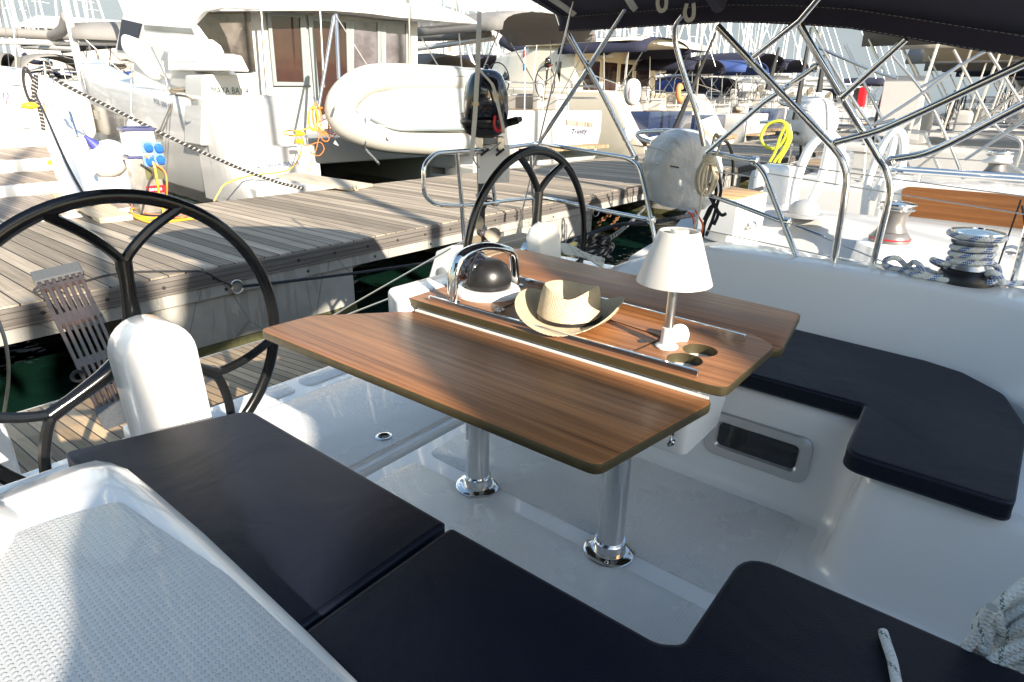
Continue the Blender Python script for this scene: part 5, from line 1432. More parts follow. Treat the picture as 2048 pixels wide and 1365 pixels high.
# long black and white mooring line from the boat far left across to the pontoon
cable('mooring_line', [PY(92, 122, 10.2), PY(100, 140, 10.2), PY(122, 166, 10.1), PY(240, 225, 9.6), PY(340, 275, 9.2), PY(450, 325, 8.95), PY(540, 360, 8.8), PZ(606, 378, DZ+.05)], .024, ROPEBLK, 'black and white mooring line crossing in front of the catamaran', 'rope')
# horseshoe bag on the rail
bg_ = FC.w(*FC.pu(285, 115, .05)); hb_ = thing('lifebuoy_bag', bg_, 'white fabric bag tied to the catamaran rail', 'bag')
m = MB(); k = (bg_-CAM).dot(_f)/FOC
bo = [(-35, 30), (-28, 40), (-10, 36), (8, 26), (22, -10), (28, -38), (18, -42), (2, -34), (-18, -8), (-34, 12)]
R = []
for d, s_ in ((-.1, .7), (-.06, .95), (0, 1), (.06, .95), (.1, .7)): R.append([bg_+rr_*(x*k*s_*.95)+V((0, 0, y*k*s_))+ff_*d for x, y in [(p.x, p.y) for p in crom([V((x, y, 0)) for x, y in bo], 4, True)]])
m.loft(R); m.build('bag', WHITEC, hb_, 60)
# dinghy on the davits
g0 = FC.w(3.6, -.9, .7)
dg_ = thing('inflatable_dinghy', g0, 'pale grey inflatable dinghy hung on its side across the catamaran stern', 'dinghy', 'inflatable dinghies')


def DG(x, y, d=0): return FC.w(*FC.pv(x, y, -1.25+d))


tubep = [DG(962, 161, .35), DG(900, 160, .35), DG(800, 157, .33), DG(735, 162, .28), DG(694, 188, .15), DG(680, 222, 0), DG(700, 252, -.06), DG(760, 274, -.04), DG(840, 283, -.02), DG(900, 286, -.02), DG(962, 288, -.02)]
kpx = (g0-CAM).dot(_f)/FOC
m = MB(); q = crom(tubep, 5); m.tube(q, [27*kpx if i > 3 else 25*kpx for i in range(len(q))], 20); m.build('buoyancy_tube', HYPAL, dg_, 60)
m = MB(); 
for dz, s_ in ((.0, 0),):
    m.tube([p+V((0, 0, .0))+(-FC.v*.6+V((0, 0, .8))).normalized()*(25.5*kpx) for p in q[:len(q)*6//10]], .018, 8)
m.build('rubbing_strake', HYPALG, dg_)
for ang_, rr2 in ((.25, 26.5), (1.0, 26.2)):
    m = MB(); m.tube([p+(-FC.v*cos(ang_)+V((0, 0, sin(ang_)))).normalized()*(rr2*kpx) for p in q[:len(q)*6//10]], .011, 6); m.build('tube_seam', HYPALG, dg_)
m = MB(); fl_ = [DG(955, 176, .12), DG(900, 176, .12), DG(800, 178, .12), DG(735, 190, .1), DG(712, 220, .02), DG(735, 250, -.06), DG(800, 268, -.08), DG(955, 272, -.08)]
m.panel(fl_, .04, -FC.v); m.build('floor_panel', PVC, dg_)
m = MB(); m.loft([[DG(x, y, d) for x, y, d in ((724, 238, -.02), (750, 256, -.1), (800, 266, -.14), (955, 268, -.16))], [DG(x, y, d) for x, y, d in ((724, 234, -.26), (752, 250, -.32), (800, 258, -.36), (955, 258, -.36))]], closed=False); m.build('keel_panel', PVC, dg_, solid=.02)
m = MB(); m.tube(crom([DG(742, 238, -.3), DG(770, 252, -.3), DG(800, 260, -.33), DG(850, 260, -.36), DG(955, 258, -.36)], 5), .03, 8, flat=.02); m.build('keel_strip', HYPALG, dg_)
m = MB(); m.tube(crom([DG(671, 220, -.42), DG(674, 208, -.42), DG(682, 199, -.4)], 5), .02, 8, flat=.035); m.build('grab_handle', HYPAL, dg_)
for (x, y) in ((777, 275), (818, 210)):
    m = MB(); m.lathe([(.05, 0), (.05, .006), (.02, .01)], DG(x, y, -.4 if y > 250 else .1), -FC.v, 14); m.build('d_ring_patch', HYPAL, dg_)
# davit arms
dv = thing('davits', FC.w(3.2, -.2, .5), 'grey metal davit arms and struts at the catamaran stern', 'davit')
for a, b_, r in (((668, 33), (637, 218), .035), ((672, 30), (678, 160), .04), ((732, 300), (758, 328), .03)):
    m = MB(); m.rod(FC.w(*FC.pv(*a, -.3)), FC.w(*FC.pv(*b_, -.9)), r, 10); m.build('arm', ALU, dv)
m = MB(); m.rod(FC.w(*FC.pv(731, 235, -1.6)), FC.w(*FC.pv(731, 300, -1.5)), .012, 6); m.build('chain', STEEL, dv)
m = MB(); m.rod(FC.w(*FC.pv(672, 32, -.4)), FC.w(*FC.pv(735, 132, -1.0)), .01, 6); m.build('fall', INKG, dv)
# coils of yellow and orange cable
cc_ = FC.w(*FC.pv(628, 235, -.95)); k = (cc_-CAM).dot(_f)/FOC
yc = thing('cable_coil', cc_, 'yellow cable coil hung at the catamaran stern over the orange coil', 'cable')
m = MB(); m.tube(coil(FC.w(*FC.pv(626, 238, -1.0)), FC.u+V((0, 0, .3)), V((0, 0, 1)), 11*k, 21*k, 5, .12, 12, (0, 0, 0), 1), .012, 7)
m.tube(crom([FC.w(*FC.pv(x, y, -1.0)) for x, y in ((620, 255), (600, 262), (575, 262), (568, 268), (590, 272), (608, 268))], 5), .014, 7)
m.tube(crom([FC.w(*FC.pv(x, y, -1.0 if y < 300 else -1.3)) for x, y in ((604, 285), (600, 310), (585, 335), (560, 345), (500, 352), (452, 368), (438, 385), (428, 403))], 5), .014, 7); m.build('loops', YELLOW, yc)
m = MB(); 
for x, y in ((601, 268), (600, 283)): m.lathe([(.04, -.1), (.045, 0), (.03, .08)], FC.w(*FC.pv(x, y, -1.0)), FC.u, 10)
m.build('plug', YELLOW, yc)
oc_ = thing('cable_coil', cc_+V((.1, 0, -.1)), 'orange cable coil hung at the catamaran stern beside the dinghy bow', 'cable')
m = MB(); rn = random.Random(9)
for i in range(7):
    e = (FC.pv(636+rn.uniform(10, 40), 262+rn.uniform(-12, 18), -.95)); a = FC.w(*FC.pv(632, 218, -.95)); e = FC.w(*e)
    m.tube(crom([a, a.lerp(e, .3)+FC.u*(.12+.05*i)+V((0, 0, .12)), e+FC.u*.1, e-FC.u*.05+V((0, 0, -.05)), FC.w(*FC.pv(636, 255, -.95)), a], 5), .009, 6)
m.tube(coil(FC.w(*FC.pv(634, 235, -.95)), FC.u, V((0, 0, 1)), 9*k, 24*k, 4, .2, 10, (0, 0, 0), 6), .009, 6)
for pp_ in (((604, 282), (612, 292), (640, 285), (648, 300), (635, 312), (612, 295), (602, 270)), ((640, 265), (632, 300), (622, 325), (616, 345), (614, 362))): m.tube(crom([FC.w(*FC.pv(x, y, -1.0)) for x, y in pp_], 5), .008, 6)
m.build('loops', ORANGE, oc_)

# ================================================================== boat far left with teak stern steps
FN = Frame((PY(0, 450, 9.0).x, 9.0, 0), radians(-5))
nb = thing('motor_yacht', FN.w(-1, 1, 0), 'white yacht far left with teak covered steps at its stern', 'yacht')
pt = FN.pv(0, 449, 0); zA = pt.z
vA = FN.pz(20, 395, zA).y; zB_ = FN.pv(20, 372, vA).z; vB = FN.pz(20, 346, zB_).y; zC = FN.pv(20, 321, vB).z; vC = FN.pz(20, 296, zC).y
uRs = [FN.pv(170, 395, vA).x, FN.pv(166, 346, vB).x, FN.pv(142, 296, vC).x]; uR = uRs[2]; uT = FN.pv(70, 180, vC+.3).x
u0 = -3.5
for v0, v1, zz, uR in ((0, vA+.2, zA, uRs[0]), (vA, vB+.2, zB_, uRs[1]), (vB, vC+.2, zC, uRs[2])):
    m = MB(); m.slab(fillet([(u0, v0), (uR-.05, v0), (uR-.05, v1), (u0, v1)], .06), WZ-.2 if v0 == 0 else zA-.2, zz, .03, .02, 4, lambda x, y, z: FN.w(x, y, z)); m.build('stern_step', GEL, nb)
    m = MB(); m.slab(fillet([(u0, v0+.07), (uR-.12, v0+.07), (uR-.12, v1-.2), (u0, v1-.2)], .05), zz-.005, zz+.004, .002, 0, 2, lambda x, y, z: FN.w(x, y, z)); m.build('teak_pad', TEAKGREY, nb)
zTop = FN.pv(0, 135, vC+.3).z
m = MB(); m.hexa([FN.w(u0, vC, zC-.3), FN.w(uR+.1, vC, zC-.3), FN.w(uR+.1, vC+4, zC-.3), FN.w(u0, vC+4, zC-.3)], [FN.w(u0, vC+.35, zTop), FN.w(uT, vC+.35, zTop), FN.w(uT, vC+4, zTop+.2), FN.w(u0, vC+4, zTop+.2)]); m.build('transom', GEL, nb, bevel=.08, seg=4)
# stern wing: side of the boat running down to the platform
wing = [(72, 148), (92, 152), (118, 168), (140, 195), (158, 240), (178, 300), (200, 370), (208, 395)]
inner = [(62, 165), (78, 180), (100, 225), (120, 270), (150, 330), (165, 395)]
m = MB(); R = []
VV = [vC+.5, vC+.35, vC+.05, vB+.1, vA+.3, vA-.3, .15, -.05]
for (x, y), v in zip(wing, VV):
    p = FN.pv(x, y, v); R.append([FN.w(p.x, v, p.z), FN.w(p.x+.02, v+.04, p.z-.05), FN.w(p.x+.03, v+.3, WZ-.2), FN.w(p.x-.5, v+.3, WZ-.2), FN.w(p.x-.42, v+.06, p.z-.12), FN.w(p.x-.38, v, p.z-.02)])
m.loft(R); m.build('stern_wing', GEL, nb, 60)
m = MB(); m.tube(bend([FN.w(*FN.pv(134, 222, vA+.2)), FN.w(*FN.pv(140, 226, vA+.0)), FN.w(*FN.pv(155, 275, vA-.2)), FN.w(*FN.pv(158, 280, vA-.1))], .05), .02, 8); m.build('hand_rail', CHROME, nb)
m = MB(); m.tube(bend([FN.w(*FN.pv(92, 162, vC+.3)), FN.w(*FN.pv(88, 120, vC+.3)), FN.w(*FN.pv(96, 118, vC+.2)), FN.w(*FN.pv(108, 168, vC))], .08), .022, 8); m.build('hand_rail', CHROME, nb)
m = MB()
for x in (33,): m.rod(FN.w(*FN.pv(x, 145, vC+.6)), FN.w(*FN.pv(x-8, 15, vC+.6)), .018, 8)
m.build('stanchion', STEEL, nb)
for q in (((12, 140), (14, 195), (10, 250), (12, 290)), ((0, 170), (40, 172), (75, 178)), ((0, 212), (35, 214), (62, 218)), ((0, 255), (60, 258), (78, 262))):
    m = MB(); m.tube([FN.w(*FN.pv(x, y, vC+.35*max(0, min(1, (FN.pv(x, y, vC).z-zC+.3)/(zTop-zC+.3)))-.004)) for x, y in q], .012, 5); m.build('moulding_seam', GREYP, nb)
lp = FN.pv(0, 200, vC+.15); lt = FN.pv(12, 183, vC+.15)
lettering('name_letter', 'n', FN.w(lp.x-.02, vC+.02, lp.z), FN.u, V((0, .25, 1)), (lt.z-lp.z)*.8, mat('violet_letter', (.06, .03, .3), .5), nb, font_shear=.35, thick=.06)
pq = FN.pv(95, 327, vB-.0); m = MB(); m.box(pq.x, pq.x+.2, vB-.006, vB+.02, pq.z-.03, pq.z+.05, FN); m.build('yellow_label', MATS['yellow_label'], nb)
rc_ = FN.w(*FN.pv(60, 175, vB+.6)); k = (rc_-CAM).dot(_f)/FOC
rk = thing('rope_coil', rc_, 'dark rope coil with a yellow float hanging at the stern of the boat far left', 'rope')
m = MB(); m.tube(coil(rc_, FN.u, V((0, 0, 1)), 9*k, 33*k, 6, .15, 10, (0, 0, 0), 2), .012, 6); m.build('loops', RUBBER, rk)
m = MB(); m.tube(crom([FN.w(*FN.pv(x, y, vB+.55)) for x, y in ((70, 155), (66, 180), (72, 195), (78, 215), (84, 240), (87, 262))], 5), .035, 8); m.tube(crom([FN.w(*FN.pv(x, y, vB+.57)) for x, y in ((72, 150), (72, 175), (66, 200), (74, 212))], 5), .035, 8); m.build('tail', ROPEBLK, rk)
m = MB(); m.ell(FN.w(*FN.pv(60, 212, vB+.5)), .13, .08, .06, 12, 8); m.build('float', MATS['yellow_label'], rk)
cable('stern_line', [FN.w(*FN.pv(72, 190, vB+.5)), FN.w(*FN.pv(95, 240, vA)), FN.w(*FN.pv(130, 320, .2)), FN.w(*FN.pv(165, 385, -.2)), PZ(190, 420, DZ+.03)], .016, RUBBER, 'thin black line led down the stern wing of the boat far left', 'line')
# ================================================================== the other boats of the harbour
F0 = Frame((0, 0, 0), 0)
GELC = mat('gelcoat_cream', (.72, .66, .54), .35, coat=.2, var=(3, .3, (.64, .58, .47)))
GELB = mat('gelcoat_navy', (.02, .03, .07), .2, coat=.5)
GELG = mat('gelcoat_grey', (.42, .43, .43), .3, coat=.3)
COVERS = {'navy': mat('dark_navy_cover', (.012, .014, .035), .85, bump=('noise', 20, .003)), 'grey': GREYC, 'beige': BEIGEC, 'blue': BLUEC, 'white': WHITEC, 'black': BLACKC}


def arch(par, name, m_, v0, v1, hw, z0, zt, n=14, taper=1.0, ex=.55, u0=0, solid=.02):
    mm = MB(); R = []
    for k in range(7):
        v = v0+(v1-v0)*k/6; h = hw*(1+(taper-1)*k/6); zz = zt-.10*abs(2*k/6-1)**2
        R.append([V((u0+h*sin(a), v, z0+(zz-z0)*max(0, cos(a))**ex)) for a in [-pi/2+pi*i/n for i in range(n+1)]])
    mm.loft(R, closed=False); return mm.build(name, m_, par, 60, solid=solid)


def mono(name, label, L=13.0, B=4.1, cover='navy', hullm=None, bim=True, hood=True, mast=17, genoa='white', stripe=None, group=None, cat_='yacht', far=False, wheels=True, jib=True):
    t = thing(name, (0, 0, 0), label, cat_, group); hm = hullm or GELF; cm = COVERS[cover]
    S = []
    for v, k, z in ((0, .88, .42), (.02, .9, .45), (L*.25, .98, .42), (L*.5, 1, .5), (L*.72, .8, .62), (L*.9, .38, .78), (L*.985, .06, .9), (L, .015, .92)):
        h = B/2*k; sl = .0 if v > .01 else 0
        S.append([V((-h*.55, v, -1.2)), V((-h*.9, v, -.8)), V((-h, v, -.1)), V((-h, v, z-.05)), V((-h+.05, v, z)), V((h-.05, v, z)), V((h, v, z-.05)), V((h, v, -.1)), V((h*.9, v, -.8)), V((h*.55, v, -1.2))])
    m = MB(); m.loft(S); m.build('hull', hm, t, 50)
    if stripe is not None:
        for s in (-1, 1):
            m = MB(); R = []
            for v, k, z in ((.03, .9, .3), (L*.25, .98, .3), (L*.5, 1, .36), (L*.72, .8, .46), (L*.9, .38, .6)): R.append([V((s*(B/2*k+.004), v, z-.07)), V((s*(B/2*k+.004), v, z+.02))])
            m.loft(R, closed=False); m.build('stripe', stripe, t, solid=.004)
    m = MB(); R = []
    for v, h, z in ((L*.33, 1.25, 1.02), (L*.36, 1.25, 1.1), (L*.5, 1.1, 1.12), (L*.62, .85, 1.0), (L*.7, .55, .7)): R.append([V((-h-.1, v, .4)), V((-h, v, z-.1)), V((-h+.12, v, z)), V((h-.12, v, z)), V((h, v, z-.1)), V((h+.1, v, .4))])
    m.loft(R); m.build('coachroof', hm if hm is not GELB else GELF, t, 50)
    for s in (-1, 1):
        m = MB(); m.hexa([V((s*1.2, L*.37, .72)), V((s*1.02, L*.58, .78)), V((s*1.1, L*.58, .78)), V((s*1.33, L*.37, .72))], [V((s*1.18, L*.37, .92)), V((s*1.0, L*.58, .9)), V((s*1.06, L*.58, .9)), V((s*1.29, L*.37, .92))]); m.build('side_window', DARKGL, t)
        m = MB(); m.slab(fillet([(s*1.05, .9), (s*1.5, .9), (s*1.5, L*.34), (s*1.05, L*.34)], .1), .3, .86, .08, 0); m.build('coaming', GELF, t)
    m = MB(); m.box(-1.02, 1.02, .1, L*.33, .3, .455); m.build('cockpit_floor', TEAK, t)
    m = MB(); m.box(-B*.36, B*.36, -.55, .0, -.5, -.42); m.build('stern_platform', TEAK, t)
    if hood: arch(t, 'spray_hood', cm, L*.29, L*.43, 1.25, .8, 1.95, taper=.85)
    if bim:
        arch(t, 'bimini', cm, .3, 3.6, 1.85, 2.2, 2.8, ex=.7)
        for s in (-1, 1):
            for v0, v1 in ((1.6, .4), (1.7, 1.85), (1.8, 3.4)):
                m = MB(); m.rod((s*1.75, v0, .5), (s*1.78, v1, 2.3), .018, 6); m.build('bimini_tube', STEEL, t)
    if wheels:
        for s in (-1, 1):
            m = MB(); m.tube([V((s*.95+.42*cos(a), 1.3, 1.15+.42*sin(a))) for a in [2*pi*k/28 for k in range(28)]], .016, 6, True)
            for k in range(3): m.rod((s*.95, 1.3, 1.15), (s*.95+.42*cos(k*2.1+.5), 1.3, 1.15+.42*sin(k*2.1+.5)), .012, 5)
            m.build('steering_wheel', BLACK, t)
            m = MB(); m.slab(fillet([(s*.95-.14, 1.4), (s*.95+.14, 1.4), (s*.95+.14, 1.65), (s*.95-.14, 1.65)], .05), .4, 1.25, .1, 0); m.build('wheel_pedestal', GELF, t)
    # mast, boom, rigging
    mv = L*.58
    m = MB(); m.tube([V((0, mv, .9)), V((0, mv-.1, mast))], .12, 12, flat=.1); m.build('mast', SAIL, t)
    for z, w in ((mast*.38, 1.1), (mast*.66, .85)):
        m = MB(); m.tube([V((-w, mv-.25, z)), V((0, mv-.05, z+.1)), V((w, mv-.25, z))], .03, 6); m.build('spreader', SAIL, t)
    m = MB(); m.rod((0, mv-.1, 2.0), (0, 2.4, 2.25), .075, 10); m.build('boom', SAIL, t)
    m = MB(); q = [V((0, mv-.15, 2.9)), V((0, mv-1, 2.55)), V((0, (mv+2)/2, 2.42)), V((0, 2.6, 2.36))]; m.tube(crom(q, 4), [.2-.09*i/12 for i in range(13)], 12, flat=.15); m.build('sail_cover', cm if cover != 'black' else GREYC, t)
    for s in (-1, 1):
        m = MB(); m.tube([V((s*B*.46, mv-.4, .5)), V((s*1.1, mv-.25, mast*.38)), V((s*.85, mv-.25, mast*.66)), V((0, mv-.1, mast-.3))], .008, 4); m.build('shroud', STEEL, t)
    m = MB(); m.rod((0, mv-.1, mast-.2), (0, .1, 2.4) if not far else (0, .05, .5), .008, 4); m.build('backstay', STEEL, t)
    m = MB(); m.tube([V((0, L*.98, 1.0)), V((0, L*.9, 3)), V((0, mv+.1, mast-1))], [.05, .085, .035], 8); m.build('furled_headsail', WHITEC if genoa == 'white' else COVERS[genoa], t)
    # rails
    zz = [(v, B/2*k-.06, z) for v, k, z in ((.1, .88, .42), (L*.25, .97, .42), (L*.5, .99, .5), (L*.72, .79, .62), (L*.9, .37, .78), (L*.99, .05, .92))]
    for s in (-1, 1):
        m = MB()
        for dz in (.33, .62): m.tube([V((s*h, v, z+dz)) for v, h, z in zz], .007, 4)
        m.build('guard_wire', STEEL, t)
        for i, (v, h, z) in enumerate(zz[1:5]):
            m = MB(); m.rod((s*h, v, z), (s*h, v, z+.63), .013, 6); m.build('stanchion', STEEL, t)
        m = MB(); m.tube(bend([(s*B*.12, .12, .45), (s*B*.12, .12, 1.08), (s*B*.42, .12, 1.08), (s*B*.44, 1.3, 1.06), (s*B*.46, 1.4, .45)], .12), .016, 7); m.tube(bend([(s*B*.12, .12, .78), (s*B*.42, .12, .78), (s*B*.455, 1.36, .76)], .12), .013, 6); m.build('stern_rail', STEEL, t)
    return t


def put(root, x, y, az, z=0, s=1):
    root.location = (x, y, z); root.rotation_euler = (0, 0, -az); root.scale = (s, s, s); return root


# two catamarans of the same row are built from one plan
def catam(name, label, cream=False, group=None, L=12.5):
    t = thing(name, (0, 0, 0), label, 'catamaran', group); hm = GELC if cream else GELM
    for s in (-1, 1):
        S = []
        for v, k, z in ((-1.0, .9, -.5), (-.4, 1, -.1), (.2, 1, .8), (.6, 1, 1.2), (4, 1, 1.25), (8, .85, 1.4), (11, .4, 1.6), (L, .05, 1.7)):
            h = .85*k; c = s*2.9
            S.append([V((c-h*.7, v, -1.2)), V((c-h, v, -.5)), V((c-h, v, z-.05)), V((c-h+.06, v, z)), V((c+h-.06, v, z)), V((c+h, v, z-.05)), V((c+h, v, -.5)), V((c+h*.7, v, -1.2))])
        m = MB(); m.loft(S); m.build('hull', hm, t, 50)
        m = MB(); m.box(s*2.9-.75, s*2.9+.75, -1.1, -.3, -.5, -.35); m.build('stern_step', TEAK, t)
        m = MB(); m.panel([V((s*3.76, 2.5, .25)), V((s*3.76, 6.5, .35)), V((s*3.76, 6.3, .75)), V((s*3.76, 2.5, .7))], .02, (s, 0, 0)); m.build('hull_window', DARKGL, t)
    m = MB(); m.box(-2.3, 2.3, .2, 9.5, -.2, .5); m.build('bridge_deck', hm, t)
    m = MB(); R = []
    for v, h, z in ((2.6, 2.9, 2.7), (4.5, 2.9, 2.8), (7, 2.4, 2.6), (8.3, 1.9, 1.5)): R.append([V((-h-.15, v, .9)), V((-h, v, z-.2)), V((-h+.25, v, z)), V((h-.25, v, z)), V((h, v, z-.2)), V((h+.15, v, .9))])
    m.loft(R); m.build('saloon', hm, t, 45)
    for a, b_ in ((-2.5, -1.3), (-1.15, -.1), (0, 1.05), (1.2, 2.4)):
        m = MB(); m.box(a, b_, 2.55, 2.62, .9 if abs(a) > 1.5 else .55, 2.35); f_ = m.build('saloon_door', FRAMEG if not cream else GELC, t)
        m = MB(); m.box(a+.09, b_-.09, 2.53, 2.55, 1.0 if abs(a) > 1.5 else .62, 2.26); m.build('pane', SALGL, f_)
    for s in (-1, 1):
        m = MB(); m.hexa([V((s*2.93, 3.2, 1.5)), V((s*2.55, 6.6, 1.6)), V((s*2.6, 6.6, 1.6)), V((s*3.0, 3.2, 1.5))], [V((s*2.9, 3.2, 2.2)), V((s*2.5, 6.2, 2.2)), V((s*2.55, 6.2, 2.2)), V((s*2.97, 3.2, 2.2))]); m.build('side_window', DARKGL, t)
        m = MB(); m.rod((s*2.8, .5, .9), (s*2.7, .5, 2.75), .04, 8); m.build('roof_post', STEEL, t)
        m = MB(); m.tube(bend([(s*2.2, -.2, .4), (s*2.2, -.2, 1.3), (s*3.6, -.2, 1.3), (s*3.65, 2, 1.9), (s*3.65, 2.05, 1.2)], .15), .018, 6); m.build('stern_rail', STEEL, t)
    m = MB(); R = []
    for v, k in ((0, .9), (.3, 1), (4.5, 1), (5.2, .9)): R.append([V((h*3.0*k, v, 2.75+dz)) for h, dz in ((-1, .05), (-.97, .16), (0, .26), (.97, .16), (1, .05), (.9, 0), (-.9, 0))])
    m.loft(R); m.build('hardtop', hm, t, 50)
    m = MB(); m.rod((0, 5.4, 2.7), (0, 5.3, 20), .11, 12); m.build('mast', SAIL, t)
    m = MB(); m.rod((0, 5.2, 3.9), (0, .2, 4.2), .11, 10); m.build('boom', SAIL, t)
    m = MB(); m.tube(crom([(0, 5.1, 4.9), (0, 3, 4.5), (0, .4, 4.4)], 4), .26, 12, flat=.2); m.build('sail_cover', GREYC, t)
    m = MB()
    for s in (-1, 1): m.tube([V((s*3.6, 4, 1.2)), V((s*.05, 5.4, 18))], .01, 4)
    m.build('shroud', STEEL, t)
    return t


def rib(name, label, loc, az, tilt=0):
    t = thing(name, (0, 0, 0), label, 'dinghy', 'inflatable dinghies')
    q = [V((-.7, -1.6, 0)), V((-.7, -.5, 0)), V((-.68, .5, .03)), V((-.5, 1.2, .1)), V((0, 1.55, .18)), V((.5, 1.2, .1)), V((.68, .5, .03)), V((.7, -.5, 0)), V((.7, -1.6, 0))]
    p = crom(q, 5); m = MB(); m.tube(p, [.12]+[.22]*(len(p)-2)+[.12], 14); m.build('buoyancy_tube', HYPAL, t, 60)
    m = MB(); m.tube([x*1.0+V((.22*(1 if x.x > .1 else -1 if x.x < -.1 else 0), .2 if abs(x.x) < .4 else 0, 0)) for x in p], .022, 6); m.build('rubbing_strake', HYPALG, t)
    m = MB(); m.loft([[V((-.6, -1.3, -.1)), V((0, -1.3, -.3)), V((.6, -1.3, -.1))], [V((-.55, .5, -.08)), V((0, .6, -.3)), V((.55, .5, -.08))], [V((-.1, 1.3, .1)), V((0, 1.45, .05)), V((.1, 1.3, .1))]], closed=False); m.build('hull_bottom', PVC, t, solid=.03)
    m = MB(); m.box(-.6, .6, -1.35, -1.3, -.2, .22); m.build('transom', GREYP, t)
    t.location = loc; t.rotation_euler = (tilt, 0, -az); return t


# ---- opposite row, right of MAYA BAY 4
ps = PY(1150, 286, 11.6)
tr = mono('sailing_yacht', 'white yacht named Trinity with a grey bimini, stern to the pontoon', cover='grey', L=14, B=4.3, hood=True, mast=18)
trc = (ps.x-.1, 12.2); TS, TZO = 1.25, .42
put(tr, *trc, radians(4), TZO, TS)
a = PY(1146, 276, 11.9); b_ = PY(1172, 270, 11.9)
FT = Frame((trc[0], trc[1], 0), radians(4))
a = FT.pv(1143, 272, -.02); b_ = FT.pv(1174, 262, -.02); h_ = FT.pv(1143, 258, -.02)
nm = bpy.data.objects.new('name_letters', None)
o = lettering('name_letters', 'Trinity', (a.x/TS, -.02, (a.z-TZO)/TS), (1, 0, 0), (0, 0, 1), (h_.z-a.z)/TS, INKB, None, font_shear=.3, width=(b_.x-a.x)/TS, thick=.01); o.parent = tr
ob2p = FT.w(*FT.pv(1095, 140, .2))
for ch in list(ob.children):
    pass
ob2 = copy_tree(ob); ob2.location = ob2p; ob2.scale = (.8, .8, .8); ob2['label'] = 'small black outboard motor hung on the rail of the yacht Trinity'; ob2['group'] = 'outboard motors'
flag = thing('ensign', FT.w(*FT.pv(1049, 150, .1)), 'red white and blue ensign on a staff at the stern of the yacht Trinity', 'flag', 'ensigns')
m = MB(); fa, fb = FT.w(*FT.pv(1049, 225, .1)), FT.w(*FT.pv(1050, 95, .1)); m.rod(fa, fb, .015, 6); m.build('staff', TUBEW, flag)
for i, (mm_, y0, y1) in enumerate(((REDP, 100, 114), (TUBEW, 114, 127), (BLUEP, 127, 140))):
    m = MB(); m.loft([[FT.w(*FT.pv(1051+x, y0+dy, .1+.04*sin(x))), FT.w(*FT.pv(1051+x, y1+dy, .1+.04*sin(x)))] for x, dy in ((-1, 0), (-2.5, 1), (-4, 2), (-5, 4))], closed=False); m.build('stripe', mm_, flag, solid=.006)
fender('fender', FT.w(*FT.pv(1256, 248, .4)), .7, .2, 'white fender with a violet top at the stern quarter of the yacht Trinity')
# shade in the open transom put into a grey panel, with teak step
for nm_, mm_, pts_, dv_ in (('transom_shade', GELG, ((1131, 224), (1185, 232), (1185, 262), (1131, 258)), -.012), ('transom_step', TEAKGREY, ((1131, 240), (1184, 246), (1184, 254), (1131, 250)), -.03)):
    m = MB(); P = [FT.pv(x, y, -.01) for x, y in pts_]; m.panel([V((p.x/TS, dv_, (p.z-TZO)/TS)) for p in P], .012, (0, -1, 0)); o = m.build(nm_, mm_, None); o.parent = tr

cb = catam('catamaran', 'cream lit catamaran with a round white life raft bag, right of the yacht Trinity', cream=True); pc2 = PY(1330, 285, 12.5); put(cb, pc2.x+2.0, 13.2, radians(3), .25, 1.2)
rb0 = PY(1265, 185, 12.3); lb2 = thing('life_raft', rb0, 'round white life raft bag on the stern rail of the cream catamaran', 'life raft', 'life rafts')
m = MB(); m.ell(rb0, .32, .3, .48, 16, 12, 2.4); m.build('cover', WHITEC, lb2)
m = MB(); m.tube([rb0+V((.33*cos(a), -.05, .46*sin(a))) for a in [2*pi*k/20 for k in range(20)]], .012, 5, True); m.build('strap', REDP, lb2)
lg_ = PY(1262, 206, 12.6); FB = Frame((pc2.x+2.0, 13.2, 0), radians(3))
lbp = PY(1360, 187, 12.4); lbu = thing('lifebuoy', lbp, 'orange lifebuoy bag on the stern rail right of the cream catamaran', 'lifebuoy')
m = MB(); m.tube([lbp+V((.2*cos(a)*.8, .05*sin(a), .3*sin(a))) for a in [.6+5.1*k/20 for k in range(21)]], .11, 10); m.build('ring', mat('lifebuoy_orange', (.8, .22, .08), .6), lbu)
cc3 = copy_tree(cb); cc3['label'] = 'white catamaran with a long pale hardtop beyond the right end of the pontoon'
pc3 = PY(1620, 240, 20); put(cc3, pc3.x+4, 23, radians(-6), .25, 1.2)
for o in cc3.children:
    if o.data.materials[0] is GELC: o.data = o.data.copy(); o.data.materials[0] = GELM
rp = PY(1462, 215, 14.5); rib('inflatable_dinghy', 'pale inflatable dinghy with a dark strake hung at the stern of the white catamaran', rp, radians(80), 0)
hullg = mono('sailing_yacht', 'grey hulled yacht with bare bimini tubes beyond the cream catamaran', cover='white', hullm=GELG, bim=False, L=13); put(hullg, PY(1500, 275, 15).x+1.5, 16, radians(2))

# ---- own side, to port: alongside neighbour first
n1 = thing('sailing_yacht', (5.9, 1, 0), 'white yacht alongside to the right with white arched helm frames and a varnished table', 'yacht')
m = MB(); S = []
for y in (-8, -1.2, 0, 1.2, 1.75, 1.95):
    S.append([V((4.1, y, -1.2)), V((3.72, y, -.6)), V((3.66, y, .1)), V((3.68, y, .28)), V((3.74, y, .32)), V((4.35, y, .40)), V((4.6, y, .52)), V((4.72, y, .58)), V((4.95, y, .585)), V((5.02, y, .56)), V((5.06, y, .1)), V((5.06, y, -.3))])
m.loft(S, closed=False); m.add(S[-1], [tuple(range(12))]); m.build('side_deck', GELM, n1, 50)
m = MB(); m.box(4.2, 6.9, 1.9, 2.9, -.42, -.34); m.build('swim_platform', GELF, n1); m = MB(); m.box(4.25, 6.85, 1.95, 2.85, -.34, -.332); m.build('teak_pad', TEAKGREY, n1)
m = MB(); S = []
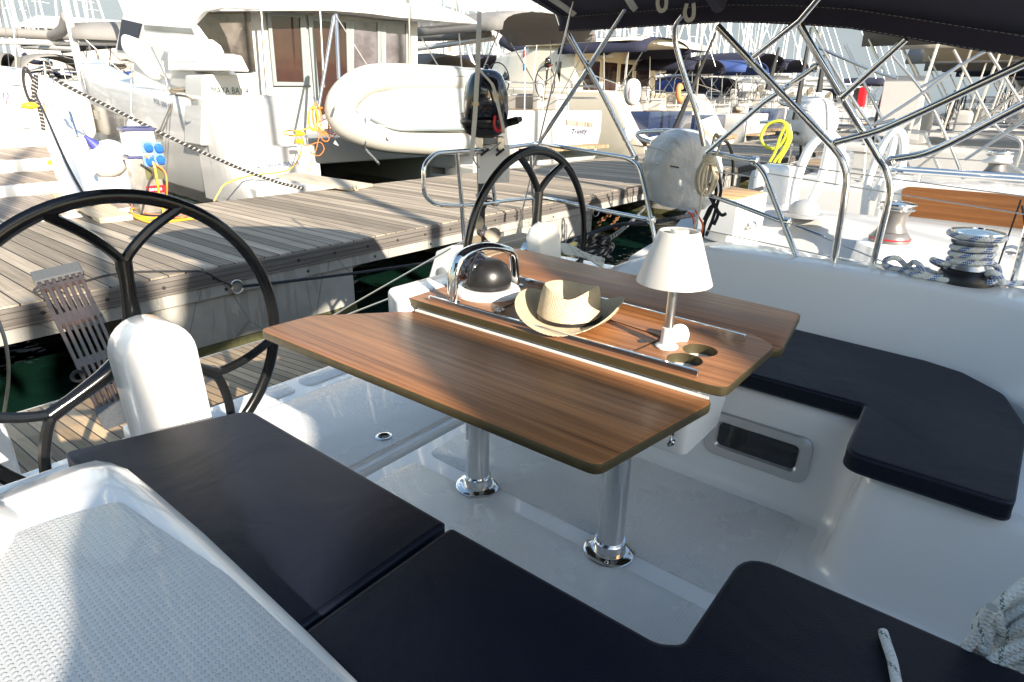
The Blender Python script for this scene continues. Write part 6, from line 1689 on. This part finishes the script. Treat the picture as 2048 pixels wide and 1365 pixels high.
for y in (-8, 0, 1.95): S.append([V((6.76, y, -.3)), V((6.76, y, .5)), V((6.85, y, .58)), V((7.1, y, .585)), V((7.3, y, .5)), V((7.5, y, .4)), V((8.1, y, .32)), V((8.15, y, .1)), V((7.7, y, -1.2))])
m.loft(S, closed=False); m.build('side_deck', GELM, n1, 50)
m = MB(); m.box(5.0, 6.8, -1.5, 1.93, -.2, -.05); m.build('cockpit_floor', GELM, n1)
for u0, u1 in ((5.06, 5.5), (6.3, 6.76)):
    m = MB(); m.slab(fillet([(u0, -1.5), (u1, -1.5), (u1, 1.0), (u0, 1.0)], .03), -.1, .33, .02, 0); m.build('seat_base', GEL, n1)
m = MB(); m.slab(fillet([(3.75, -8), (8.0, -8), (8.0, -1.5), (3.75, -1.5)], .1), .1, .42, .03, 0); m.slab(fillet([(4.6, -7.5), (7.2, -7.5), (7.2, -1.4), (4.6, -1.4)], .3), .3, .95, .12, 0); m.build('coachroof', GEL, n1)
m = MB(); m.rod((5.9, -5.5, .7), (5.9, -5.6, 17), .1, 12); m.build('mast', SAIL, n1)
m = MB(); m.rod((5.9, -5.4, 2.5), (5.9, -.2, 2.7), .08, 10); m.build('boom', SAIL, n1)
m = MB(); m.tube(crom([(5.9, -5.3, 3.0), (5.9, -3, 2.95), (5.9, -.4, 2.85)], 5), .2, 12, flat=.15); m.build('sail_cover', NAVYC, n1)
m = MB(); m.tube([V((5.9, -11, .9)), V((5.9, -10, 3)), V((5.9, -5.7, 15.5))], [.05, .09, .04], 8); m.build('furled_headsail', WHITEC, n1)
# plinth and winch
wp_ = PX(1776, 490, 4.35); m = MB(); m.lathe([(.19, -.12), (.17, .0), (.14, .02), (0, .022)], V((wp_.x, wp_.y, wp_.z-.0)), n=28); m.build('winch_plinth', GEL, n1)
nw = thing('sheet_winch', wp_+V((0, 0, .022)), 'grey winch with a thin red ring on the neighbouring yacht behind bent steel poles', 'winch', 'sheet winches'); winch(nw, wp_+V((0, 0, .02)), 1.28, mat('grey_winch', (.17, .16, .155), .35, .3), True)
wp2 = PX(1990, 345, 6.95); nw2 = thing('sheet_winch', wp2, 'winch with white rope on the far side of the neighbouring yacht', 'winch', 'sheet winches'); winch(nw2, wp2-V((0, 0, .05)), 1.25, MATS['grey_winch'], True)
m = MB(); m.tube(coil(wp2+V((0, 0, .08)), (1, 0, 0), (0, 1, 0), .09, .09, 5, .2, 10, (0, 0, .012), 5), .012, 6); m.tube(crom([wp2+V((.09, 0, .12)), wp2+V((.2, -.1, .05)), wp2+V((.15, -.25, -.02)), wp2+V((.1, -.5, -.04))], 5), .012, 6); r2 = thing('winch_sheet', wp2+V((0, 0, .1)), 'white rope wound on the far winch of the neighbouring yacht', 'rope'); m.build('turns', ROPEW, r2)
# padeyes and domed fitting
for px_ in ((1503, 453), (2022, 505)):
    c = PX(*px_, 4.2); m = MB(); m.tube([c+V((.0, .035*cos(a), .03*sin(a))) for a in [pi*k/12 for k in range(13)]], .008, 7); m.lathe([(.045, 0), (.045, .006), (0, .006)], c+V((0, 0, -.008)), n=18, sq=.6); m.build('pad_eye', CHROME, n1)
dm = PX(1606, 430, 4.6); m = MB(); m.lathe([(.13, -.01), (.13, .01), (.1, .012), (.095, .05), (.07, .085), (.03, .1), (0, .102)], dm, n=26); m.build('compass_dome', GREYP, n1)
# helm consoles with white arched guards
for (x0, y0, zb) in ((5.0, 1.62, .25), (7.05, 1.62, .25)):
    m = MB(); m.slab(fillet([(x0+.05, y0-.22), (x0+.36, y0-.22), (x0+.36, y0+.02), (x0+.05, y0+.02)], .05), -.05, .86, .05, 0, 4); m.build('helm_console', GEL, n1)
    m = MB(); c = V((x0+.2, y0+.35, .62)); m.tube([c+V((.4*cos(a), .02, .4*sin(a))) for a in [2*pi*k/36 for k in range(36)]], .015, 7, True); m.build('steering_wheel', BLACK, n1)
for xx, tubes in ((5.0, (((1583, 440), (1592, 370), (1612, 310), (1638, 277), (1660, 272), (1678, 290), (1682, 330), (1676, 372)), ((1597, 432), (1622, 400), (1645, 350), (1657, 300), (1662, 276)))), (6.3, (((1728, 430), (1738, 360), (1762, 300), (1785, 268), (1802, 268), (1808, 300), (1800, 345)), ((1742, 400), (1768, 350), (1784, 300), (1792, 272))))):
    for q in tubes:
        m = MB(); m.tube(crom([PX(x, y, xx) for x, y in q], 6), .034 if xx < 6 else .036, 12); m.build('arched_guard', TUBEW, n1)
# varnished table with its rail
tb_ = thing('cockpit_table', (5.9, .1, .3), 'varnished table leaf and steel grab rails in the cockpit of the neighbouring yacht', 'table')
xt = 5.6; P = [PX(x, y, xt) for x, y in ((1800, 372), (2200, 398), (2200, 466), (1808, 432))]
ya_ = [p.y for p in P]; m = MB(); m.panel([V((xt, y, z)) for y, z in fillet([(P[0].y, P[0].z), (P[1].y, P[1].z-.02), (P[2].y, P[2].z-.03), (P[3].y, P[3].z)], [.06, .02, .02, .03])], .025, (-1, 0, 0)); m.build('table_leaf', MAHOG, tb_)
m = MB(); m.slab(fillet([(5.62, -1.4), (6.2, -1.4), (6.2, .85), (5.62, .85)], .05), .25, P[0].z+.03, .02, .02); m.build('table_body', GEL, tb_)
for x_, dz in ((5.66, .085), (5.98, .085)):
    pass
m = MB(); z_ = P[0].z+.10; m.tube(bend([(5.66, -1.6, z_), (5.66, .72, z_), (5.7, .82, z_), (5.95, .82, z_), (5.99, .72, z_), (5.99, -1.6, z_)], .1), .014, 8); m.build('grab_rail', CHROME, tb_)
for y in (.6, -.4):
    m = MB(); m.rod((5.66, y, z_-.08), (5.66, y, z_), .01, 6); m.build('rail_foot', CHROME, tb_)
# teak step box on its quarter
for (pts, zt) in ((((1403, 392), (1462, 373), (1535, 386), (1475, 402)), .55), (((1400, 410), (1440, 408), (1525, 428), (1460, 424)), .40)):
    q = [PX(x, y, 4.3) for x, y in pts]; zz_ = sum(p.z for p in q)/4; q = [tuple(PZ(x, y, zz_).xy) for x, y in pts]
    m = MB(); m.slab(q, zz_-.22, zz_-.006, .01, 0); m.slab(q, zz_-.01, zz_, .003, 0); sb_ = m.build('quarter_step', GEL, n1)
    m = MB(); m.slab(inset(q, .02), zz_-.002, zz_+.004, .001, 0, 2); m.build('teak_pad', TEAKGOLD, sb_)
# stern rail and bimini frame of the neighbour, bare tubes against the harbour
for pts in (((1425, 310), (1480, 322), (1560, 330), (1650, 352)), ((1545, 330), (1560, 440), (1575, 500))):
    pass
for (a_, b_, x) in (((1520, 245), (1660, 238), 8.2), ((1700, 262), (1790, 240), 8.2), ((1800, 262), (1850, 268), 9.0), ((1850, 268), (1880, 345), 9.0)):
    m = MB(); m.rod(PX(*a_, x), PX(*b_, x), .018, 7); m.build('stern_rail', STEEL, n1)
FRT = [((1632, 75), (1700, 190), (1765, 290), (1830, 415)), ((1780, 105), (1850, 190), (1900, 290), (1935, 380)), ((1908, 100), (1990, 250), (2042, 285), (2030, 340)), ((1700, 280), (1840, 190), (1920, 130)), ((1838, 178), (1990, 92)), ((1690, 90), (1720, 150), (1765, 240)), ((1636, 95), (1740, 140), (1795, 158)), ((1930, 320), (2060, 235)), ((1975, 100), (2048, 215), (2100, 300))]
for i, q in enumerate(FRT):
    m = MB(); m.tube(crom([PX(x, y, 7.4+.5*(i % 3)) for x, y in q], 5), .015, 8); m.build('bimini_tube', STEEL, n1)
# dark straps and lines hanging from tubes
for i, (a_, b_) in enumerate((((1432, 65), (1348, 262)), ((1622, 55), (1590, 240)), ((1648, 110), (1638, 185)), ((1558, 95), (1535, 180)))):
    st = thing('hanging_line', PX(*a_, 5.5), 'black line hanging among the bimini tubes of the neighbouring yacht', 'line', 'black lines among the bimini tubes'); m = MB(); A_, B_ = PX(*a_, 5.5), PX(*b_, 5.5); m.tube([A_, A_.lerp(B_, .4), B_], [.008, .016, .024], 6); m.build('line', RUBBER, st)
# solar panel, red rescue case, second raft, hose
sp = thing('stern_screen', PX(1790, 215, 9.2), 'big pale grey panel standing at the stern of the second yacht to the right', 'screen')
m = MB(); m.panel([PX(x, y, 9.2) for x, y in ((1770, 152), (1855, 152), (1835, 282), (1748, 272))], .05, (-1, 0, 0)); m.build('panel', GELG if False else mat('panel_grey', (.55, .55, .53), .35, coat=.2), sp, bevel=.01)
rs = thing('rescue_case', PX(1722, 195, 9.0), 'red and black rescue case on a rail beside the pale grey panel', 'case')
m = MB(); m.panel([PX(x, y, 9.0) for x, y in ((1719, 176), (1731, 172), (1724, 214), (1713, 215))], .15, (-1, 0, 0)); m.build('case', REDP, rs); m = MB(); m.panel([PX(x, y, 9.0) for x, y in ((1709, 176), (1719, 176), (1713, 215), (1702, 211))], .14, (-1, 0, 0)); m.build('case_back', BLACK, rs)
r2c = PX(1622, 248, 7.6); lr2 = copy_tree(lr_); k = ((r2c-CAM).dot(_f))/((rc-CAM).dot(_f)); lr2.location = r2c; lr2.scale = (k*.62,)*3; lr2['label'] = 'pale life raft bag on the neighbouring yacht behind the yellow hose'; lr2['group'] = 'life rafts'; lr_['group'] = 'life rafts'
yh = thing('hose_coil', PX(1560, 275, 6.8), 'bright yellow-green hose hung in loops on the stern rail of the neighbouring yacht', 'hose'); m = MB()
m.tube(crom([PX(x, y, 6.8) for x, y in ((1575, 250), (1560, 243), (1535, 250), (1522, 275), (1530, 292), (1548, 298), (1565, 285), (1575, 262), (1568, 248), (1575, 255), (1577, 275), (1566, 300), (1545, 330), (1536, 360), (1545, 375), (1580, 378), (1610, 378))], 5), .017, 7)
m.tube(crom([PX(x, y, 6.75) for x, y in ((1572, 250), (1560, 275), (1550, 305), (1530, 340), (1520, 362), (1510, 380))], 5), .015, 7); m.tube(crom([PX(x, y, 6.85) for x, y in ((1578, 250), (1582, 275), (1572, 300), (1560, 320), (1552, 345))], 5), .015, 7); m.build('loops', LIME, yh)

# ---- the yacht lying to starboard, put in out of view to shade the pontoon with its canvas and rig
ns_ = mono('sailing_yacht', 'unseen navy canvassed yacht lying alongside on the camera side', cover='navy', L=13.5, mast=18); put(ns_, -3.1, 2.6, pi)
# ---- further boats on the own side
n2 = mono('sailing_yacht', 'second yacht to the right beyond the varnished table, with a grey canvas boat cover', cover='grey', L=13.5, mast=17); put(n2, 10.6, 2.9, pi)
n3 = mono('sailing_yacht', 'third yacht to the right with a pale beige bimini', cover='beige', L=14); put(n3, 15.2, 2.6, pi)
n4 = copy_tree(n2); put(n4, 19.8, 3.1, pi-.02); n4['label'] = 'fourth yacht to the right, grey canvas, half hidden by tubes'
n5 = mono('sailing_yacht', 'fifth yacht to the right with navy canvas', cover='navy', L=12.5); put(n5, 24.3, 2.8, pi)
G1 = 'moored yachts far off among the masts'
FARL = 'distant moored yacht in the crowd of masts beyond the nearer boats'
protos = [n2, n3, n5, mono('sailing_yacht', FARL, cover='blue', L=12, mast=15, group=G1), mono('sailing_yacht', FARL, cover='white', L=14.5, B=4.4, mast=19, group=G1, bim=False), mono('sailing_yacht', FARL, cover='navy', hullm=GELB, L=13, mast=17, group=G1)]
rn = random.Random(21); rn2 = random.Random(77)
first = {3: True, 4: True, 5: True}
SPOTS = []
for k in range(12): SPOTS.append((29+k*4.6, 2.8+rn.uniform(-.4, .4), pi))
for k in range(13): SPOTS.append((27+k*5.0, 12.5+rn.uniform(-.5, .6), rn.uniform(-.05, .05)))
for k in range(17): SPOTS.append((-6+k*5.6, 41+rn.uniform(-1, 1), pi+rn.uniform(-.04, .04)))
for k in range(16): SPOTS.append((8+k*5.6, 60+rn.uniform(-1, 1), rn.uniform(-.04, .04)))
for k in range(12): SPOTS.append((24+k*5.2, 29+rn.uniform(-1, 1), rn.uniform(-.05, .05)))
for k in range(14): SPOTS.append((20+k*7.5, 86+rn.uniform(-2, 2), pi+rn.uniform(-.04, .04)))
for k in range(22): SPOTS.append((-14+k*8.2+rn2.uniform(-1, 1), 104+rn2.uniform(-2, 2), rn2.choice((0, pi))))
for k in range(24): SPOTS.append((-20+k*9+rn2.uniform(-2, 2), 128+rn2.uniform(-3, 3), rn2.choice((0, pi))))
for k in range(9): SPOTS.append((-14+k*3.4, 56+rn2.uniform(-2, 4), rn2.choice((0, pi))))
for i, (x, y, az) in enumerate(SPOTS):
    j = rn.choice((0, 1, 2, 3, 4, 5)) if i > 5 else (3, 4, 5, 1, 0, 4)[i]
    if first.get(j): t = protos[j]; first[j] = False
    else: t = copy_tree(protos[j])
    t['label'] = FARL; t['group'] = G1; s = rn.uniform(1.12, 1.38); put(t, x, y, az, (s-1)*.9+.1, s)
# large yacht broadside beyond the boat far left
big = mono('sailing_yacht', 'large white yacht lying broadside at the far left with grey canvas', cover='grey', L=19, B=5.2, mast=26, bim=True); put(big, 16.5, 31, radians(-62)); big.scale = (1.5,)*3
big2 = mono('sailing_yacht', 'white yacht with grey awnings behind the large broadside yacht', cover='grey', L=15, mast=20, hood=True); put(big2, 3.5, 26, radians(12)); big2.scale = (1.25,)*3
# quayside buildings and added hills
STONE = mat('pale_render', (.42, .38, .33), .9, var=(.4, .5, (.36, .32, .27))); BLUEG = mat('pale_blue_cladding', (.36, .46, .5), .6); ROOFT = mat('pale_roof', (.5, .46, .42), .9)
PINK = mat('brown_shutter', (.2, .16, .15), .6)
bd = [(-8, 150, 60, 20, BLUEG, 'pale blue shed behind the masts at the far left'), (70, 165, 46, 14, STONE, 'long pale building behind the masts in the middle'), (130, 150, 40, 17, GELC, 'pale building with brown shutters behind the masts right of centre'), (185, 120, 44, 15, STONE, 'pale stone building behind the masts at the far right'), (-70, 140, 50, 13, STONE, 'low stone building beyond the far left masts')]
for x, y, w_, h, mm_, lb in bd:
    az = atan2(x, y); fr = Frame((x, y, 0), az); b0_ = thing('quay_building', (x, y, 0), lb, 'building')
    m = MB(); m.box(-w_/2, w_/2, 0, 14, -1, h, fr); m.build('wall', mm_, b0_)
    m = MB(); m.hexa([fr.w(-w_/2-1, -1, h), fr.w(w_/2+1, -1, h), fr.w(w_/2+1, 15, h), fr.w(-w_/2-1, 15, h)], [fr.w(-w_/2+3, 6, h+3), fr.w(w_/2-3, 6, h+3), fr.w(w_/2-3, 8, h+3), fr.w(-w_/2+3, 8, h+3)]); m.build('roof', ROOFT if mm_ is not BLUEG else BLUEG, b0_)
    for r_ in range(int(h//4)):
        for c_ in range(int(w_//5)):
            u = -w_/2+2.5+c_*5; m = MB(); m.box(u-.55, u+.55, -.12, .1, 1.8+r_*4, 3.5+r_*4, fr); m.build('window', PINK if mm_ is not BLUEG else TINT, b0_)
m = MB(); m.box(-300, 400, 118, 150, -1.2, .1); tag(m.build('quay', CONC), kind='structure')
HAZE = mat('haze_blue', (.15, .185, .205), .95, var=(.006, .5, (.19, .215, .22)))  # blue haze put into the base colour to mute the sky band
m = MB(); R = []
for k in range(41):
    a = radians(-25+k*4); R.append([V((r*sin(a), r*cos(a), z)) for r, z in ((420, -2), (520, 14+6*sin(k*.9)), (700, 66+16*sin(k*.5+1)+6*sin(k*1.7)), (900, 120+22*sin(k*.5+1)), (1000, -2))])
m.loft(R, closed=False); tag(m.build('haze_backdrop', HAZE), kind='structure')  # added backdrop, no real hill; stands in for pale sky
# ================================================================== light
SUN_AZ, SUN_EL = radians(19), radians(24)      # light travels aft and this much to port
dirv = V((sin(SUN_AZ)*cos(SUN_EL), cos(SUN_AZ)*cos(SUN_EL), -sin(SUN_EL)))
sd = bpy.data.lights.new('sun', 'SUN'); sd.energy = 5.0; sd.angle = radians(.5); sd.color = (1, .89, .74)
so = bpy.data.objects.new('sun', sd); COL.objects.link(so); so.rotation_mode = 'QUATERNION'; so.rotation_quaternion = dirv.to_track_quat('-Z', 'Y')
so.location = (-5, -12, 10)
w = bpy.data.worlds.new('World'); SC.world = w; w.use_nodes = True
nt = w.node_tree; bg = nt.nodes['Background']
sky = nt.nodes.new('ShaderNodeTexSky'); sky.sky_type = 'NISHITA'; sky.sun_disc = False
sky.sun_elevation = SUN_EL
sdir = -dirv
sky.sun_rotation = atan2(sdir.x, sdir.y)
sky.air_density = 1.5; sky.dust_density = 1.0; sky.ozone_density = 2.2
nt.links.new(sky.outputs[0], bg.inputs[0]); bg.inputs[1].default_value = .10
SC.view_settings.view_transform = 'Standard'; SC.view_settings.look = 'None'; SC.view_settings.exposure = 1.42; SC.view_settings.gamma = 1
SC.cycles.max_bounces = 12; SC.cycles.diffuse_bounces = 9; SC.cycles.glossy_bounces = 4; SC.cycles.transparent_max_bounces = 8
SC.cycles.use_denoising = True
SC.cycles.sample_clamp_indirect = 6
SC.cycles.caustics_reflective = False; SC.cycles.caustics_refractive = False
